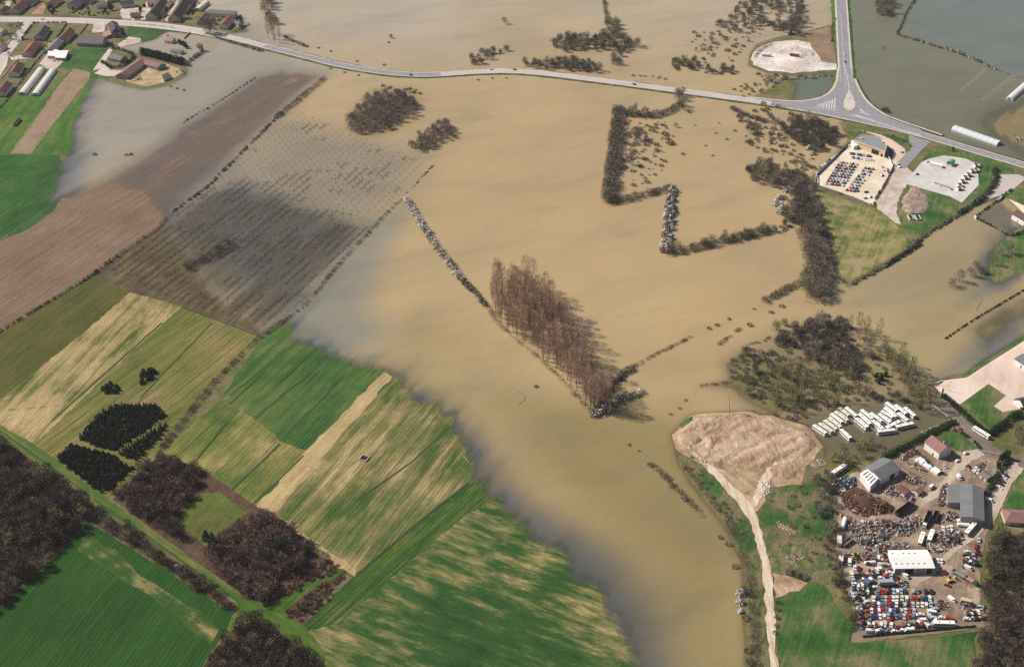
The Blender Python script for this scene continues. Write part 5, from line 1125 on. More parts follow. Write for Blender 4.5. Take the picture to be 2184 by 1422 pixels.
scatter([(1700, 495), (1740, 500), (1762, 560), (1760, 640), (1720, 648), (1712, 600), (1715, 550)], 6.4, [('bare', 4), ('bud', 2), ('budpoplar', 2), ('dark', 2)], CL, {k_: 'clump below the belt ' + k_ for k_ in CL}, (0.9, 1.25), 57, 70, keep=18, mass='tangled growth in the tall clump below the belt')
hedge([(1628, 645), (1655, 630), (1690, 612), (1715, 604)], 8, 4, ['bud', 'dark'], 'greenish drowned hedge reaching left from the tall clump', 'hedgerow', 14, 0.6, 0.6, 58, 0.6, False)
for x_, y_, s_ in ((1608, 660, .5), (1555, 682, .6), (1530, 695, .7), (1512, 702, .6), (1668, 655, .8), (1598, 695, .8), (1645, 668, .7)): at_px('shrub', x_, y_, s_, 'small half drowned bush in the line leading to the tall clump', 'half drowned bushes in a line')
# ------------------------------------------------------------------ big wet thicket above the bus yard
HL = {'bare': 'bare brown tree in the wet thicket above the buses', 'dark': 'dark tree in the wet thicket above the buses', 'bud': 'hazy green tree in the wet thicket above the buses', 'budpoplar': 'slim pale budding poplar in the wet thicket above the buses', 'shrub': 'dark shrub in the wet thicket above the buses', 'lime': 'light green tree in the wet thicket above the buses', 'shrubb': 'brown shrub in the wet thicket above the buses', 'ever': 'near black evergreen in the wet thicket above the buses', 'shrubg': 'olive shrub in the wet thicket above the buses'}
HG = {k_: 'wet thicket ' + k_ for k_ in HL}
scatter([(1655, 735), (1700, 695), (1750, 682), (1800, 690), (1805, 730), (1840, 780), (1830, 815), (1780, 800), (1740, 770), (1690, 745)], 6.6, [('dark', 6), ('bare', 3), ('bud', 1)], HL, HG, (0.75, 1.05), 61, 140, keep=18, mass='tangled dark growth in the middle of the wet thicket')
scatter([(1800, 690), (1850, 700), (1900, 740), (1860, 790), (1815, 740)], 9, [('budpoplar', 5), ('bare', 1)], HL, HG, (0.75, 1.0), 62, 50)
scatter([(1560, 765), (1600, 750), (1670, 755), (1660, 790), (1640, 850), (1590, 830), (1555, 800)], 7.5, [('shrub', 3), ('shrubb', 3), ('dark', 2), ('shrubg', 1)], HL, HG, (0.6, 1.0), 63, 70, keep=30, mass='tangled brush on the spit beside the pale pole')
scatter([(1660, 790), (1740, 780), (1830, 820), (1860, 850), (1790, 862), (1745, 880), (1690, 900), (1650, 880), (1640, 840)], 7.0, [('budpoplar', 6), ('bud', 4), ('shrubg', 3)], HL, HG, (0.65, 1.0), 64, 130)
scatter([(1880, 745), (1920, 770), (1960, 810), (1990, 850), (2000, 880), (1965, 880), (1930, 840), (1890, 800)], 6.6, [('budpoplar', 5), ('bud', 2), ('lime', 1)], HL, HG, (0.8, 1.1), 65, 70)
scatter([(1855, 790), (1890, 800), (1900, 830), (1870, 825)], 6, [('ever', 1)], HL, HG, (0.6, 0.9), 66, 12)
scatter([(1830, 830), (1900, 835), (1950, 850), (1900, 860), (1830, 850)], 7, [('shrub', 2), ('shrubb', 2), ('dark', 1)], HL, HG, (0.6, 1.0), 67, 30)
scatter([(1560, 770), (1600, 748), (1660, 735), (1700, 695), (1760, 684), (1810, 695), (1870, 745), (1930, 800), (1985, 860), (1960, 882), (1900, 858), (1800, 862), (1740, 885), (1690, 902), (1640, 880), (1590, 840)], 5.2, [('shrubb', 1)], HL['shrubb'], HG['shrubb'], (0.5, 0.95), 69, 900, keep=20, mass='low brown brush spread through the wet thicket', frac=0.42)
scatter([(1640, 215), (1700, 245), (1790, 285), (1740, 340), (1735, 380), (1760, 500), (1700, 480), (1670, 420), (1690, 350), (1600, 310), (1570, 240)], 7.0, [('shrub', 1)], EL['shrub'], EG['shrub'], (0.3, 1.2), 70, 500, keep=20, mass='low grey brush spread through the belt left of the car yard', frac=0.55)
scatter([(1480, 70), (1600, 20), (1720, 0), (1700, 60), (1600, 90), (1560, 150), (1440, 150)], 11.0, [('shrubb', 1)], 'low brown bush in the loose scrub left of the quarry', 'loose scrub left of the quarry', (0.3, 1.2), 74, 200, keep=40, mass='low brown scrub spread left of the quarry', frac=0.6)
scatter([(1330, 250), (1420, 255), (1440, 300), (1400, 395), (1320, 410)], 8.0, [('shrubb', 1)], 'thin brown bush inside the drowned plot', 'thin bushes inside the drowned plot', (0.3, 1.1), 75, 120, keep=20, mass='thin brown brush inside the drowned plot', frac=0.55)
for hp, sp, lb, gp, sd2 in (([(1312, 236), (1332, 236), (1312, 434), (1292, 434)], 7.0, 'bare tree rising from the broad drowned hedge', 'trees of the broad drowned hedge', 76), ([(1425, 535), (1540, 508), (1640, 482), (1640, 496), (1540, 524), (1425, 548)], 9.0, 'bare tree rising from the drowned hedge right of the corner', 'trees of the drowned corner hedge', 77), ([(1318, 232), (1410, 240), (1410, 254), (1318, 250)], 8.0, 'bare tree rising from the hedge across the drowned plot top', 'trees of the drowned top hedge', 78)): scatter(hp, sp, [('bud', 1)], lb.replace('bare', 'thin'), gp, (0.45, 0.75), sd2, 40)
at_px('lime', 1655, 705, 1.0, HL['lime'], HG['lime']); at_px('lime', 1672, 695, 0.9, HL['lime'], HG['lime'])
at_px('lime', 1596, 840, 0.75, 'bright green leafing shrub at the foot of the leaning pale pole')
ML = {'bud': 'hazy green tree between the bus yard and the scrap heaps', 'budpoplar': 'slim budding tree between the bus yard and the scrap heaps', 'lime': 'light green tree between the bus yard and the scrap heaps'}
scatter([(1780, 965), (1830, 948), (1880, 940), (1875, 962), (1830, 985), (1790, 1000), (1760, 985)], 7, [('bud', 3), ('lime', 3)], ML, {k_: 'yard divide ' + k_ for k_ in ML}, (0.6, 0.85), 68, 24)
# ------------------------------------------------------------------ trees round the scrapyard
YL = {'dark': 'dark tree along the western fence of the scrapyard', 'bare': 'bare tree along the western fence of the scrapyard', 'bud': 'greenish tree along the western fence of the scrapyard', 'shrub': 'dark shrub along the western fence of the scrapyard', 'lime': 'light green tree along the western fence of the scrapyard'}
YG = {k_: 'scrapyard fence ' + k_ for k_ in YL}
scatter([(1725, 1020), (1765, 1005), (1785, 1040), (1770, 1100), (1785, 1180), (1800, 1240), (1830, 1340), (1812, 1330), (1775, 1240), (1760, 1180), (1745, 1100)], 6.2, [('dark', 4), ('bare', 4), ('bud', 1), ('shrub', 2)], YL, YG, (0.5, 0.8), 71, 110, keep=18, mass='tangled growth along the western scrapyard fence')
at_px('lime', 1787, 1236, 0.8, YL['lime'], YG['lime']); at_px('lime', 1780, 1245, 0.7, YL['lime'], YG['lime'])
RL = {'wood': 'dark bare tree in the black south east wood', 'dark': 'low dark tree in the black south east wood', 'ever': 'near black evergreen in the south east wood', 'bud': 'greenish tree on the edge of the south east wood'}
RG = {k_: 'south east wood ' + k_ for k_ in RL}
scatter([(2120, 1150), (2200, 1130), (2280, 1130), (2280, 1480), (2075, 1480), (2085, 1400), (2110, 1345), (2100, 1280), (2098, 1210)], 5.4, [('wood', 8), ('ever', 3), ('dark', 1)], RL, RG, (0.75, 1.1), 72, 180, keep=60, mass='tangled dark growth filling the south east wood')
scatter([(2108, 1155), (2125, 1130), (2145, 1140), (2130, 1175)], 5, [('bud', 1)], RL, RG, (0.7, 0.9), 73, 6)
at_px('shrub', 1695, 1225, 1.1, 'brown bush heap beside the sandy turning place'); at_px('shrub', 1712, 1232, 1.0, 'dark bush heap beside the sandy turning place'); at_px('shrubb', 1683, 1222, 0.9, 'pale brown bush heap beside the sandy turning place')
for i_, (x_, y_, k_) in enumerate([(1660, 1286, 'shrub'), (1659, 1300, 'shrub'), (1657, 1318, 'shrub'), (1655, 1335, 'shrub'), (1652, 1350, 'shrubb')]): at_px(k_, x_, y_, 0.55, 'low dark heap in the row beside the sandy track', 'dark heaps in a row beside the track')
# ------------------------------------------------------------------ river bank below the sand
hedge([(1388, 990), (1415, 1012), (1440, 1040), (1470, 1070), (1500, 1100)], 6, 2.0, ['dark', 'white'], 'narrow drowned hedge with white tufts beside the sand bank', 'hedgerow', 12, 0.5, 0.5, 81, 0.12, False)
hedge([(1452, 985), (1480, 1020), (1520, 1068), (1556, 1120)], 5, 1.6, ['reed', 'dark'], 'brown reedy river bank beside the sand', 'reed_bank', 10, 0.45, 0.6, 82, 0.4, False, cat='reeds')
hedge([(1558, 1124), (1585, 1180), (1600, 1240), (1606, 1300), (1612, 1420), (1616, 1480)], 7, 1.8, ['reed', 'dark'], 'brown reedy river bank beside the sandy track', 'reed_bank', 10, 0.45, 0.6, 83, 0.4, False, cat='reeds')
scatter([(1532, 1140), (1555, 1150), (1568, 1170), (1545, 1165)], 5, [('shrubb', 1)], 'half drowned brown bush below the sand bank', 'half drowned bushes below the bank', (0.6, 0.9), 84, 8)
scatter([(1562, 1195), (1580, 1210), (1585, 1225), (1568, 1215)], 5, [('shrubb', 1)], 'half drowned brown bush on the bend of the bank', 'half drowned bushes on the bend', (0.6, 0.9), 85, 6)
for x_, y_, s_ in ((1578, 1268, 1.1), (1577, 1285, 1.0), (1580, 1305, 0.9)): at_px('blossom', x_, y_, s_, 'whitish blossoming bush on the river bank beside the track', 'blossoming bushes on the bank')
for x_, y_, s_ in ((1590, 1262, 1.1), (1598, 1270, 0.9), (1592, 1320, 0.9), (1596, 1390, 0.8), (1600, 1415, 0.9)): at_px('shrub', x_, y_, s_, 'dark bush on the river bank beside the track', 'dark bushes on the bank')
for x_, y_ in ((1342, 950), (1362, 963), (1430, 885), (1450, 872), (1462, 855)): at_px('tuft', x_, y_, 1.1, 'floating brown weed tuft between grove and sand bank', 'weed tufts between grove and sand')
at_px('shrub', 1143, 826, 0.6, 'lone little bush in the open river left of the grove')
# ------------------------------------------------------------------ the east side
for x_, y_, s_ in ((2030, 612, .9), (2045, 602, .9)): at_px('bare', x_, y_, s_, 'bare fruit tree drowned in open brown water', 'drowned fruit trees')
for x_, y_, s_ in ((2070, 590, .8), (2085, 580, .9), (2095, 585, .7)): at_px('bare', x_, y_, s_, 'bare fruit tree at the grassy waterline', 'fruit trees at the waterline')
for x_, y_, s_ in ((2130, 545, .8), (2150, 540, .9), (2115, 565, .8)): at_px('bare', x_, y_, s_, 'bare fruit tree on the green orchard lawn', 'fruit trees on the orchard lawn')
hedge([(2122, 362), (2123, 385), (2108, 412), (2075, 438), (2045, 458)], 7, 3.2, ['ever', 'dark'], 'dark clipped hedge curving round the concrete pad', 'hedge', 16, 0.5, 0.25, 91, 0.3)
hedge([(2043, 460), (1985, 494), (1930, 538), (1880, 572), (1815, 606)], 5.5, 2.2, ['dark', 'bare'], 'long ragged hedge along the flooded lane', 'hedgerow', 14, 0.5, 0.5, 92, 0.3)
hedge([(1890, 566), (1925, 545), (1965, 520)], 5, 2.6, ['ever'], 'dense dark green hedge in the water beside the long ragged hedge', 'hedge', 18, 0.45, 0.15, 93)
hedge([(2082, 462), (2110, 441), (2127, 429)], 3, 2.2, ['ever'], 'dark garden hedge on the upper left of the flooded garden', 'hedge', 18, 0.4, 0.1, 94)
hedge([(2136, 421), (2158, 406)], 3, 2.2, ['ever'], 'dark garden hedge beside the gate of the flooded garden', 'hedge', 18, 0.4, 0.1, 95)
hedge([(2084, 466), (2120, 485), (2157, 503), (2200, 486)], 3, 2.4, ['ever'], 'dark garden hedge along the waterside of the flooded garden', 'hedge', 18, 0.4, 0.1, 96)
hedge([(2012, 846), (2050, 880), (2090, 915), (2112, 928)], 5, 3.0, ['ever'], 'dark hedge between the dirt lane and the garden lawn', 'hedge', 18, 0.5, 0.15, 97)
hedge([(2112, 928), (2150, 900), (2195, 870)], 6, 4.0, ['ever'], 'tall dark hedge along the right of the garden lawn', 'hedge', 18, 0.55, 0.15, 98)
hedge([(1885, 978), (1930, 955), (1980, 928), (2035, 902)], 6, 3.4, ['ever'], 'tall dark hedge between bus yard and white house', 'hedge', 20, 0.55, 0.15, 99)
hedge([(1948, 960), (1968, 980), (1990, 1000), (2015, 1014)], 3.4, 2.4, ['ever'], 'dark hedge behind the white container row', 'hedge', 18, 0.45, 0.15, 100)
hedge([(2050, 925), (2072, 940), (2092, 960)], 3, 2.0, ['ever'], 'low dark hedge along the lane beside the house lawn', 'hedge', 18, 0.4, 0.2, 101)
hedge([(2145, 985), (2130, 1010), (2110, 1045), (2100, 1060)], 5, 3.6, ['ever', 'dark'], 'dark hedge dividing the yard from the parked cars', 'hedge', 18, 0.5, 0.3, 102, 0.3)
for x_, y_, s_ in ((2135, 985, .9), (2145, 978, 1.0), (2128, 998, .8)): at_px('ever', x_, y_, s_, 'dark evergreen at the head of the yard hedge', 'evergreens at the head of the yard hedge')
for x_, y_ in ((2032, 918), (2046, 916)): at_px('pinkb', x_, y_, 0.7, 'pink flowering small tree beside the dirt lane', 'pink flowering trees')
scatter([(2150, 925), (2200, 915), (2230, 960), (2170, 960)], 6, [('bud', 2), ('bare', 1)], 'hazy tree in the wet plot right of the lone bus', 'trees right of the lone bus', (0.6, 0.8), 103, 20)
at_px('ever', 2032, 322, 0.7, 'dark young conifer on the grass beside the main road'); at_px('evshrub', 1905, 291, 0.6, 'small evergreen on the garage verge')
hedge([(1868, 285), (1905, 293), (1935, 304), (1944, 314)], 2.4, 0.9, ['ever', 'red'], 'low mixed planting along the garage verge', 'hedge', 12, 0.35, 0.4, 104, 0.3)
at_px('yellow', 1842, 281, 0.8, 'yellow forsythia behind the garage'); at_px('yellow', 1806, 305, 0.7, 'yellow forsythia at the car yard fence'); at_px('yellow', 1857, 438, 1.0, 'yellow forsythia at the lower corner of the car yard')
hedge([(1905, 360), (1890, 390), (1868, 425), (1864, 440)], 3.0, 2.0, ['ever', 'dark'], 'dark hedge along the right side of the car yard', 'hedge', 16, 0.4, 0.3, 105, 0.4)
hedge([(1790, 414), (1820, 424), (1840, 432)], 2.4, 1.6, ['ever'], 'dark hedge stretch along the lower car yard fence', 'hedge', 16, 0.4, 0.3, 106)
at_px('shrub', 1886, 236, 1.3, 'round brown bush beside the crossroads'); at_px('shrub', 1890, 240, 1.2, 'round dark bush beside the crossroads flood')
scatter([(1862, 12), (1878, 2), (1908, 6), (1912, 30), (1885, 40), (1866, 32)], 5.2, [('bare', 3), ('dark', 2)], 'grey bare tree in the round clump in the green flood', 'round clump in the green flood', (0.75, 1.0), 107, 24)
at_px('bare', 1884, 106, 0.35, 'tiny lone tree in the green flood')
hedge([(1955, -5), (1935, 25), (1925, 50), (1912, 72)], 4, 3, ['dark'], 'thin drowned hedge running up the green flood', 'hedgerow', 9, 0.5, 0.6, 108)
hedge([(1912, 74), (1950, 85), (2000, 100), (2040, 112), (2080, 128), (2122, 148)], 5.5, 3.4, ['dark', 'white'], 'long drowned hedge crossing the green flood', 'hedgerow', 12, 0.5, 0.55, 109, 0.15)
hedge([(2124, 149), (2160, 160), (2200, 172)], 3, 1.0, ['dark', 'reed'], 'faint drowned hedge end at the right of the green flood', 'hedgerow', 7, 0.4, 0.6, 110, 0.4)
hedge([(1782, 40), (1775, 60), (1774, 90)], 4, 2.6, ['bare', 'dark'], 'bare scrub along the north road bank', 'scrub_edge', 9, 0.5, 0.6, 111, 0.5)
hedge([(2195, 612), (2130, 650), (2070, 686), (2016, 722)], 1.6, 1.5, ['ever'], 'long thin dark hedge crossing the flood at the right', 'hedge', 22, 0.35, 0.1, 112)
# ------------------------------------------------------------------ village greenery
hedge([(302, 116), (330, 122), (360, 130), (396, 139)], 8, 8.5, ['pine'], 'tall black conifer hedge beside the farm', 'hedge', 34, 0.7, 0.2, 120)
hedge([(398, 136), (410, 126), (424, 116), (432, 108)], 6, 4, ['white', 'dark'], 'pale flowering hedge at the flooded garden end', 'hedge', 14, 0.5, 0.4, 121, 0.6)
at_px('willow', 426, 110, 1.05, 'bright yellow willow at the flooded garden')
for x_, y_, s_ in ((441, 72, 1.9), (448, 72, 1.7)): at_px('bare', x_, y_, s_, 'tall bare tree beside the village street exit', 'tall trees beside the village street')
for x_, y_, s_ in ((384, 96, 1.0), (392, 100, 1.2), (398, 104, 1.0)): at_px('ever', x_, y_, s_, 'dark conifer beside the flooded house', 'conifers beside the flooded house')
at_px('yellow', 358, 78, 1.0, 'yellow forsythia in the flooded garden')
hedge([(218, 134), (240, 146), (265, 140), (285, 122), (262, 108), (240, 104)], 4.5, 3.2, ['ever', 'dark'], 'dark hedge round the grey roofed cottage', 'hedge', 16, 0.5, 0.3, 122, 0.3)
hedge([(72, 50), (58, 68), (47, 84)], 2.5, 2.2, ['ever'], 'dark garden hedge along the village side street', 'hedge', 18, 0.4, 0.15, 123)
hedge([(47, 86), (80, 88), (110, 90)], 2.2, 1.6, ['ever'], 'dark garden hedge below the brown roofed house', 'hedge', 16, 0.4, 0.15, 124)
hedge([(72, 50), (105, 49), (140, 49)], 2.2, 1.6, ['ever'], 'dark garden hedge along the village street', 'hedge', 16, 0.4, 0.15, 125)
hedge([(143, 50), (135, 64), (118, 86)], 2.2, 1.8, ['ever'], 'dark garden hedge beside the orange roofed house', 'hedge', 16, 0.4, 0.2, 126)
hedge([(188, 53), (178, 66), (172, 74)], 2.0, 1.4, ['ever'], 'dark garden hedge by the long grey barn', 'hedge', 14, 0.4, 0.2, 127)
hedge([(104, 104), (80, 130), (55, 162), (20, 210), (0, 232)], 1.6, 1.6, ['ever'], 'long dark boundary hedge beside the polytunnels', 'hedge', 16, 0.35, 0.15, 128)
hedge([(500, 68), (515, 62), (532, 52)], 3, 2.0, ['ever'], 'dark hedge at the last village house', 'hedge', 16, 0.4, 0.1, 129)
hedge([(292, 53), (320, 55), (350, 58), (372, 61)], 1.4, 1.0, ['ever'], 'low dark hedge along the lower village pavement', 'hedge', 14, 0.3, 0.1, 130)
scatter([(98, 18), (112, 14), (125, 30), (110, 34)], 5, [('ever', 1)], 'dark garden tree above the village street', 'garden trees above the street', (0.6, 0.9), 131, 6)
for x_, y_, s_ in ((238, 22, 1.2), (232, 14, 1.0), (225, 26, 0.8), (300, 24, 0.9)): at_px('ever', x_, y_, s_, 'dark conifer between the upper village houses', 'conifers between the upper houses')
scatter([(188, 26), (225, 24), (235, 36), (190, 36)], 5, [('evshrub', 1)], 'green garden bush above the village street', 'garden bushes above the street', (0.6, 0.9), 132, 12)
scatter([(450, 40), (470, 42), (462, 56), (448, 52)], 4.5, [('evshrub', 1)], 'green bush in the garden of the long white house', 'bushes of the long white house', (0.7, 1.0), 133, 8)
scatter([(498, 38), (515, 36), (520, 50), (500, 58)], 5, [('evshrub', 2), ('ever', 1)], 'dark bush behind the last village house', 'bushes behind the last house', (0.6, 0.9), 134, 8)
scatter([(0, 0), (40, -10), (36, 14), (4, 20)], 6, [('ever', 2), ('bare', 1)], 'dark tree behind the first village barn', 'trees behind the first barn', (0.7, 1.0), 135, 6)
scatter([(400, 22), (425, -10), (430, 10), (412, 35)], 5, [('evshrub', 1)], 'dark bush beside the cream tunnel', 'bushes beside the cream tunnel', (0.7, 1.0), 136, 8)
for x_, y_ in ((20, 120), (250, 80), (262, 84)): at_px('bare', x_, y_, 0.5, 'small bare garden tree in the village', 'bare garden trees in the village')
for x_, y_ in ((203, 331), (270, 332), (280, 331)): at_px('shrub', x_, y_, 0.7, 'dark bush standing alone in the village flood', 'lone bushes in the village flood')
for x_, y_ in ((365, 186), (393, 194), (378, 190)): at_px('shrub', x_, y_, 0.6, 'dark bush in the water below the farmyard', 'bushes below the farmyard')

scatter([(0, 62), (60, 52), (52, 80), (20, 100), (0, 110)], 9, [('evshrub', 2), ('bare', 1)], 'garden bush beside the village side street', 'garden bushes by the side street', (0.5, 0.8), 141, 12)
scatter([(75, 90), (110, 92), (95, 112), (60, 118)], 8, [('evshrub', 2), ('bare', 0.6)], 'garden bush round the red bungalow', 'garden bushes round the red bungalow', (0.45, 0.7), 142, 10)
scatter([(150, 20), (190, 18), (190, 34), (140, 34)], 7, [('ever', 2), ('evshrub', 2)], 'dark garden growth below the blue slate house', 'garden growth below the slate house', (0.5, 0.8), 143, 12)
scatter([(300, -5), (330, -12), (340, 18), (305, 22)], 8, [('ever', 1), ('bare', 1)], 'tree between the pink roof and the black barn', 'trees between pink roof and black barn', (0.6, 0.9), 144, 8)
scatter([(40, -12), (100, -15), (95, 6), (45, 8)], 9, [('ever', 1), ('bare', 2)], 'tree behind the red soil yard', 'trees behind the red soil yard', (0.6, 0.9), 145, 10)

scatter([(1640, 1050), (1720, 1020), (1760, 1060), (1760, 1180), (1720, 1230), (1660, 1180)], 11, [('shrubb', 2), ('shrub', 1), ('shrubg', 1)], 'low rough bush on the scrub meadow beside the scrapyard', 'rough bushes of the scrub meadow', (0.25, 0.7), 151, 40)
scatter([(1470, 965), (1500, 1000), (1560, 1085), (1600, 1150), (1590, 1160), (1540, 1090), (1470, 1000)], 6, [('shrubb', 1)], 'low brown bush on the bank between track and river', 'brown bushes between track and river', (0.25, 0.6), 152, 40)

# ================================================================== BUILDINGS
def roofmat(name, c, rib=2.2, var=0.2):
    if name in _mats: return _mats[name]
    k = NT(name); ob = k.obj(); ps = k.pos()
    f = k.math('ADD', k.math('MULTIPLY', k.noise(ps, 0.9, 5, 0.7), 0.55), k.math('MULTIPLY', k.noise(ps, 0.15, 3), 0.45))
    q = k.ramp(f, [(0.3, tuple(x * (1 - 1.7 * var) for x in c)), (0.5, c), (0.7, tuple(min(.85, x * (1 + var)) for x in c))])
    x = k.n('SeparateXYZ'); k.l(ob, x.inputs[0])
    wv = k.math('SINE', k.math('MULTIPLY', x.outputs[0], 6.283 * rib))
    k.base(q); k.bump(wv, 0.5, 0.05); k.b.inputs['Roughness'].default_value = 0.85
    _mats[name] = k.m; return k.m
RM = dict(red=roofmat('red_roof_tile', (0.26, 0.085, 0.062)), dred=roofmat('dark_red_roof_tile', (0.155, 0.062, 0.055)), brown=roofmat('brown_roof_tile', (0.105, 0.066, 0.062)), dark=roofmat('dark_roof_tile', (0.062, 0.052, 0.060)),
          grey=roofmat('grey_roof_tile', (0.165, 0.142, 0.135)), orange=roofmat('orange_roof_tile', (0.34, 0.145, 0.085)), pink=roofmat('pink_roof_tile', (0.36, 0.21, 0.18)), slate=roofmat('blue_slate', (0.085, 0.095, 0.125)),
          maroon=roofmat('maroon_roof_tile', (0.24, 0.125, 0.11)), fibre=roofmat('fibre_cement_roof', (0.155, 0.155, 0.165), 3.5, 0.15), white=roofmat('white_sheet_roof', (0.74, 0.72, 0.70), 3.0, 0.06), felt=roofmat('roof_felt', (0.22, 0.23, 0.25), 0.3, 0.1))
WM = dict(cream=mat('cream_render', (0.52, 0.455, 0.38), 0.9, 0.12, 0.4), white=mat('white_render', (0.70, 0.67, 0.63), 0.9, 0.07, 0.4), stone=mat('stone_wall', (0.36, 0.30, 0.25), 0.95, 0.25, 1.2),
          metal=mat('painted_sheet_wall', (0.62, 0.63, 0.66), 0.6, 0.08, 0.4), buff=mat('buff_sheet_wall', (0.60, 0.47, 0.33), 0.7, 0.08, 0.3), grey=mat('grey_sheet_wall', (0.26, 0.26, 0.28), 0.7, 0.15, 0.4), pinkw=mat('pink_render', (0.50, 0.37, 0.31), 0.9, 0.12, 0.4))
M_GLASS = mat('window_glass', (0.035, 0.04, 0.05), 0.15, 0.1, 1.0, spec=0.6)
M_FRAME = mat('window_frame', (0.55, 0.53, 0.5), 0.6, 0.05, 1.0)
M_DOOR = mat('door_paint', (0.12, 0.07, 0.05), 0.6, 0.2, 1.0)
M_DARK = mat('dark_opening', (0.018, 0.016, 0.016), 0.9, 0.2, 1.0)
M_CHIM = mat('chimney_brick', (0.42, 0.33, 0.27), 0.9, 0.2, 1.0)
_wb = MB(); _wb.box(-0.62, 0.62, -0.03, 0.03, -0.75, 0.75, 0); W_FRAME = _wb.mesh('window', M_FRAME)
_wb = MB(); _wb.box(-0.48, 0.48, -0.02, 0.045, -0.6, 0.6, 0); W_PANE = _wb.mesh('pane', M_GLASS)
_wb = MB(); _wb.box(-0.6, 0.6, -0.03, 0.05, 0, 2.1, 0); D_MESH = _wb.mesh('door', M_DOOR)
def window(parent, x, y, z, rz):
    w_ = mobj('window', W_FRAME, parent, (x, y, z), rz); mobj('pane', W_PANE, w_)
def house(A, B, width, eave, ridge, roof, wall, label, name='house', cat='house', hip=0.0, wins=(3, 1), chim=True, z0=None, door=True, over=0.45, storeys=1, group=None):
    """A, B: ends of the ridge as seen in the photograph"""
    if z0 is None: z0 = 0.62
    a = P(A[0], A[1], z0 + ridge); b = P(B[0], B[1], z0 + ridge); m = (a + b) / 2; L = (b - a).length; ang = math.atan2(b.y - a.y, b.x - a.x)
    if math.cos(ang) < 0: ang += math.pi
    e = empty(name, (m.x, m.y, z0 - 0.3), ang, label, cat, group)
    ev = eave + 0.3; rg = ridge + 0.3; l = L / 2 + (hip if hip else 0); h = width / 2
    mb = MB()
    q = [(-l, -h), (l, -h), (l, h), (-l, h)]
    for i in range(4):
        (x0, y0), (x1, y1) = q[i], q[(i + 1) % 4]
        if i % 2 and not hip: mb.poly([(x0, y0, 0), (x1, y1, 0), (x1, y1, ev), (x0, 0, rg - 0.12), (x0, y0, ev)])
        else: mb.poly([(x0, y0, 0), (x1, y1, 0), (x1, y1, ev), (x0, y0, ev)])
    mb.build('wall', wall, e)
    rb = MB(); sl = (rg - ev) / h; lo = l + over; ho = h + over; ze = ev - over * sl + 0.05; zr = rg + 0.05; t = 0.16
    rl = (L / 2) if hip else lo
    for sg in (-1, 1):
        p = [(-lo, sg * ho, ze), (lo, sg * ho, ze), (rl, 0, zr), (-rl, 0, zr)]
        if sg > 0: p = p[::-1]
        rb.poly(p); rb.poly([(x, y, z - t) for x, y, z in p[::-1]])
        rb.poly([(-lo, sg * ho, ze - t), (lo, sg * ho, ze - t), (lo, sg * ho, ze), (-lo, sg * ho, ze)][::1 if sg < 0 else -1])
        if hip: 
            p = [(sg * lo, -ho, ze), (sg * lo, ho, ze), (sg * rl, 0, zr)]
            if sg < 0: p = p[::-1]
            rb.poly(p)
        else:
            rb.poly([(sg * lo, -ho, ze - t), (sg * lo, 0, zr - t), (sg * lo, 0, zr), (sg * lo, -ho, ze)]); rb.poly([(sg * lo, 0, zr - t), (sg * lo, ho, ze - t), (sg * lo, ho, ze), (sg * lo, 0, zr)])
    r_ = rb.build('roof', roof, e)
    if chim:
        cb = MB(); cx = L * 0.22; cb.box(cx - 0.35, cx + 0.35, -0.3 + h * .2, 0.3 + h * .2, rg - 1.0, rg + 1.0); cb.box(cx - 0.42, cx + 0.42, -0.37 + h * .2, 0.37 + h * .2, rg + 1.0, rg + 1.12); cb.build('chimney', M_CHIM, r_)
    nl, ng = wins
    for s_ in range(storeys):
        z = 1.9 + s_ * 2.7
        if z + 0.8 > ev: break
        for i in range(nl):
            x = -l + (i + 0.5) * 2 * l / nl
            for sg in (-1, 1):
                if s_ == 0 and door and sg == -1 and i == nl // 2: continue
                window(e, x, sg * (h + 0.02), z, 0 if sg < 0 else math.pi)
        for i in range(ng):
            y = -h + (i + 0.5) * 2 * h / ng
            for sg in (-1, 1): window(e, sg * (l + 0.02), y, z, math.pi / 2 * sg)
    if door and nl:
        i = nl // 2; mobj('door', D_MESH, e, (-l + (i + 0.5) * 2 * l / nl, -h - 0.02, 0.3), 0)
    return e
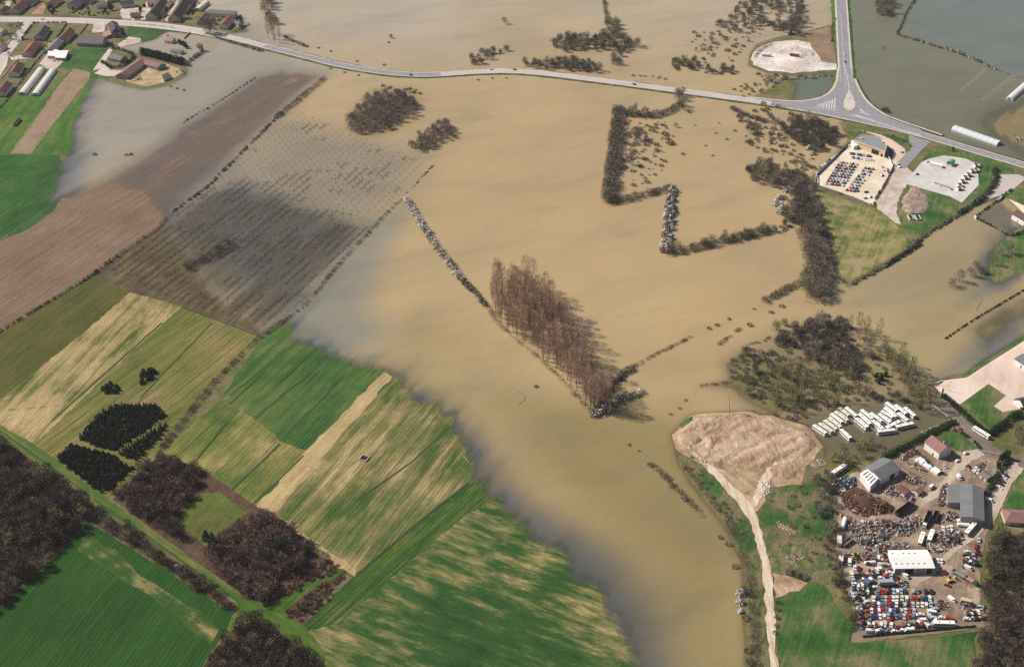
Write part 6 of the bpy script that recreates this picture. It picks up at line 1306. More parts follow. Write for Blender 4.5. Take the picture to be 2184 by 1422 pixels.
def block(cs, roof, wall, label, name='shed', cat='shed', lip=0.0, base=0.3, group=None, thick=0.18):
    """any outline: (photo x, photo y, height of the roof there)"""
    pts = [P(x, y, 0.6 + z) for x, y, z in cs]
    area = sum(pts[i].x * pts[(i + 1) % len(pts)].y - pts[(i + 1) % len(pts)].x * pts[i].y for i in range(len(pts)))
    if area < 0: pts = pts[::-1]
    m = sum(pts, Vector()) / len(pts); e = empty(name, (m.x, m.y, base), 0, label, cat, group)
    L = [Vector((p.x - m.x, p.y - m.y, p.z - base)) for p in pts]; n = len(L)
    mb = MB()
    for i in range(n):
        a, b = L[i], L[(i + 1) % n]; mb.poly([(a.x, a.y, 0), (b.x, b.y, 0), (b.x, b.y, b.z - 0.1), (a.x, a.y, a.z - 0.1)])
    mb.build('wall', wall, e)
    rb = MB(); ov = 1.02 if not lip else 1.0
    top = [Vector((p.x * ov, p.y * ov, p.z)) for p in L]
    if lip:
        c2 = [Vector((p.x * 0.965, p.y * 0.965, p.z)) for p in L]
        pb = MB()
        for i in range(n):
            a, b, c_, d = L[i], L[(i + 1) % n], c2[(i + 1) % n], c2[i]; up = Vector((0, 0, lip))
            pb.poly([a + up, b + up, c_ + up, d + up]); pb.poly([a - up * .6, b - up * .6, b + up, a + up]); pb.poly([d + up, c_ + up, c_ - up * .4, d - up * .4])
        pb.build('parapet', wall, e); top = c2
    rb.poly(top); rb.poly([p - Vector((0, 0, thick)) for p in top][::-1])
    for i in range(n):
        a, b = top[i], top[(i + 1) % n]; t = Vector((0, 0, thick)); rb.poly([a - t, b - t, b, a])
    rb.build('roof', roof, e)
    return e, L
def bx(parent, name, c, sx, sy, sz, m, rz=0.0):
    mb = MB(); mb.box(-sx / 2, sx / 2, -sy / 2, sy / 2, 0, sz); return mb.build(name, m, parent, c, rz)
# ---- the village
house((27, 17), (58, -8), 12, 4.5, 8.0, RM['dred'], WM['cream'], 'long dark red roofed barn at the top left corner', 'barn', 'barn', wins=(4, 2), chim=False)
house((104, 4), (124, -10), 10, 4.2, 7.2, RM['red'], WM['cream'], 'cream house with red roof above the village street', wins=(3, 2))
house((151, 4), (172, -10), 11, 6.0, 9.0, RM['slate'], WM['cream'], 'tall cream house with blue slate roof above the street', wins=(4, 3), storeys=2)
house((205, 6), (228, 4), 10, 4.0, 6.5, RM['grey'], WM['white'], 'white house with pale grey roof behind a green hedge')
house((256, 3), (284, 0), 10, 4.5, 7.5, RM['dark'], WM['cream'], 'cream house with dark roof beside the bright forecourt', wins=(3, 2))
house((279, 27), (296, 27), 8, 3.2, 5.6, RM['brown'], WM['stone'], 'small brown roofed cottage on the street corner', wins=(2, 1))
house((312, 2), (340, -2), 10, 4.0, 6.5, RM['pink'], WM['white'], 'low white house with pink roof behind the long barn', wins=(3, 1))
house((320, 27), (346, -4), 13, 4.5, 9.0, RM['dark'], WM['cream'], 'long barn with near black roof and pale gable', 'barn', 'barn', wins=(3, 1), chim=False)
house((369, 30), (394, -6), 14, 4.5, 10.0, RM['brown'], WM['pinkw'], 'long barn with dark brown roof and broad pinkish gable', 'barn', 'barn', wins=(3, 3), chim=False)
house((390, 33), (401, 32), 6, 2.8, 4.4, RM['grey'], WM['stone'], 'small grey lean shed beside the pinkish barn', 'shed', 'shed', wins=(1, 0), chim=False)
house((342, 30), (352, 24), 6, 2.8, 4.4, RM['dark'], WM['stone'], 'small dark roofed shed beside the black barn', 'shed', 'shed', wins=(1, 0), chim=False)
house((446, 20), (502, 24), 10, 4.6, 7.0, RM['grey'], WM['white'], 'long white farmhouse with grey roof at the flood edge', 'farmhouse', wins=(8, 1))
house((438, 27), (426, 41), 8, 4.6, 7.4, RM['red'], WM['stone'], 'narrow red roofed wing left of the long white farmhouse', 'house_wing', wins=(2, 1), chim=False)
house((491, 33), (475, 49), 9, 5.0, 7.6, RM['red'], WM['white'], 'white gabled house with red roof at the end of the village', wins=(3, 2))
house((239, 44), (246, 60), 11, 5.5, 9.5, RM['dark'], WM['stone'], 'hipped dark roofed house standing on the street corner', hip=3.0, wins=(2, 2), storeys=2)
block([(219, 70, 3.4), (238, 62, 3.6), (244, 70, 3.4), (226, 78, 3.2)], RM['pink'], WM['stone'], 'small pink roofed annex of the corner house', 'annex', 'annex')
house((95, 54), (81, 73), 11, 3.6, 7.0, RM['dark'], WM['cream'], 'cream bungalow with very dark roof inside square hedges', wins=(3, 2))
house((74, 86), (55, 109), 11, 3.6, 7.0, RM['red'], WM['cream'], 'cream bungalow with red roof below the square hedges', wins=(3, 2))
house((39, 131), (26, 151), 11, 3.8, 7.2, RM['dred'], WM['white'], 'white house with dark red roof beside the polytunnels', wins=(3, 2))
house((14, 172), (-2, 192), 11, 3.8, 7.2, RM['dred'], WM['white'], 'white house with dark red roof at the left edge', wins=(3, 2))
house((-8, 58), (8, 62), 9, 3.4, 6.2, RM['pink'], WM['white'], 'pink roofed house cut by the left edge', wins=(2, 1))
house((149, 58), (130, 77), 10, 4.6, 8.4, RM['orange'], WM['cream'], 'tall narrow house with orange roof in the village', wins=(3, 2))
house((128, 79), (104, 104), 11, 3.6, 6.2, RM['fibre'], WM['grey'], 'long grey sheet roofed shed behind the orange house', 'shed', 'shed', wins=(0, 0), chim=False, door=False)
house((168, 76), (222, 78), 17, 4.0, 9.5, RM['grey'], WM['stone'], 'big old grey tiled barn facing the green lawn', 'barn', 'barn', wins=(3, 1), chim=False)
block([(103, 106, 4.2), (123, 106, 4.2), (120, 120, 3.4), (101, 119, 3.4)], RM['white'], WM['cream'], 'smaller white flat roofed shed near the polytunnels', 'shed', 'shed')
block([(122, 108, 4.4), (146, 108, 4.6), (139, 124, 3.6), (117, 123, 3.4)], RM['white'], WM['grey'], 'larger white flat roofed shed near the polytunnels', 'shed', 'shed')
house((237, 114), (263, 120), 11, 3.6, 6.4, RM['grey'], WM['stone'], 'grey roofed cottage ringed by a dark hedge', wins=(3, 1))
house((303, 124), (258, 156), 13, 3.6, 6.6, RM['maroon'], WM['stone'], 'long maroon roofed wing of the farm', 'farm_shed', 'barn', wins=(4, 2), chim=False, door=False)
house((309, 126), (344, 136), 12, 3.6, 6.2, RM['maroon'], WM['grey'], 'short maroon roofed wing of the farm', 'farm_shed', 'barn', wins=(0, 0), chim=False, door=False)
house((354, 79), (370, 81), 9, 3.0, 5.4, RM['pink'], WM['white'], 'pink roofed house standing in the flooded garden', wins=(3, 1), z0=0.1)
house((366, 103), (388, 107), 7, 2.6, 4.2, RM['fibre'], WM['white'], 'low grey roofed outbuilding in the flooded garden', 'shed', 'shed', wins=(3, 0), chim=False, z0=0.0)
house((2, 20), (14, 12), 9, 3.8, 6.4, RM['dark'], WM['stone'], 'dark roofed outhouse left of the long red barn', 'shed', 'shed', wins=(2, 1), chim=False)
house((58, 4), (74, -8), 9, 3.6, 6.0, RM['brown'], WM['cream'], 'brown roofed house behind the long red barn', wins=(3, 1))
house((182, -2), (198, -10), 9, 3.8, 6.6, RM['dred'], WM['cream'], 'dark red roofed house at the top beside the slate house', wins=(3, 1))
house((226, -6), (246, -10), 9, 3.8, 6.6, RM['orange'], WM['cream'], 'orange roofed house at the very top of the village', wins=(3, 1))
house((352, 12), (362, 0), 7, 2.8, 4.6, RM['pink'], WM['stone'], 'pink roofed stable between the two long barns', 'shed', 'shed', wins=(2, 0), chim=False)
house((401, 6), (410, -8), 7, 2.8, 4.6, RM['dark'], WM['stone'], 'dark roofed stable right of the pinkish barn', 'shed', 'shed', wins=(2, 0), chim=False)
house((502, 44), (512, 48), 6, 2.6, 4.2, RM['grey'], WM['white'], 'small grey annex behind the last village house', 'shed', 'shed', wins=(1, 0), chim=False)
house((-4, 100), (8, 92), 8, 3.2, 5.4, RM['pink'], WM['white'], 'second pink roofed house cut by the left edge', wins=(2, 1))
block([(103, 92, 2.6), (114, 92, 2.6), (110, 98, 2.6), (99, 98, 2.6)], RM['pink'], WM['stone'], 'small pink lean to below the dark bungalow', 'shed', 'shed')
e_, _ = block([(345, 160, 1.6), (358, 154, 1.6), (366, 165, 1.6), (350, 172, 1.6)], mat('dark_silage', (0.05, 0.055, 0.05), 0.9, 0.3, 0.5), WM['stone'], 'dark silage clamp in the farmyard', 'silage_clamp', 'clamp')
# ---- the east side
h1 = house((1988, 928), (2019, 951), 10, 5.4, 8.6, RM['maroon'], WM['white'], 'white two storey house with maroon roof beside the scrapyard', wins=(4, 2), storeys=2)
hg = house((1862, 1004), (1903, 981), 13, 5.0, 7.2, RM['fibre'], WM['metal'], 'grey roofed workshop with striped white end bay', 'workshop', 'workshop', wins=(0, 0), chim=False, door=False)
e_, L_ = block([(1835, 1009, 5.0), (1851, 1000, 6.6), (1873, 1019, 6.6), (1857, 1036, 5.0)], RM['white'], WM['metal'], 'striped white end bay of the grey workshop', 'workshop_bay', 'workshop')
M_SKY = mat('dark_rooflight', (0.06, 0.07, 0.085), 0.3, 0.1, 1.0)
for t_ in (0.14, 0.36, 0.58, 0.80):
    a0 = P(1835, 1009, 5.6).lerp(P(1857, 1036, 5.6), t_); b0 = P(1851, 1000, 7.2).lerp(P(1873, 1019, 7.2), t_); a1 = P(1835, 1009, 5.6).lerp(P(1857, 1036, 5.6), t_ + 0.09); b1 = P(1851, 1000, 7.2).lerp(P(1873, 1019, 7.2), t_ + 0.09)
    q_ = [a0.lerp(b0, 0.12), a0.lerp(b0, 0.85), a1.lerp(b1, 0.85), a1.lerp(b1, 0.12)]
    mb = MB(); up = Vector((0, 0, 0.12)); o0 = e_.location; mb.poly([p + up - o0 for p in q_]); mb.poly([p - up - o0 for p in q_][::-1])
    for i in range(4): mb.poly([q_[i] - up - o0, q_[(i + 1) % 4] - up - o0, q_[(i + 1) % 4] + up - o0, q_[i] + up - o0])
    mb.build('rooflight', M_SKY, e_)
h3 = house((2074, 1032), (2075, 1101), 12.5, 5.0, 6.6, RM['fibre'], WM['grey'], 'long grey hangar with ridge pointing down the picture', 'hangar', 'hangar', wins=(0, 0), chim=False, door=False)
e_, L_ = block([(2054, 1033, 4.9), (2055, 1071, 4.9), (2022, 1071, 3.9), (2021, 1034, 3.9)], RM['fibre'], WM['grey'], 'low grey lean to on the left of the long hangar', 'hangar_wing', 'hangar')
wh = house((1903, 1189), (1985, 1188), 14, 4.6, 5.6, RM['white'], WM['metal'], 'white roofed warehouse above the rows of scrap cars', 'warehouse', 'warehouse', wins=(0, 0), chim=False, door=False)
for i in range(6):
    for sg, y_ in ((1, 4.0), (-1, -4.2)):
        if sg > 0 and i in (1, 5): continue
        bx(wh, 'rooflight', (-9.5 + i * 3.1, y_, 0.3 + 4.6 + (7 - abs(y_)) / 7.0 + 0.08), 0.9, 0.6, 0.12, M_SKY)
for x_, w_, c_ in ((-8.2, 5.0, mat('blue_shutter', (0.20, 0.27, 0.38), 0.6, 0.1, 0.5)), (-2.6, 5.0, M_DARK), (3.4, 5.0, WM['grey']), (8.4, 3.6, M_DARK)):
    bx(wh, 'bay_door', (x_, -7.05, 0.3), w_, 0.12, 3.6, c_)
bx(hg, 'bay_door', (2.0, -6.55, 0.3), 4.0, 0.12, 4.0, M_DARK); bx(h3, 'bay_door', (-4, 6.3, 0.3), 4.0, 0.1, 3.6, M_DARK)
house((1919, 1035), (1936, 1046), 5.0, 2.6, 3.6, RM['dred'], WM['white'], 'white cabin with dark red roof among the scrap', 'cabin', 'cabin', wins=(3, 0), chim=False)
house((1952, 1044), (1963, 1038), 5.0, 2.6, 3.6, RM['maroon'], WM['cream'], 'cream hut with maroon roof beside the white van', 'hut', 'hut', wins=(1, 0), chim=False)
house((2098, 1005), (2112, 1015), 5.5, 2.6, 3.6, RM['grey'], WM['cream'], 'small grey roofed hut in the yard corner', 'hut', 'hut', wins=(1, 1), chim=False)
house((2156, 1092), (2188, 1094), 11, 3.0, 5.4, RM['maroon'], WM['cream'], 'maroon hipped bungalow at the right edge', hip=3.5, wins=(4, 2), chim=False)
house((2180, 755), (2210, 775), 12, 4.0, 6.0, RM['fibre'], WM['white'], 'white hall with grey roof on the pink yard', 'hall', 'hall', wins=(5, 2), chim=False)
house((2176, 852), (2200, 846), 10, 3.6, 6.6, RM['dark'], WM['white'], 'white house with dark roof beside the L shaped lawn', wins=(2, 2))
house((2170, 447), (2196, 462), 9, 4.6, 7.6, RM['brown'], WM['white'], 'white house with brown roof in the flooded garden', wins=(3, 2), storeys=2)
# the curved garage
gar, GL = block([(1822, 300, 6.0), (1836, 288.5, 6.0), (1850, 288, 6.0), (1866, 290.5, 6.0), (1879, 296, 6.0), (1888, 304, 6.0), (1891.5, 313, 6.0), (1888, 323.5, 6.0)], RM['felt'], WM['buff'], 'buff garage with curved flat grey roof beside the crossroads', 'garage', 'garage', lip=0.35)
for x_, y_ in ((1838, 296), (1883, 304)):
    q = P(x_, y_, 6.7) - gar.location; bx(gar, 'roof_vent', tuple(q), 2.2, 1.6, 0.9, M_PAINT)
a_ = P(1822, 300, 6.6); b_ = P(1888, 323.5, 6.6); d_ = (b_ - a_); fa = math.atan2(d_.y, d_.x)
def on_front(t, off=0.1): 
    q = a_.lerp(b_, t); n = Vector((d_.y, -d_.x, 0)).normalized(); q = q + n * off - gar.location; q.z = 0.3; return tuple(q)
bx(gar, 'gate_opening', on_front(0.70), 7.5, 0.12, 4.2, M_DARK, fa); bx(gar, 'door', on_front(0.91), 2.2, 0.12, 2.6, M_DARK, fa); bx(gar, 'sign_band', on_front(0.5, 0.14), 26, 0.14, 0.5, mat('ochre_band', (0.45, 0.30, 0.16), 0.6, 0.1, 0.5), fa).location.z = 5.0
block([(1815, 302, 3.6), (1823, 300, 3.6), (1830, 310, 3.6), (1821, 312, 3.6)], RM['white'], WM['white'], 'small white annex at the left of the garage', 'annex', 'annex')
# ---- polytunnels
def sheetmat(name, c, rough=0.35):
    if name in _mats: return _mats[name]
    k = NT(name); ps = k.pos(); k.base(k.ramp(k.noise(ps, 0.5, 5, 0.7), [(0.3, tuple(x * 0.82 for x in c)), (0.6, c)])); k.b.inputs['Roughness'].default_value = rough
    k.bump(k.noise(ps, 0.8, 3), 0.5, 0.06); _mats[name] = k.m; return k.m
M_HOOP = mat('galvanised_hoop', (0.42, 0.43, 0.45), 0.5, 0.1, 1.0)
def tunnel(A, B, wd, ht, cover, label, name='polytunnel', z0=0.6, nh=None, skin=True):
    a = P(A[0], A[1], z0); b = P(B[0], B[1], z0); m = (a + b) / 2; L = (b - a).length
    e = empty(name, (m.x, m.y, z0), math.atan2(b.y - a.y, b.x - a.x), label, 'polytunnel' if skin else 'frame')
    N = 10
    arc = [(wd / 2 * math.cos(math.pi * i / N), ht * math.sin(math.pi * i / N) ** 0.85 if 0 < i < N else 0.0) for i in range(N + 1)]
    if skin:
        mb = MB(); nb = max(4, int(L / 6))
        for j in range(nb):
            x0, x1 = -L / 2 + L * j / nb, -L / 2 + L * (j + 1) / nb
            for i in range(N):
                (y0, q0), (y1, q1) = arc[i], arc[i + 1]; mb.poly([(x0, y0, q0), (x0, y1, q1), (x1, y1, q1), (x1, y0, q0)])
        mb.build('cover', cover, e)
        for sg in (-1, 1):
            mb = MB(); mb.poly([(sg * L / 2, y, z) for y, z in arc]); w_ = mb.build('end_wall', cover, e)
            mb = MB(); mb.box(-0.05, 0.05, -1.3, 1.3, 0, 2.3); mb.build('door', WM['grey'], w_, (sg * (L / 2 + 0.02), 0, 0))
    hb = MB()
    for i in range(N):
        (y0, q0), (y1, q1) = arc[i], arc[i + 1]; s_ = 1.012; hb.tube((0, y0 * s_, q0 * s_), (0, y1 * s_, q1 * s_), 0.07 if not skin else 0.05, 0.07 if not skin else 0.05, 4, cap=False)
    hm = hb.mesh('hoop', M_HOOP); nh = nh or max(4, int(L / 5))
    for j in range(nh + 1): mobj('hoop', hm, e, (-L / 2 + L * j / nh, 0, 0))
    return e
M_POLY = sheetmat('white_polythene', (0.66, 0.65, 0.60)); M_CPOLY = sheetmat('cream_polythene', (0.68, 0.62, 0.45)); M_SPOLY = sheetmat('silver_polythene', (0.55, 0.60, 0.62), 0.25)
tunnel((89, 149), (47, 203), 8.5, 3.4, M_POLY, 'left one of two white polytunnels below the village')
tunnel((114, 152), (75, 205), 8.5, 3.4, M_POLY, 'right one of two white polytunnels below the village')
tunnel((441, 8), (421, 24), 9, 3.8, M_CPOLY, 'short cream polytunnel behind the long white farmhouse')
tunnel((2034, 275), (2131, 309), 9, 3.8, M_SPOLY, 'long silver polytunnel standing in flood beside the main road', z0=0.1)
tunnel((2152, 214), (2200, 172), 8, 3.2, M_POLY, 'grey white polytunnel at the right edge', z0=0.1)
tunnel((2052, 200), (2108, 150), 8, 2.6, None, 'bare hoops of the left stripped tunnel in the green flood', 'tunnel_frame', -0.2, 16, False)
tunnel((2100, 218), (2164, 166), 8, 2.6, None, 'bare hoops of the right stripped tunnel in the green flood', 'tunnel_frame', -0.2, 16, False)
# ---- concrete pad: kiosk, bays, troughs, bins
M_KGREEN = mat('green_canopy', (0.10, 0.38, 0.10), 0.5, 0.1, 0.6)
q = PG(2026, 352); e = empty('kiosk', (q.x, q.y, 0.7), 0.9, 'green roofed kiosk on the concrete pad', 'kiosk')
mb = MB(); mb.box(-3.2, 3.2, -2.4, 2.4, 0, 2.6); mb.build('wall', WM['white'], e)
mb = MB(); N = 8
for i in range(N):
    a, b = math.pi * i / N, math.pi * (i + 1) / N; y0, z0_ = 3.0 * math.cos(a), 2.6 + 2.0 * math.sin(a); y1, z1_ = 3.0 * math.cos(b), 2.6 + 2.0 * math.sin(b)
    mb.poly([(-4.2, y0, z0_), (-4.2, y1, z1_), (4.2, y1, z1_), (4.2, y0, z0_)]); mb.poly([(4.2, y0, z0_ - .12), (4.2, y1, z1_ - .12), (-4.2, y1, z1_ - .12), (-4.2, y0, z0_ - .12)])
mb.build('roof', M_KGREEN, e); bx(e, 'door', (3.25, 0, 0), 0.1, 1.6, 2.2, M_DARK)
M_CON = mat('bay_concrete', (0.58, 0.55, 0.52), 0.9, 0.12, 0.5); M_RUSTBOX = mat('rusty_box', (0.12, 0.055, 0.045), 0.8, 0.3, 0.6)
for i, (x_, y_) in enumerate([(2082, 352), (2081, 362), (2074, 364), (2066, 372), (2059, 378), (2053, 386), (2047, 394), (2046, 401)]):
    q = PG(x_, y_ + 4); e = empty('storage_bay', (q.x, q.y, 0.7), 0.12, ['planted box bay at the top of the pad edge', 'grey box bay second from the top of the pad edge', 'third box bay down the pad edge', 'fourth box bay down the pad edge', 'fifth box bay down the pad edge', 'sixth box bay down the pad edge', 'seventh box bay down the pad edge', 'lowest box bay of the pad edge'][i], 'bay', 'box bays along the pad edge')
    for s_ in (-1, 1): bx(e, 'side_wall', (s_ * 2.1, 0, 0), 0.25, 5.0, 2.4, M_CON)
    bx(e, 'back_wall', (0, 2.4, 0), 3.9, 0.25, 2.4, M_CON); bx(e, 'fill', (-0.1, -0.2, 0.0), 3.6, 4.4, 1.7, M_RUSTBOX if i else m_lawn)
for (A, B, lb) in (((1992, 392), (2008, 398), 'left white concrete trough on the pad'), ((2010, 398), (2029, 405), 'right white concrete trough on the pad')):
    a, b = PG(*A), PG(*B); m = (a + b) / 2; L = (b - a).length; e = empty('trough', (m.x, m.y, 0.7), math.atan2(b.y - a.y, b.x - a.x), lb, 'trough')
    bx(e, 'front_wall', (0, -1.4, 0), L, 0.3, 1.5, M_PAINT); bx(e, 'back_wall', (0, 1.4, 0), L, 0.3, 1.5, M_PAINT); bx(e, 'fill', (0, 0, 0), L - .1, 2.4, 0.9, M_RUSTBOX)
    for s_ in (-1, 1): bx(e, 'end_wall', (s_ * (L / 2 - .17), 0, 0), 0.28, 2.45, 1.45, M_PAINT)
for (x_, y_, lb) in ((1942, 466, 'left concrete bin in front of the stony mound'), (1957, 466, 'right concrete bin in front of the stony mound')):
    q = PG(x_, y_); e = empty('concrete_bin', (q.x, q.y, 0.6), 0.0, lb, 'bin')
    for s_ in (-1, 1): bx(e, 'side_wall', (s_ * 1.8, 0, 0), 0.3, 8.0, 1.6, M_PAINT)
    bx(e, 'front_wall', (0, -3.9, 0), 3.3, 0.3, 1.6, M_PAINT); bx(e, 'fill', (0, 0.5, 0), 3.3, 7.0, 1.0, M_DARK)
block([(1984, 344, 2.6), (2012, 350, 2.6), (2010, 354, 2.6), (1982, 347.5, 2.6)], RM['white'], WM['white'], 'long low white sales booth on the concrete pad', 'booth', 'booth')
# ---- low walls, fences and poles
def wall_line(px, ht, th, m, label, name='garden_wall', cat='wall', z=0.6):
    pts = [Vector(P2(p, z)) for p in px]; mb = MB(); o0 = pts[0]
    for i in range(len(pts) - 1):
        a, b = pts[i], pts[i + 1]; d = (b - a); L = d.length; an = math.atan2(d.y, d.x)
        M = Matrix.Translation((a.x - o0.x, a.y - o0.y, 0)) @ Matrix.Rotation(an, 4, 'Z'); mb.box(-th / 2 if i == 0 else 0.01, L + (th / 2 if i == len(pts) - 2 else -0.01), -th / 2, th / 2, -0.6, ht + 0.004 * (i % 2), 0, M)
    return tag(mb.build(name, m, None, (o0.x, o0.y, z)), label, cat)
wall_line([(2126, 429), (2131, 427), (2136, 421)], 1.4, 0.9, M_PAINT, 'white gate piers and wall of the flooded garden')
wall_line([(2079, 463), (2082, 466)], 1.6, 0.8, M_PAINT, 'white corner pier of the flooded garden')
wall_line([(1814, 302), (1778, 340), (1742, 374), (1738, 395)], 2.0, 0.3, WM['grey'], 'grey fence on the left of the car yard', 'fence', 'fence')
wall_line([(1738, 396), (1790, 413), (1862, 441)], 1.6, 0.3, mat('mauve_fence', (0.20, 0.16, 0.19), 0.8, 0.2, 0.5), 'mauve grey fence along the foot of the car yard', 'fence', 'fence')
wall_line([(1890, 325), (1904, 357)], 1.8, 0.4, M_SHOUL, 'pale wall right of the garage', 'yard_wall')
wall_line([(194, 39), (240, 40), (280, 43)], 1.0, 0.35, WM['stone'], 'low stone wall above the village street', 'street_wall', z=0.8)
wall_line([(306, 44), (342, 46)], 1.0, 0.35, WM['stone'], 'low stone wall before the black barn', 'street_wall', z=0.8)
wall_line([(393, 82), (406, 69)], 1.0, 0.4, WM['stone'], 'low stone wall end beside the tall bare trees')
wall_line([(26, 82), (14, 98), (0, 116)], 0.9, 0.35, WM['stone'], 'low brown wall along the side street', 'street_wall')
wall_line([(3, 168), (26, 140), (40, 126)], 0.9, 0.35, WM['pinkw'], 'pale wall before the lower left houses', 'street_wall')
wall_line([(1976, 820), (2000, 818), (2008, 812)], 0.9, 0.5, M_PAINT, 'white wall end at the pink yard entrance', 'gate_wall')
wall_line([(2004, 848), (2010, 828)], 0.9, 0.5, M_PAINT, 'short white wall at the lane mouth', 'gate_wall')
wall_line([(1988, 862), (2022, 888)], 0.5, 0.4, M_SHOUL, 'low pale kerb wall beside the bus yard', 'kerb_wall')
wall_line([(2094, 963), (2140, 972)], 0.9, 0.4, M_SHOUL, 'pale low wall at the yard entrance', 'yard_wall')
def pole(px, py, h, label, name='utility_pole', r=0.16, m=None, lean=(0, 0), arm=False, z=None):
    q = PG(px, py); z = q.z if z is None else z; e = empty(name, (q.x, q.y, z), 0, label, 'pole')
    mb = MB(); mb.tube((0, 0, -0.3), (lean[0], lean[1], h), r, r * 0.6, 6); mb.build('shaft', m or LM['pbark'], e)
    mb = MB()
    if arm: mb.tube((0, 0, h - 0.1), (1.8, -0.6, h + 0.1), 0.06, 0.05, 5); mb.box(1.6, 2.3, -0.85, -0.5, h, h + 0.18)
    else: mb.box(-0.9, 0.9, -0.07, 0.07, h - 0.7, h - 0.55)
    mb.build('lamp_arm' if arm else 'crossarm', M_HOOP, e)
pole(187, 52, 9, 'street lamp post on the left of the village street', 'street_lamp', 0.12, M_HOOP, arm=True, z=0.8)
pole(279, 56, 9, 'street lamp post in the middle of the village street', 'street_lamp', 0.12, M_HOOP, arm=True, z=0.8)
pole(368, 62, 9, 'street lamp post at the end of the village street', 'street_lamp', 0.12, M_HOOP, arm=True, z=0.8)
pole(2163, 377, 7, 'white lamp post on the grass at the road corner', 'street_lamp', 0.16, M_PAINT, arm=True)
pole(1556, 884, 15, 'leaning pale pole beside the sand bank', 'utility_pole', 0.28, LM['pbark'], lean=(-1.6, 1.0))
pole(1993, 820, 9, 'dark utility pole at the pink yard corner'); pole(2023, 834, 8, 'utility pole on the pink yard edge'); pole(1785, 945, 9, 'dark utility pole in the bus yard flood')
pole(1884, 108, 8, 'lone utility pole in the green flood'); pole(736, 258, 8, 'pale utility pole on the larger thicket island'); pole(1007, 182, 8, 'utility pole in water below the road'); pole(2037, 900, 7, 'utility pole beside the dirt lane')
pole(2085, 1000, 7, 'dark utility pole behind the yard hut')
# lattice pylon in the plantation
q = PG(492, 508); e = empty('lattice_pylon', (q.x, q.y, q.z), 0.4, 'pale blue grey lattice pylon in the flooded plantation', 'pylon')
mb = MB(); Hh = 17.0
for sx, sy in ((-1, -1), (1, -1), (1, 1), (-1, 1)):
    mb2 = MB(); mb2.tube((sx * 1.3, sy * 1.3, -0.3), (sx * 0.25, sy * 0.25, Hh), 0.09, 0.06, 4); mb2.build('leg', M_HOOP, e)
for i in range(8):
    z0_, z1_ = Hh * i / 8, Hh * (i + 1) / 8; w0, w1 = 1.3 - 1.05 * i / 8, 1.3 - 1.05 * (i + 1) / 8
    for (ax, ay, bx_, by) in ((-1, -1, 1, -1), (1, -1, 1, 1), (1, 1, -1, 1), (-1, 1, -1, -1)): mb.tube((ax * w0, ay * w0, z0_), (bx_ * w1, by * w1, z1_), 0.05, 0.05, 4, cap=False)
mb.build('bracing', M_HOOP, e)
for z_ in (13.5, 15.5):
    mb = MB(); mb.box(-3.2, 3.2, -0.08, 0.08, z_, z_ + 0.16); mb.build('crossarm', M_HOOP, e)
# ruined foundation in the stubble, long trailer, floating branch, fallen post
q = PG(777, 978); e = empty('ruined_foundation', (q.x, q.y, q.z), ROWS, 'small square stone ruin in the striped field', 'ruin')
for (x_, y_, sx, sy) in ((0, -2.4, 5.4, 0.6), (0, 2.4, 5.4, 0.6), (-2.4, 0, 0.6, 4.2), (2.4, 0, 0.6, 4.2)): bx(e, 'wall', (x_, y_, 0), sx, sy, 0.9, WM['stone'])
bx(e, 'pit_floor', (0, 0, 0.0), 4.2, 4.2, 0.2, M_DARK)
mb = MB(); prev = None
for i in range(14):
    t = i / 13; p_c = P(1104 + 16 * math.sin(t * 3.0), 834 + 28 * t, 0.05)
    if prev is not None: mb.tube(prev, p_c, 0.16, 0.15, 5, cap=False)
    prev = p_c
tag(mb.build('floating_branch', LM['bark']), 'thin curved branch floating in the river left of the grove', 'branch')
mb = MB(); a, b = PG(989, 972, .1), PG(1000, 985, .1); mb.tube(a, b, 0.2, 0.2, 6); tag(mb.build('fallen_post', LM['pbark']), 'pale fallen post at the edge of the striped field', 'post')
mb = MB(); a, b = P(2093, 640, .1), P(2081, 663, .1); mb.tube(a, b, 0.3, 0.22, 6); tag(mb.build('drift_log', LM['pbark']), 'pale straight log drifting near the right hedge', 'log')
for i in range(54):
    t = i / 53; x_ = 1842 + (2078 - 1842) * t; y_ = 1358 - 22 * t; q = PG(x_, y_); o = mobj('hedge_plant', PROTO['evshrub'][i % 3][1], None, (q.x, q.y, q.z + 0.2), i * 1.7); o.scale = (0.42, 0.42, 0.42)
    tag(o, 'small dark hedge plant in the straight row below the scrapyard', 'shrub', 'hedge plants below the scrapyard')

# ================================================================== VEHICLES
CARC = dict(white=(0.74, 0.73, 0.70), cream=(0.60, 0.53, 0.40), silver=(0.42, 0.43, 0.45), grey=(0.16, 0.165, 0.18), black=(0.014, 0.014, 0.016), dkblue=(0.025, 0.04, 0.085), blue=(0.07, 0.13, 0.27), ltblue=(0.26, 0.38, 0.52),
            red=(0.36, 0.022, 0.025), dkred=(0.12, 0.016, 0.02), green=(0.03, 0.085, 0.05), yellow=(0.62, 0.44, 0.04), orange=(0.52, 0.16, 0.05), rust=(0.20, 0.075, 0.035))
CNAME = dict(white='white', cream='cream', silver='silver', grey='grey', black='black', dkblue='dark blue', blue='blue', ltblue='light blue', red='red', dkred='dark red', green='dark green', yellow='yellow', orange='orange', rust='rusty')
PAINTS = {k_: mat(k_ + '_car_paint', v_2, 0.35, 0.10, 0.9, spec=0.5) for k_, v_2 in CARC.items()}
M_TYRE = mat('tyre_rubber', (0.02, 0.02, 0.02), 0.9, 0.2, 2.0)
M_TRIM = mat('dark_trim', (0.03, 0.03, 0.032), 0.7, 0.2, 2.0)
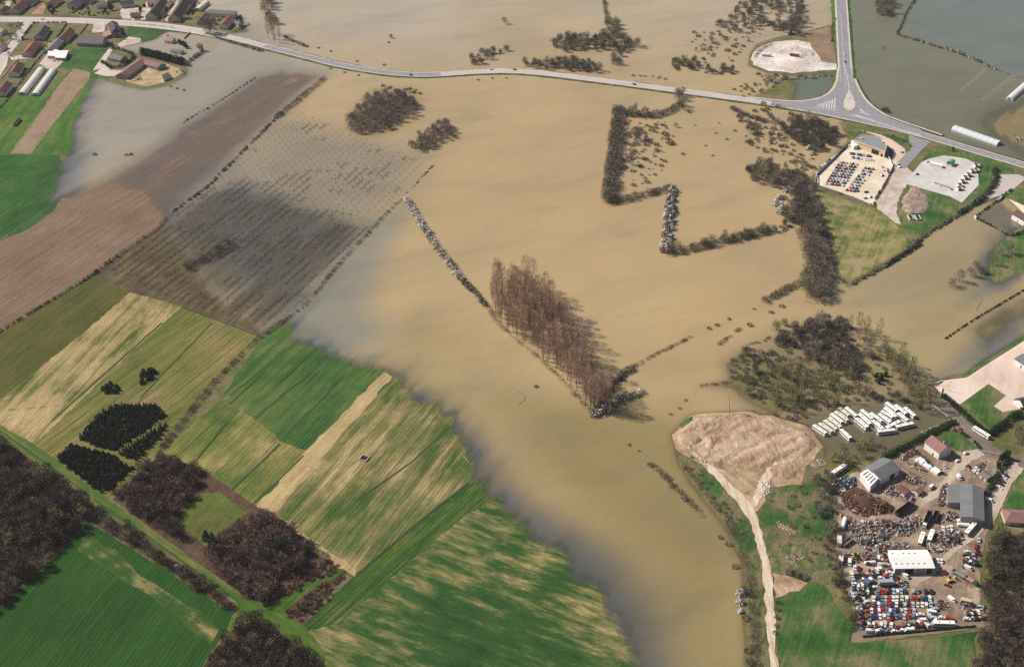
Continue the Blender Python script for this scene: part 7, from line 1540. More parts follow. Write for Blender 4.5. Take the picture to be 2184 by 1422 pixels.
def profile_mesh(name, prof, hw, taper, m):
    """side outline (x,z) carried across the width, narrower at the top"""
    n = len(prof); mb = MB(); zs = [p[1] for p in prof]; z0, z1 = min(zs), max(zs)
    f = lambda z: hw * (1 - taper * max(0.0, (z - z0) / (z1 - z0)) ** 2)
    L_ = [(x, -f(z), z) for x, z in prof]; R_ = [(x, f(z), z) for x, z in prof]
    mb.poly(L_[::-1]); mb.poly(R_)
    for i in range(n):
        j = (i + 1) % n; mb.poly([L_[i], L_[j], R_[j], R_[i]])
    me = mb.mesh(name, m)
    bm = bmesh.new(); bm.from_mesh(me); bmesh.ops.remove_doubles(bm, verts=bm.verts[:], dist=1e-4); bmesh.ops.recalc_face_normals(bm, faces=bm.faces[:]); bm.to_mesh(me); bm.free()
    return me
def wheel_mesh(r, w_):
    mb = MB(); mb.tube((0, -w_ / 2, 0), (0, w_ / 2, 0), r, r, 10); return mb.mesh('wheel', M_TYRE)
CARK = {}
def car_kind(kind, body, glass, hw, wx, wr):
    bm_ = profile_mesh('car_body', body, hw, 0.16, PAINTS['white'])
    gl = []
    for (a, b, s) in glass['cross']:       # windscreen and rear window
        mb = MB(); y0, y1 = hw * 0.84, hw * 0.74; d = Vector((b[0] - a[0], 0, b[1] - a[1])); n = Vector((-d.z, 0, d.x)).normalized() * 0.03 * s
        p = [Vector((a[0], -y0, a[1])), Vector((a[0], y0, a[1])), Vector((b[0], y1, b[1])), Vector((b[0], -y1, b[1]))]
        mb.poly([q + n for q in p]); mb.poly([q - n for q in p][::-1])
        for i in range(4): mb.poly([p[i] - n, p[(i + 1) % 4] - n, p[(i + 1) % 4] + n, p[i] + n])
        gl.append(mb.mesh('windscreen' if not gl else 'rear_window', M_GLASS))
    zs = [p[1] for p in body]; z0, z1 = min(zs), max(zs); f = lambda z: hw * (1 - 0.16 * ((z - z0) / (z1 - z0)) ** 2)
    sd_ = []
    for sg in (-1, 1):
        mb = MB(); p = [Vector((x, sg * (f(z) + 0.012), z)) for x, z in glass['side']]; mb.poly(p if sg < 0 else p[::-1]); mb.poly([q - Vector((0, sg * 0.03, 0)) for q in (p[::-1] if sg < 0 else p)]); sd_.append(mb.mesh('side_window', M_GLASS))
    CARK[kind] = (bm_, gl, sd_, wheel_mesh(wr, 0.2), wx, hw, wr)
car_kind('hatch', [(-1.85, 0.28), (1.85, 0.28), (1.9, 0.55), (1.8, 0.75), (0.85, 0.92), (0.25, 1.38), (-1.35, 1.42), (-1.8, 0.95), (-1.9, 0.6)], dict(cross=[((0.82, 0.95), (0.28, 1.36), 1), ((-1.78, 0.98), (-1.4, 1.38), -1)], side=[(0.7, 0.95), (0.2, 1.32), (-1.3, 1.35), (-1.55, 0.98)]), 0.82, 1.2, 0.3)
car_kind('saloon', [(-2.15, 0.28), (2.1, 0.28), (2.15, 0.55), (2.05, 0.76), (0.95, 0.92), (0.35, 1.38), (-0.95, 1.40), (-1.5, 1.0), (-2.1, 0.92), (-2.2, 0.6)], dict(cross=[((0.92, 0.95), (0.38, 1.36), 1), ((-1.48, 1.03), (-1.0, 1.38), -1)], side=[(0.8, 0.95), (0.3, 1.32), (-0.92, 1.34), (-1.3, 1.0)]), 0.85, 1.35, 0.31)
car_kind('van', [(-2.4, 0.3), (2.4, 0.3), (2.45, 0.9), (2.0, 1.15), (1.45, 2.0), (-2.35, 2.05), (-2.45, 0.8)], dict(cross=[((1.98, 1.2), (1.5, 1.95), 1), ((-2.45, 1.1), (-2.38, 1.8), -1)], side=[(1.7, 1.2), (1.35, 1.8), (0.5, 1.8), (0.5, 1.2)]), 0.95, 1.5, 0.34)
NCAR = [0]
def car(kind, colr, loc, ang, label, group=None, name='car', cat='car'):
    bm_, gl, sd_, wm_, wx, hw, wr = CARK[kind]
    e = empty(name, loc, ang, label, cat, group); NCAR[0] += 1
    o = mobj('body', bm_, e); o.material_slots[0].link = 'OBJECT'; o.material_slots[0].material = PAINTS[colr]
    mobj('windscreen', gl[0], e); mobj('rear_window', gl[1], e)
    for s_ in sd_: mobj('side_window', s_, e)
    for sx in (-1, 1):
        for sy in (-1, 1): mobj('wheel', wm_, e, (sx * wx, sy * (hw - 0.1), wr))
    return e
def car_px(px, py, colr, dirpx, label, group=None, kind=None, z=None, name=None, jit=0.06):
    q = PG(px, py); b = P(px + dirpx[0], py + dirpx[1], q.z); a = P(px, py, q.z); ang = math.atan2(b.y - a.y, b.x - a.x)
    z = (q.z + 0.12) if z is None else z
    kind = kind or RT.choice(['hatch', 'hatch', 'saloon'])
    return car(kind, colr, (q.x, q.y, z), ang + RT.uniform(-jit, jit), label, group, name or ('van' if kind == 'van' else 'car'), 'van' if kind == 'van' else 'car')
# on the roads
def on_road(px, py, c_, label, d, kind=None):
    q = P(px, py, ZR); car(kind or 'saloon', c_, (q.x, q.y, ZR + 0.03), dirang((px, py), (px + d[0], py + d[1])), label, None)
on_road(706, 129, 'white', 'white car driving on the wet road near the village', (20, 5)); on_road(877, 161, 'black', 'dark car driving round the flooded road bend', (20, 0.5), 'hatch')
on_road(1048, 149, 'white', 'white car on the top of the road bend', (20, -1)); on_road(1353, 181, 'black', 'dark car on the long straight before the crossroads', (20, 2.6), 'hatch')
on_road(1801, 117, 'white', 'white car coming down the north road', (-1, 10)); on_road(1802, 133, 'dkblue', 'dark blue car just below the white one on the north road', (-1, 10)); on_road(91, 42, 'white', 'white car in the village street', (20, 0.5))
q = P(38, 89, 0.74); car('hatch', 'white', (q.x, q.y, 0.76), dirang((38, 89), (52, 66)), 'white car in the village side street')
on_road(1098, 149.5, 'dkred', 'dark red car right of the top of the bend', (20, 1), 'hatch')
# ---- buses
def rounded_box(name, lx, ly, lz, r, m):
    mb = MB(); mb.box(-lx / 2, lx / 2, -ly / 2, ly / 2, 0, lz); me = mb.mesh(name, m)
    bm = bmesh.new(); bm.from_mesh(me); bmesh.ops.remove_doubles(bm, verts=bm.verts[:], dist=1e-5)
    bmesh.ops.bevel(bm, geom=bm.edges[:], offset=r, segments=2, affect='EDGES', profile=0.6); bmesh.ops.recalc_face_normals(bm, faces=bm.faces[:]); bm.to_mesh(me); bm.free()
    return me
M_BUSW = mat('bus_white_paint', (0.78, 0.77, 0.73), 0.4, 0.05, 0.5, spec=0.4)
M_BUSC = mat('bus_cream_paint', (0.66, 0.61, 0.49), 0.5, 0.12, 0.5, spec=0.4)
BUSB = rounded_box('bus_body', 11.6, 2.5, 2.6, 0.22, M_BUSW); BUSG = rounded_box('window_band', 10.6, 2.54, 0.85, 0.05, M_GLASS); BUSF = rounded_box('windscreen', 0.2, 2.1, 1.1, 0.04, M_GLASS)
HATCH = rounded_box('roof_hatch', 0.8, 0.7, 0.14, 0.04, M_TRIM); BUSWH = wheel_mesh(0.5, 0.3)
def bus(A, B, label, group=None, paint=M_BUSW, z0=None, skirt=True):
    """A, B: the two ends of the roof seen in the photograph"""
    g = P((A[0] + B[0]) / 2, (A[1] + B[1]) / 2, 3.0); base = (max(HZ(g.x, g.y), -0.35) if z0 is None else z0)
    a = P(A[0], A[1], base + 2.95); b = P(B[0], B[1], base + 2.95); m = (a + b) / 2; L = (b - a).length
    e = empty('bus', (m.x, m.y, base), math.atan2(b.y - a.y, b.x - a.x), label, 'bus', group); s_ = min(max(L / 11.6, 0.72), 1.3); e.scale = (s_, 1, 1)
    o = mobj('body', BUSB, e, (0, 0, 0.38)); o.material_slots[0].link = 'OBJECT'; o.material_slots[0].material = paint
    mobj('window_band', BUSG, e, (-0.2, 0, 1.62)); mobj('windscreen', BUSF, e, (5.75, 0, 1.45)); mobj('rear_window', BUSF, e, (-5.74, 0, 1.5))
    for x in (-2.6, 2.9): mobj('roof_hatch', HATCH, e, (x, 0, 2.93))
    for x in (-3.4, 3.6):
        for y in (-1.1, 1.1): mobj('wheel', BUSWH, e, (x, y, 0.48))
    return e
Z3 = lambda p: (1720 + p[0] / 6.771, 840 + p[1] / 6.771)
BUS = [((105, 440), (285, 560), 'w', 'first bus at the left end of the flooded bus rows'), ((185, 415), (375, 535), 'c', 'second bus from the left in the flooded rows, dull cream'), ((260, 370), (440, 500), 'c', 'third bus from the left in the flooded rows, cream'), ((325, 335), (500, 470), 'c', 'fourth bus from the left in the flooded rows, dull cream'),
       ((360, 275), (520, 400), 'w', 'fifth bus from the left in the flooded rows, white'), ((415, 245), (600, 375), 'c', 'sixth bus from the left with a rust stained roof'), ((470, 190), (620, 300), 'c', 'seventh bus from the left, cream and set back'), ((570, 185), (725, 310), 'w', 'white bus ending the left row of buses'),
       ((500, 500), (640, 630), 'w', 'white bus standing forward with debris at its nose'), ((795, 220), (955, 350), 'w', 'rearmost bus of the middle trio'), ((765, 280), (925, 425), 'w', 'central bus of the middle trio'), ((720, 340), (880, 475), 'w', 'front bus of the middle trio'),
       ((925, 265), (1095, 385), 'w', 'bus standing just right of the middle trio'), ((955, 370), (1105, 495), 'w', 'bus in front of the bus right of the trio'), ((1050, 275), (1215, 400), 'w', 'lowest bus of the tight right hand trio'), ((1085, 235), (1250, 330), 'w', 'middle bus of the tight right hand trio'), ((1130, 190), (1300, 320), 'w', 'top bus of the tight right hand trio'),
       ((1155, 115), (1310, 230), 'w', 'topmost bus of the whole flooded yard'), ((1285, 150), (1445, 275), 'w', 'bus beside the topmost one'), ((1320, 265), (1465, 375), 'w', 'bus tucked behind the crosswise buses'), ((1420, 185), (1570, 310), 'w', 'rightmost parallel bus of the flooded yard'),
       ((1155, 480), (1350, 380), 'w', 'short white trailer lying crosswise between the buses'), ((1030, 535), (1280, 505), 'w', 'left one of the two crosswise buses in front'), ((1295, 465), (1545, 410), 'w', 'right one of the two crosswise buses in front')]
for a, b, c_, lb in BUS: bus(Z3(a), Z3(b), lb, 'white buses parked in the flooded yard', M_BUSW if c_ == 'w' else M_BUSC, -0.25)
bus((2077, 908), (2111, 929), 'lone white bus parked along the dirt lane')
bus((1962, 1157), (1970, 1133), 'left of two white buses inside the scrapyard'); bus((1982, 1150), (1990, 1128), 'right of two white buses inside the scrapyard'); bus((2061, 1135), (2083, 1110), 'white bus beside the long hangar end')
bus((1991, 1325), (2037, 1326), 'white bus at the foot of the scrapyard'); bus((1776, 1007), (1803, 989), 'stripped white bus body behind the dark scrap')
# ---- scrapyard cars, row by row (as they stand in the photograph)
Z1 = lambda x, y: (1760 + x / 6.05, 1170 + y / 6.05)
COD = dict(w='white', c='cream', s='silver', g='grey', k='black', d='dkblue', b='blue', l='ltblue', r='red', m='dkred', e='green', y='yellow', o='orange')
ROWN = ['first', 'second', 'third', 'fourth', 'fifth', 'sixth']
ROWC = [(540, [(680, 'g'), (725, 'r'), (775, 'r'), (830, 'k'), (880, 's'), (930, 'w'), (975, 'l'), (1025, 'd'), (1130, 's'), (1190, 'g')]),
        (632, [(622, 'w'), (682, 'd'), (730, 'g'), (775, 's'), (825, 'r'), (875, 'w'), (920, 'w'), (990, 'c'), (1048, 'w'), (1125, 'r'), (1177, 'r'), (1245, 'e'), (1295, 'd'), (1346, 'w')]),
        (712, [(605, 'g'), (645, 'm'), (686, 'w'), (730, 'b'), (775, 'g'), (820, 'r'), (870, 'd'), (915, 'w'), (968, 'k'), (1025, 's'), (1075, 'k'), (1130, 's'), (1190, 'c'), (1250, 'w'), (1300, 'w'), (1362, 'l')]),
        (786, [(595, 'w'), (645, 'm'), (690, 'w'), (740, 'r'), (785, 'g'), (832, 'w'), (886, 'b'), (932, 'k'), (982, 's'), (1033, 'c'), (1085, 'r'), (1142, 's')]),
        (862, [(606, 'd'), (655, 'd'), (702, 'w'), (757, 'w'), (808, 'l'), (862, 'k'), (910, 'g'), (960, 'b'), (1015, 's'), (1070, 'r'), (1132, 'g')]),
        (965, [(560, 'w'), (620, 'w'), (720, 'w'), (772, 'c'), (1060, 'e')])]
for r_, (y, lst) in enumerate(ROWC):
    for x, c_ in lst:
        X_, Y_ = Z1(x, y + 18 + RT.uniform(-5, 5)); cn = COD[c_]
        car_px(X_, Y_, cn, (RT.uniform(-.3, .3), RT.choice([-10, 10])), '%s car in the %s row of the scrap car grid' % (CNAME[cn], ROWN[r_]), 'scrap cars of the %s grid row' % ROWN[r_])
for x, y, c_, d_, kd, lb in [(830, 910, 'r', (10, -6), None, 'red car standing askew below the car grid'), (690, 265, 'w', (10, -0.5), 'van', 'long white van left of the white warehouse'), (595, 270, 'r', (10, 0), None, 'red and white car beside the long van'), (695, 130, 'w', (10, 0), None, 'white car in the top left pair of the grid'),
        (800, 145, 'r', (10, 0), None, 'red car against the warehouse end'), (715, 195, 'w', (10, 0), None, 'white car below the top left pair'), (800, 200, 'w', (10, 0), None, 'white car below the red one at the warehouse'), (830, 300, 'w', (10, 0), None, 'white car before the warehouse corner'), (790, 350, 'r', (10, 0), None, 'red car above the grey container'),
        (850, 350, 'l', (0, 10), None, 'pale blue car above the grey container'), (915, 370, 'm', (0, 10), None, 'dark red car right of the grey container'), (720, 370, 'w', (10, 0), None, 'white car left of the red one above the container'), (630, 490, 'w', (10, -3), None, 'white car below the blue lorry'), (550, 550, 'w', (4, -10), None, 'white car slanting below the blue lorry'),
        (480, 585, 'm', (10, -2), None, 'dark red car at the left of the grid'), (380, 240, 'w', (1, 10), None, 'white car in the left hand jumble top'), (432, 250, 'm', (0, 10), None, 'dark red car in the left hand jumble top'), (335, 330, 'c', (1, 10), 'van', 'cream van in the left hand jumble'), (437, 330, 'd', (0, 10), None, 'dark blue car in the left hand jumble'),
        (487, 335, 'm', (0, 10), None, 'dark red car in the left hand jumble'), (537, 335, 's', (0, 10), None, 'silver car in the left hand jumble'), (587, 335, 'g', (0, 10), None, 'grey car in the left hand jumble'), (645, 345, 'k', (0, 10), None, 'black car in the left hand jumble'), (490, 390, 'w', (10, 0), None, 'white car under the jumble row'),
        (355, 495, 's', (0, 10), None, 'silver car at the western fence'), (425, 450, 'b', (0, 10), None, 'blue car at the western fence'), (425, 495, 'w', (0, 10), None, 'white car near the western fence'), (475, 495, 's', (0, 10), None, 'silver car next to the blue lorry'), (350, 585, 'w', (0, 10), None, 'white car low at the western fence'), (410, 585, 's', (0, 10), None, 'silver car low at the western fence'),
        (490, 655, 'c', (0, 10), None, 'cream car left of the second grid row'), (455, 790, 'w', (0, 10), None, 'white car left of the fourth grid row'), (470, 890, 'r', (1, 10), None, 'red car in the shadow of the fence trees'), (455, 990, 'w', (2, 10), None, 'white car at the lower left corner'),
        (255, 170, 'g', (0, 10), None, 'dark grey car beside the pale truck'), (312, 175, 'w', (0, 10), 'van', 'white van beside the pale truck'), (580, 1060, 'w', (10, 0), 'van', 'white van at the left of the bottom row'), (690, 1060, 'w', (10, -2), 'van', 'second white van of the bottom row'), (800, 1060, 'b', (10, -2), None, 'blue car of the bottom row'),
        (890, 1055, 'w', (10, -1), None, 'white car of the bottom row'), (1000, 1045, 'w', (10, 0), None, 'cream white car of the bottom row'), (1100, 1045, 'w', (10, 0), 'van', 'right white van of the bottom row'), (1255, 1000, 'd', (10, 2), None, 'dark blue car in the bottom jumble'), (1270, 920, 'w', (10, 0), 'van', 'white van in the bottom jumble'),
        (1390, 820, 'w', (10, 1), 'van', 'white van above the bottom bus'), (1390, 880, 'w', (10, 0), None, 'white car above the bottom bus'), (1500, 880, 'w', (10, 0), None, 'right white car above the bottom bus'), (1610, 905, 'r', (10, 2), 'van', 'red van above the bottom bus'), (1370, 550, 'k', (1, 10), None, 'black car right of the grid'), (1295, 550, 'k', (1, 10), None, 'black car nearest the grid right side'),
        (1540, 300, 'm', (4, 10), None, 'dark car by the container ramp'), (1030, 345, 'w', (10, 6), 'van', 'white van parked before the warehouse'), (1450, 150, 'w', (0, 10), None, 'white car at the right end of the warehouse'), (1495, 155, 'w', (0, 10), None, 'second white car at the right end of the warehouse'), (1630, 650, 'w', (10, 7), 'van', 'white van body by the tanks'),
        (1870, 70, 'm', (2, 10), None, 'dark red car on the lane side row'), (1905, 90, 'w', (2, 10), None, 'white car on the lane side row'), (1840, 130, 'w', (2, 10), None, 'white car lower on the lane side row'), (1870, 170, 'w', (2, 10), None, 'lowest white car on the lane side row'), (1790, 155, 'm', (2, 10), None, 'dark red car beside the lane'), (1930, 150, 'l', (2, 10), None, 'pale blue car on the lane side row'), (1840, 245, 'w', (10, 4), 'van', 'white van at the end of the lane side row'),
        (1825, 860, 'w', (2, 10), None, 'white car in the lower right jumble'), (1885, 850, 'w', (2, 10), None, 'second white car in the lower right jumble'), (1930, 840, 'r', (2, 10), None, 'red car in the lower right jumble'), (1860, 790, 'd', (2, 10), None, 'dark blue car in the lower right jumble'), (1980, 850, 'c', (2, 10), None, 'cream car in the lower right jumble')]:
    X_, Y_ = Z1(x, y + 15); car_px(X_, Y_, COD[c_], d_, lb, None, kd)
Z2 = lambda x, y: (1740 + x / 4.903, 940 + y / 4.903)
for x, y, c_, d_, kd, lb in [(1205, 490, 'w', (10, -7), 'van', 'white van on the yard lane by the huts'), (1480, 215, 'w', (10, -5), None, 'white car before the white house'), (1570, 135, 's', (10, -4), None, 'silver car at the yard entrance'), (1495, 390, 'w', (5, 8), 'van', 'white van above the long hangar'), (1810, 630, 'w', (10, 4), 'van', 'white van right of the long hangar'),
        (1330, 925, 'w', (1, 10), None, 'left white car in the trio by the tanks'), (1375, 920, 'c', (1, 10), None, 'middle cream car in the trio by the tanks'), (1415, 915, 'w', (1, 10), None, 'right white car in the trio by the tanks'), (1680, 300, 'w', (8, 5), None, 'upper white car in the yard corner'), (1665, 330, 'w', (8, 5), None, 'lower white car in the yard corner'), (1605, 280, 'm', (8, 5), None, 'dark red car in the yard corner'),
        (1960, 385, 'w', (10, 6), None, 'white car at the top of the hedge parking'), (1990, 370, 'd', (10, 6), None, 'dark blue car at the top of the hedge parking'), (1950, 430, 'm', (10, 6), None, 'dark red car of the hedge parking'), (1935, 460, 'k', (10, 6), None, 'black car of the hedge parking'), (1915, 495, 'w', (10, 6), None, 'lower white car of the hedge parking'), (1805, 550, 'd', (10, 7), None, 'dark blue car lowest at the hedge'),
        (1345, 275, 's', (10, 8), None, 'silver car below the dark hedge end'), (1700, 1045, 's', (2, 10), None, 'silver car beside the lane above the lane row'), (1675, 1105, 'r', (2, 10), None, 'red car beside the lane above the lane row')]:
    X_, Y_ = Z2(x, y); car_px(X_, Y_, COD[c_], d_, lb, None, kd)
rj = random.Random(91)
def jumble(poly, n, cols, label, group):
    pp = [P2(Z1(*p)) for p in poly]; xs = [p[0] for p in pp]; ys = [p[1] for p in pp]; got = []; t = 0
    while len(got) < n and t < 4000:
        t += 1; x, y = rj.uniform(min(xs), max(xs)), rj.uniform(min(ys), max(ys))
        if not inpoly(x, y, pp) or any((x - a) ** 2 + (y - b) ** 2 < 9.0 for a, b in got): continue
        got.append((x, y)); c_ = rj.choice(cols); car(rj.choice(['hatch', 'hatch', 'saloon']), c_, (x, y, HZ(x, y) + 0.25 + rj.choice([0, 0, 0.5])), rj.choice([1.57, 1.57, 0.3, 0]) + rj.uniform(-.3, .3), '%s wreck %s' % (CNAME[c_], label), group)
WC = ['white', 'white', 'silver', 'grey', 'dkblue', 'black', 'dkred', 'cream', 'rust']
jumble([(300, 360), (560, 360), (590, 480), (570, 620), (480, 640), (330, 640), (320, 470)], 22, WC, 'in the crowded left margin of the scrapyard', 'wrecks of the crowded left margin')
jumble([(400, 680), (560, 660), (570, 940), (500, 1000), (430, 940)], 16, WC, 'under the trees at the lower left of the scrapyard', 'wrecks under the lower left trees')
jumble([(520, 1010), (1180, 990), (1200, 1060), (560, 1090)], 14, WC, 'in the ragged bottom row of the scrapyard', 'wrecks of the ragged bottom row')
jumble([(1180, 880), (1400, 780), (1440, 900), (1390, 1000), (1200, 1010)], 14, ['white', 'white', 'white', 'silver', 'red', 'dkblue'], 'in the pale jumble left of the bottom bus', 'wrecks of the pale jumble')
jumble([(1810, 740), (2010, 730), (2020, 930), (1820, 930)], 14, WC, 'in the lower right corner of the scrapyard', 'wrecks of the lower right corner')
jumble([(480, 130), (850, 90), (850, 320), (560, 320)], 14, WC, 'in the pack left of the white warehouse', 'wrecks left of the warehouse')
jumble([(1760, 40), (1960, 20), (1960, 250), (1800, 250)], 10, WC, 'in the pack along the yard lane', 'wrecks along the yard lane')
# ---- garage yard cars
Z4 = lambda x, y: (1720 + x / 4.707, 260 + y / 4.707)
def block_of_cars(A, B, Cn, nu, nv, cols, label, group, seed, p=1.0):
    rnd = random.Random(seed)
    for i in range(nu):
        for j in range(nv):
            if rnd.random() > p: continue
            x = A[0] + (B[0] - A[0]) * i / max(1, nu - 1) + (Cn[0] - A[0]) * j / max(1, nv - 1); y = A[1] + (B[1] - A[1]) * i / max(1, nu - 1) + (Cn[1] - A[1]) * j / max(1, nv - 1)
            X_, Y_ = Z4(x, y); c_ = rnd.choice(cols); car_px(X_, Y_, c_, ((Cn[0] - A[0], Cn[1] - A[1]) if nu > 1 else (-5, -6)), '%s car %s' % (CNAME[c_], label), group)
block_of_cars((335, 412), (500, 432), (200, 625), 6, 9, ['dkblue', 'dkblue', 'grey', 'silver', 'white', 'white', 'red', 'black', 'blue', 'dkred'], 'in the big left block of the garage yard', 'cars of the left garage block', 5)
block_of_cars((590, 470), (665, 482), (405, 690), 3, 9, ['white', 'white', 'silver', 'red', 'black', 'dkblue', 'grey'], 'in the narrower right block of the garage yard', 'cars of the right garage block', 6, 0.92)
block_of_cars((430, 322), (640, 352), (450, 362), 10, 2, ['white', 'white', 'white', 'silver', 'dkblue'], 'parked before the garage wall', 'cars before the garage wall', 7, 0.85)
block_of_cars((425, 245), (425, 245), (140, 465), 1, 13, ['dkblue', 'black', 'silver', 'white', 'black', 'blue'], 'lined up along the upper left fence of the garage yard', 'cars along the upper garage fence', 8)
block_of_cars((105, 520), (105, 520), (110, 625), 1, 7, ['white', 'silver', 'white', 'cream'], 'lined up along the lower left fence of the garage yard', 'cars along the lower garage fence', 9)
block_of_cars((760, 460), (810, 480), (770, 490), 2, 2, ['white', 'silver', 'red'], 'by the right wall of the garage yard', 'cars by the right garage wall', 10)
for x, y, c_, lb in [(920, 430, 'white', 'white car at the gravel lane head'), (935, 460, 'white', 'second white car at the gravel lane head'), (600, 710, 'dkblue', 'dark blue car alone low in the garage yard'), (590, 770, 'silver', 'silver car lowest in the garage yard'), (640, 760, 'dkred', 'dark red car lowest in the garage yard'), (510, 700, 'grey', 'grey car alone in the garage yard'), (1108, 530, 'black', 'dark car beside the pad entrance'), (1215, 405, 'white', 'white car on the concrete pad'), (960, 310, 'silver', 'silver car on the pink drive'), (760, 545, 'red', 'red car at the right edge of the garage yard')]:
    X_, Y_ = Z4(x, y); car_px(X_, Y_, c_, (10, -3), lb)
for x, y, lb in [(255, 29, 'silver car parked on the village forecourt')]: car_px(x, y, 'silver', (10, 0), lb)
# ---- lorries, containers, tanks and machines
def lorry(A, B, bed, cab, label, hb=1.6, open_top=True, wd=2.5, z0=None, name='lorry'):
    a = PG(*A); b = PG(*B); m = (a + b) / 2; L = (b - a).length; e = empty(name, (m.x, m.y, m.z), math.atan2(b.y - a.y, b.x - a.x), label, 'lorry')
    cl = 2.2 if cab else 0.0; x0, x1 = -L / 2, L / 2 - cl - 0.2
    mb = MB(); mb.box(x0, L / 2, -0.5, 0.5, 0.7, 1.0); mb.build('chassis', M_TRIM, e)
    mb = MB()
    if open_top:
        mb.box(x0, x1, -wd / 2, wd / 2, 1.0, 1.2)
        for s_ in (-1, 1): mb.box(x0, x1, s_ * wd / 2 - 0.08, s_ * wd / 2 + 0.08, 1.2, 1.2 + hb)
        mb.box(x0 - 0.08, x0 + 0.08, -wd / 2 + .08, wd / 2 - .08, 1.2, 1.2 + hb); mb.box(x1 - 0.08, x1 + 0.08, -wd / 2 + .08, wd / 2 - .08, 1.2, 1.2 + hb)
    else: mb.box(x0, x1, -wd / 2, wd / 2, 1.0, 1.2 + hb)
    mb.build('load_bed' if open_top else 'box_body', bed, e)
    if cab:
        c_ = profile_mesh('cab', [(-1.1, 0.5), (1.1, 0.5), (1.1, 1.5), (0.9, 2.6), (-1.1, 2.7)], 1.15, 0.1, cab); mobj('cab', c_, e, (L / 2 - 1.1, 0, 0.1)); bx(e, 'windscreen', (L / 2 - 0.06, 0, 1.75), 0.08, 1.9, 0.75, M_GLASS)
    for x in (x0 + 1.4, x0 + 2.6, L / 2 - 1.3):
        for y in (-1.0, 1.0): mobj('wheel', BUSWH, e, (x, y, 0.5))
    return e
M_BEDK = mat('black_tipper', (0.03, 0.025, 0.026), 0.7, 0.3, 0.6); M_BEDG = mat('grey_bed', (0.22, 0.21, 0.22), 0.7, 0.2, 0.6)
lorry(Z2(840, 790), Z2(1010, 665), M_BEDK, PAINTS['red'], 'long black tipper lorry with red cab', 2.0); lorry(Z2(1190, 770), Z2(1125, 915), M_BEDK, PAINTS['white'], 'black tipper lorry with white cab', 1.6); lorry(Z2(1265, 765), Z2(1225, 860), M_BEDK, None, 'short black skip trailer beside the tipper', 1.4)
lorry(Z2(275, 1110), Z2(370, 1040), M_BEDG, None, 'grey open trailer at the western fence', 1.2); lorry(Z2(955, 650), Z2(995, 590), M_BEDG, None, 'grey flat skip by the red cab', 0.8)
lorry(Z1(520, 480), Z1(590, 410), PAINTS['blue'], PAINTS['white'], 'blue box lorry in the left hand jumble', 1.6, False)
lorry(Z1(1640, 300), Z1(1800, 390), M_BEDG, None, 'upper grey flatbed of the long trailer pair', 1.0); lorry(Z1(1800, 380), Z1(1960, 480), mat('faded_pink_bed', (0.34, 0.22, 0.22), 0.8, 0.2, 0.5), PAINTS['green'], 'lower flatbed with green cab of the trailer pair', 1.0)
lorry(Z2(240, 1110), Z2(242, 1005), M_BUSC, None, 'pale container trailer standing at the western fence', 2.0, False); lorry(Z1(190, 210), Z1(200, 130), M_BUSC, None, 'pale green box truck at the western fence', 2.0, False)
lorry(Z1(680, 470), Z1(870, 462), mat('blue_grey_box', (0.30, 0.32, 0.36), 0.6, 0.1, 0.5), None, 'grey roofed blue container above the grid', 2.2, False)
lorry((1684, 119.5), (1709, 123), mat('red_brown_tank', (0.30, 0.10, 0.06), 0.6, 0.2, 0.5), PAINTS['white'], 'red brown tipper lorry on the quarry floor', 1.6); lorry((1624, 120), (1645, 121), M_BUSW, PAINTS['white'], 'white box lorry on the quarry floor', 1.8, False)
lorry((31, 270), (43, 256), mat('old_cart', (0.14, 0.09, 0.07), 0.8, 0.3, 0.5), None, 'brown farm trailer on the village grass', 0.8)
lorry(Z1(1740, 690), Z1(1880, 720), mat('tan_container', (0.55, 0.38, 0.24), 0.7, 0.1, 0.5), None, 'tan container in the lower right yard', 1.8, False)
def tank(A, B, r, m, label, name='tank'):
    a = PG(*A); b = PG(*B); mm = (a + b) / 2; L = (b - a).length; e = empty(name, (mm.x, mm.y, mm.z), math.atan2(b.y - a.y, b.x - a.x), label, 'tank')
    mb = MB(); mb.tube((-L / 2, 0, r + 0.4), (L / 2, 0, r + 0.4), r, r, 14); mb.build('shell', m, e)
    for s_ in (-1, 1): bx(e, 'cradle', (s_ * L * 0.3, 0, 0), 0.4, r * 1.6, 0.9, M_TRIM)
    for s_ in (-1, 1):
        mb = MB(); mb.tube((s_ * L / 2, 0, r + 0.4), (s_ * (L / 2 + 0.35), 0, r + 0.4), r * 0.98, r * 0.55, 14); mb.build('end_cap', m, e)
tank(Z2(275, 930), Z2(305, 830), 1.25, M_BUSW, 'white tanker barrel with an orange end'); tank(Z2(1480, 890), Z2(1600, 900), 1.1, M_BUSW, 'lower white tank beside the hangar end'); tank(Z2(1480, 850), Z2(1600, 862), 1.0, M_BUSW, 'upper white tank beside the hangar end'); tank(Z1(505, 200), Z1(640, 190), 0.9, M_BUSW, 'long white tank left of the warehouse')
def digger(px, py, c_, label, rz=0.0):
    q = PG(px, py); e = empty('digger', q, rz, label, 'digger')
    for s_ in (-1, 1): bx(e, 'track', (0, s_ * 1.0, 0), 3.4, 0.55, 0.8, M_TRIM)
    bx(e, 'engine_deck', (-0.4, 0, 0.85), 2.8, 2.2, 1.1, c_); bx(e, 'cab', (0.3, 0.6, 1.95), 1.3, 0.95, 1.0, M_GLASS)
    mb = MB(); mb.tube((1.0, -0.3, 1.6), (3.2, -0.3, 3.2), 0.25, 0.2, 6); mb.tube((3.2, -0.3, 3.2), (4.6, -0.3, 1.2), 0.2, 0.15, 6); mb.build('boom', c_, e); bx(e, 'bucket', (4.6, -0.3, 0.5), 0.9, 1.1, 0.8, M_TRIM)
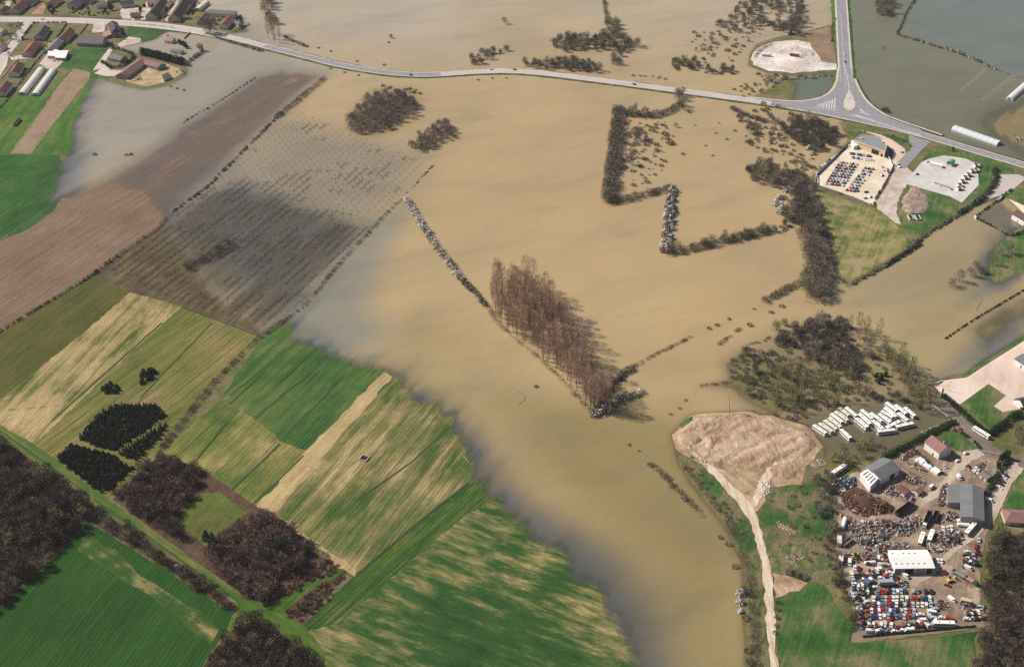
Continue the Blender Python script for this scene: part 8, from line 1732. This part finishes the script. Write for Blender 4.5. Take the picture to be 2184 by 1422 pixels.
digger(*Z1(1600, 420), PAINTS['yellow'], 'yellow digger in the middle of the scrapyard lane', 0.4); digger(*Z1(385, 90), PAINTS['yellow'], 'yellow digger at the western fence', 3.2); bx(None, 'red_bucket', tuple(PG(*Z1(1575, 480))), 3.4, 1.4, 1.0, PAINTS['dkred'], -0.5).update_tag()
_rb = bpy.data.objects['red_bucket']; tag(_rb, 'dark red loader bucket beside the yellow digger', 'bucket')
# white rows of stacked sheets beside the house
q0 = PG(*Z2(1060, 190)); q1 = PG(*Z2(1290, 350)); e = empty('container_row', ((q0.x + q1.x) / 2, (q0.y + q1.y) / 2, q0.z), math.atan2(q1.y - q0.y, q1.x - q0.x), 'row of white sheet covered bodies beside the dark hedge', 'containers'); LL = (q1 - q0).length
for i in range(6): bx(e, 'white_body', (-LL / 2 + (i + 0.5) * LL / 6, RT.uniform(-.4, .4), 0), LL / 6 * 0.86, 4.6, 1.5 + 0.3 * (i % 2), M_BUSW if i % 3 else WM['metal'], RT.uniform(-.12, .12))

# ================================================================== HEAPS
M_RUST = mat('rusty_iron', (0.15, 0.068, 0.038), 0.85, 0.4, 0.8); M_RUST2 = mat('dark_rust', (0.085, 0.04, 0.028), 0.85, 0.4, 0.8); M_STEEL = mat('bare_steel', (0.20, 0.20, 0.21), 0.5, 0.3, 0.8); M_ENAM = mat('white_enamel', (0.50, 0.48, 0.45), 0.6, 0.25, 0.8)
M_SCB = mat('blue_scrap', (0.08, 0.11, 0.17), 0.6, 0.3, 0.8); M_SCK = mat('black_scrap', (0.02, 0.02, 0.022), 0.8, 0.3, 0.8); M_SCT = mat('tan_scrap', (0.42, 0.31, 0.20), 0.8, 0.2, 0.8); M_SCG = mat('green_scrap', (0.06, 0.20, 0.17), 0.7, 0.2, 0.8); M_SCR = mat('red_scrap', (0.18, 0.04, 0.03), 0.7, 0.2, 0.8)
def mound(name, poly, hmax, m, label, step=2.0, rough=0.5, seed=1, cat='mound', lay=0.3, edge=8.0, kind=None, ridges=None):
    pp = [P2(p) for p in poly]; xs = [p[0] for p in pp]; ys = [p[1] for p in pp]
    ax = np.arange(min(xs), max(xs) + step, step); ay = np.arange(min(ys), max(ys) + step, step); MX, MY = np.meshgrid(ax, ay)
    d = sdist(MX, MY, pp) + 5.0 * (fbm(MX / 7, MY / 7, seed + 8) - 0.5) * (edge / 8); z = np.clip(d / edge, 0, 1) ** 0.7 * hmax * (1 - rough + rough * 2 * (fbm(MX / 9, MY / 9, seed) - 0.2))
    if ridges is not None: z = z + ridges[1] * np.clip(d / 4, 0, 1) * (vnoise((MX * math.cos(ridges[0]) + MY * math.sin(ridges[0])) / 18, (-MX * math.sin(ridges[0]) + MY * math.cos(ridges[0])) / 2.6, seed) - 0.4)
    z = z + np.clip(d / 3, 0, 1) * 0.7 * (vnoise(MX / 2.2, MY / 2.2, seed + 4) - 0.4)
    V = np.stack([MX.ravel(), MY.ravel(), (HZA(MX, MY) + np.where(d > 0, np.maximum(z, 0.0) + lay * np.clip(d / 2, 0, 1), -0.5)).ravel()], 1)
    id_ = np.arange(V.shape[0]).reshape(MX.shape); Fq = np.stack([id_[:-1, :-1].ravel(), id_[:-1, 1:].ravel(), id_[1:, 1:].ravel(), id_[1:, :-1].ravel()], 1)
    ok = (d[:-1, :-1] > -step) & (d[1:, 1:] > -step) & (d[:-1, 1:] > -step) & (d[1:, :-1] > -step); Fq = Fq[ok.ravel()]
    o0 = V.mean(0); o0[2] = 0
    o = mobj(name, arr_mesh(name, V - o0, Fq, m, smooth=True), None, tuple(o0)); return tag(o, label, cat, None, kind)
def heap(poly, hmax, n, mats, ws, label, seed, size=(0.5, 1.8), name='scrap_heap', flat_=0.35):
    rnd = random.Random(seed); pp = [P2(p) for p in poly]; xs = [p[0] for p in pp]; ys = [p[1] for p in pp]
    cx, cy = sum(xs) / len(xs), sum(ys) / len(ys); mb = MB(); k_ = 0; tries = 0; n = int(n * 1.5)
    while k_ < n and tries < n * 8:
        tries += 1; x, y = rnd.uniform(min(xs), max(xs)), rnd.uniform(min(ys), max(ys))
        if not inpoly(x, y, pp): continue
        dd = float(sdist(np.array([x]), np.array([y]), pp)[0]); hh = hmax * min(1, dd / 5) * (0.35 + 0.9 * float(vnoise(np.array([x / 5]), np.array([y / 5]), seed)[0]))
        s_ = size[0] * 0.6 + (size[1] - size[0]) * 0.75 * rnd.random() ** 2.2; M = Matrix.Translation((x - cx, y - cy, rnd.uniform(0.3, 1.0) * hh + 0.2)) @ Euler((rnd.uniform(-.7, .7), rnd.uniform(-.7, .7), rnd.uniform(0, 6.3))).to_matrix().to_4x4()
        mi = rnd.choices(range(len(mats)), [w_ * (0.55 if mats[i_] in (M_ENAM, M_SCB, M_SCR) and len(mats) > 6 else 1) for i_, w_ in enumerate(ws)])[0]; a = s_ * rnd.uniform(0.5, 1.6); b = s_ * rnd.uniform(0.15, 0.7); c_ = s_ * rnd.uniform(0.06, 0.4)
        mb.box(-a, a, -b, b, -c_, c_, mi, M); k_ += 1
    return tag(mb.build(name, mats, None, (cx, cy, HZ(cx, cy))), label, 'scrap', None, 'stuff')
MIX = [M_RUST, M_RUST2, M_STEEL, M_ENAM, M_SCB, M_SCK, M_SCT, M_SCR]
rp = [Z2(*p) for p in [(240, 560), (420, 500), (560, 570), (720, 640), (810, 700), (790, 760), (500, 800), (400, 770), (300, 690)]]
mound('rust_mound', rp, 3.2, M_RUST2, 'big mound of rusty iron in the scrapyard', 2.0, 0.4, 4, 'mound'); heap(rp, 4.2, 900, [M_RUST, M_RUST2, M_SCT, M_SCK], [6, 3, 1, 1], 'loose rusty iron covering the big mound', 5, (0.5, 1.5))
heap([Z2(*p) for p in [(120, 460), (300, 380), (420, 400), (430, 480), (200, 570), (90, 560)]], 2.6, 320, [M_SCK, M_STEEL, M_SCB, M_SCG, M_ENAM], [8, 2, 1, 1.2, 1], 'dark heap of wrecks with a green piece by the workshop', 6, (0.6, 1.9))
heap([Z2(*p) for p in [(440, 870), (700, 830), (860, 850), (1060, 790), (1110, 860), (1000, 980), (900, 1010), (800, 980), (700, 1080), (560, 1160), (440, 1100), (420, 980)]], 3.4, 1000, MIX, [3, 2, 5, 4, 2.5, 3, 2, 0.8], 'wide tangled heap of grey and blue scrap metal', 7, (0.5, 2.0))
heap([Z2(*p) for p in [(560, 1120), (720, 1060), (960, 1080), (970, 1140), (800, 1170), (600, 1190)]], 1.8, 260, MIX, [3, 2, 3, 3, 1, 3, 3, 1], 'low scrap strip above the white warehouse', 8, (0.5, 1.6))
heap([Z2(*p) for p in [(1110, 1110), (1250, 1050), (1360, 1080), (1330, 1170), (1150, 1170)]], 2.2, 220, MIX, [2, 1, 2, 5, 0.5, 2, 5, 0.5], 'pale yellowish scrap heap right of the warehouse', 9, (0.5, 1.6))
heap([Z2(*p) for p in [(1250, 960), (1450, 930), (1560, 960), (1520, 1090), (1350, 1120), (1260, 1040)]], 2.4, 300, MIX, [5, 3, 3, 2, 3, 3, 1, 1], 'brown and blue scrap heap below the three parked cars', 10, (0.5, 1.8))
heap([Z2(*p) for p in [(1270, 780), (1380, 750), (1520, 780), (1500, 840), (1300, 870)]], 1.8, 220, MIX, [2, 2, 3, 4, 1, 4, 1, 1], 'scrap heap above the three parked cars', 11, (0.5, 1.5))
heap([Z2(*p) for p in [(690, 470), (830, 460), (960, 540), (920, 590), (780, 600), (680, 540)]], 1.8, 320, MIX, [2, 2, 3, 5, 0.5, 4, 3, 2], 'scrap pieces round the white cabin', 12, (0.4, 1.2))
heap([Z2(*p) for p in [(870, 380), (1000, 340), (1130, 400), (1150, 470), (1000, 470), (900, 430)]], 1.4, 220, MIX, [3, 2, 2, 4, 0.5, 3, 5, 1], 'scrap strip between workshop and hut', 13, (0.4, 1.2))
heap([Z2(*p) for p in [(950, 230), (1050, 240), (1170, 320), (1130, 350), (990, 290)]], 1.4, 180, MIX, [5, 3, 2, 2, 0.5, 2, 4, 1], 'rusty scrap strip beside the white bodies', 14, (0.4, 1.3))
heap([Z2(*p) for p in [(880, 180), (1010, 110), (1060, 140), (920, 230)]], 1.4, 140, MIX, [4, 3, 2, 1, 0.5, 3, 1, 3], 'rusty scrap strip under the dark hedge', 15, (0.4, 1.3))
heap([Z2(*p) for p in [(1310, 470), (1375, 460), (1375, 700), (1280, 690), (1290, 560)]], 1.5, 220, MIX, [3, 3, 2, 2, 1, 4, 1, 1], 'dark scrap strip left of the long hangar', 16, (0.4, 1.4))
heap([Z2(*p) for p in [(180, 760), (330, 790), (420, 840), (380, 1020), (340, 960), (330, 830)]], 1.6, 200, MIX, [4, 3, 2, 2, 1, 3, 3, 1], 'scrap strip around the white tanker barrel', 17, (0.4, 1.4))
heap([Z2(*p) for p in [(1600, 300), (1700, 250), (1790, 220), (1760, 300), (1660, 400)]], 1.2, 150, MIX, [3, 3, 3, 4, 1, 4, 1, 2], 'scrap corner beside the small grey hut', 18, (0.4, 1.2))
heap([Z1(*p) for p in [(880, 420), (1060, 420), (1090, 520), (900, 500)]], 1.4, 160, MIX, [2, 2, 2, 2, 1, 6, 1, 1], 'black scrap patch above the car grid', 19, (0.4, 1.3))
heap([Z1(*p) for p in [(1180, 900), (1360, 930), (1380, 1040), (1180, 1010)]], 1.3, 180, MIX, [2, 1, 3, 6, 2, 3, 1, 2], 'jumbled panels beside the bottom bus', 20, (0.4, 1.4))
heap([Z1(*p) for p in [(1800, 760), (2040, 740), (2040, 900), (1810, 920)]], 1.3, 200, MIX, [2, 1, 3, 5, 1, 4, 3, 3], 'long pale beams and panels in the lower right yard', 21, (0.5, 1.8))
heap([Z1(*p) for p in [(1420, 700), (1500, 660), (1600, 730), (1580, 800), (1440, 800)]], 1.2, 130, MIX, [3, 3, 2, 1, 0.5, 6, 1, 1], 'dark engine pile right of the grid', 22, (0.4, 1.1))
heap([Z1(*p) for p in [(1680, 680), (1760, 690), (1840, 760), (1780, 800), (1680, 740)]], 0.8, 100, MIX, [2, 1, 1, 5, 0.3, 2, 6, 1], 'pale timber pile by the tan container', 23, (0.4, 1.4))
heap([Z1(*p) for p in [(150, 100), (320, 60), (560, 60), (640, 110), (480, 170), (420, 200), (180, 110)]], 1.4, 220, MIX, [2, 2, 2, 3, 0.5, 6, 1, 1], 'dark scrap margin left of the warehouse', 24, (0.4, 1.4))
heap([Z1(*p) for p in [(330, 620), (440, 600), (520, 700), (520, 860), (400, 800), (360, 700)]], 1.4, 150, MIX, [2, 1, 3, 3, 1, 6, 1, 1], 'shadowy wreck pile under the fence trees', 25, (0.5, 1.5))
heap([(1823, 935), (1840, 940), (1858, 945), (1845, 950), (1825, 945)], 1.4, 90, MIX, [2, 2, 2, 5, 0.5, 5, 2, 1], 'debris pile at the nose of the forward bus', 26, (0.4, 1.3))
heap([(1985, 872), (2002, 862), (2006, 868), (1990, 880)], 0.8, 40, [M_ENAM, M_BUSC], [3, 2], 'white boards by the right of the bus yard', 27, (0.5, 1.4))
heap([(1960, 922), (2000, 905), (2006, 912), (1965, 928)], 0.7, 60, [M_ENAM, M_STEEL, M_RUST], [3, 2, 1], 'white scrap lying along the bus yard hedge', 28, (0.4, 1.2))
heap([(1725, 985), (1750, 978), (1765, 992), (1735, 1002)], 1.0, 120, [M_ENAM, M_SCT, M_CHIM], [2, 3, 3], 'rubble heap at the edge of the sand', 29, (0.3, 1.0), 'rubble_heap')
heap([(1620, 1028), (1640, 1025), (1646, 1050), (1628, 1062)], 1.4, 120, [M_ENAM, M_BUSC], [2, 2], 'white rubble heap beside the sandy track', 30, (0.4, 1.1), 'rubble_heap')
heap([(1655, 1112), (1668, 1118), (1698, 1138), (1690, 1144), (1660, 1128)], 0.9, 130, [M_ENAM, M_SCT, M_CHIM], [2, 3, 2], 'pale rubble strip on the scrub meadow', 31, (0.3, 0.9), 'rubble_heap')
heap([(1670, 1192), (1700, 1180), (1715, 1192), (1690, 1205)], 0.5, 90, [M_SCT, LM['pbark']], [2, 2], 'scattered cut branches on the scrub meadow', 32, (0.3, 1.2), 'branch_heap')
heap([(1606, 120), (1620, 102), (1648, 92), (1652, 97), (1630, 108), (1612, 126)], 1.6, 160, [M_CHIM, M_SCT, M_ENAM, M_RUST2], [3, 3, 2, 2], 'stony rubble bank on the quarry rim', 33, (0.4, 1.4), 'rubble_heap')
heap([(2160, 295), (2184, 288), (2195, 300), (2165, 306)], 1.4, 80, [M_RUST, M_SCK, M_ENAM, M_CHIM], [3, 2, 2, 2], 'reddish junk pile beside the silver tunnel', 34, (0.4, 1.2))
heap([(366, 148), (390, 146), (394, 158), (372, 164)], 0.8, 40, [M_RUST2, M_SCT], [3, 2], 'brown muck heaps in the farmyard', 35, (0.5, 1.3), 'muck_heap')
heap([(283, 166), (300, 162), (306, 174), (288, 178)], 1.2, 60, [M_RUST2, M_RUST, M_SCT], [3, 2, 2], 'brown dung heap at the maroon farm', 36, (0.5, 1.2), 'muck_heap')
heap([(36, 47), (48, 50), (50, 58), (38, 56)], 0.8, 60, [M_RUST2, M_CHIM], [3, 1], 'brown shrubby rockery at the side street mouth', 37, (0.4, 0.9), 'rockery')
heap([(104, 118), (138, 122), (136, 138), (110, 136)], 0.9, 60, [M_ENAM, M_SCT, M_SCK], [3, 3, 2], 'pale clutter below the white sheds', 38, (0.4, 1.3), 'clutter')
# ---- bulldozed sand
mound('sand_platform', [(1437, 930), (1450, 915), (1470, 900), (1500, 884), (1560, 882), (1620, 892), (1680, 908), (1720, 922), (1744, 950), (1722, 975), (1706, 1000), (1702, 1025), (1668, 1028), (1640, 1012), (1600, 1000), (1560, 1010), (1520, 998), (1490, 975), (1450, 948)], 0.5, m_sand, 'wide bulldozed platform of orange sand on the river bank', 1.6, 0.6, 11, 'sand', 0.3, 7, 'structure', (0.6, 2.0))
mound('sand_heap', [(1692, 930), (1725, 932), (1742, 950), (1722, 972), (1690, 962)], 2.2, m_sand, 'high orange sand heap at the bus yard end', 1.8, 0.5, 12, 'sand', 0.3, 7, 'structure')
for sp, hh, sd2, lb in (([(1440, 930), (1475, 925), (1500, 940), (1480, 955), (1448, 948)], 1.6, 16, 'pale spoil heap at the river tip of the sand'), ([(1500, 935), (1520, 932), (1530, 955), (1515, 968), (1500, 955)], 1.8, 17, 'crumbling pale pile in the middle left of the sand'), ([(1620, 895), (1665, 905), (1690, 925), (1650, 930), (1615, 915)], 1.4, 18, 'long low spoil ridge at the back of the sand'), ([(1555, 885), (1600, 884), (1605, 898), (1560, 900)], 1.3, 19, 'low spoil ridge below the wet thicket'), ([(1640, 995), (1690, 990), (1702, 1020), (1655, 1022)], 0.9, 20, 'flat spoil heap beside the white rubble')): mound('sand_heap', sp, hh, m_sand, lb, 1.6, 0.8, sd2, 'sand', 0.9, 5, 'structure')
heap([(1520, 925), (1545, 918), (1552, 926), (1525, 938)], 1.0, 60, [M_RUST2, M_SCT], [3, 2], 'dark clods along the sand scarp', 40, (0.4, 1.0), 'clod_heap')
heap([(1457, 945), (1468, 945), (1516, 990), (1508, 998)], 0.6, 60, [M_SCK, M_RUST2], [2, 2], 'dark mud clods on the track head', 41, (0.4, 1.0), 'clod_heap')
mound('sand_heap', [(1478, 895), (1530, 888), (1536, 908), (1500, 925), (1480, 915)], 2.0, m_sand, 'ridged sand heap at the upper left of the platform', 1.8, 0.5, 13, 'sand', 0.3, 7, 'structure')
sheet('grass_patch', [(1448, 905), (1476, 888), (1474, 898), (1455, 915)], m_egreen, lay=9)
mound('stony_mound', [(1950, 396), (1962, 402), (1980, 425), (1984, 445), (1968, 458), (1935, 458), (1920, 448), (1922, 430), (1936, 410)], 2.6, m_mound, 'round stony soil mound below the concrete pad', 1.8, 0.5, 14, 'mound', 0.2, 9)
mound('limestone_pile', [(1660, 112), (1672, 98), (1700, 98), (1735, 110), (1738, 122), (1705, 122)], 2.0, m_white, 'white limestone pile on the quarry floor', 2.0, 0.4, 15, 'pile', 0.2, 8)

# ================================================================== HAZE
hb = MB(); hb.box(-16500, 16500, -3500, 20500, -2.2, CAMH + 6)
k = NT('thin_haze'); k.t.nodes.remove(k.b)
vol = k.n('VolumePrincipled'); vol.inputs['Color'].default_value = (0.93, 0.95, 1.0, 1); vol.inputs['Density'].default_value = 0.000032; vol.inputs['Anisotropy'].default_value = 0.0
k.l(vol.outputs[0], k.out.inputs['Volume'])
tag(hb.build('haze', k.m), 'thin pale haze in the air over the flood', 'haze', None, 'stuff')
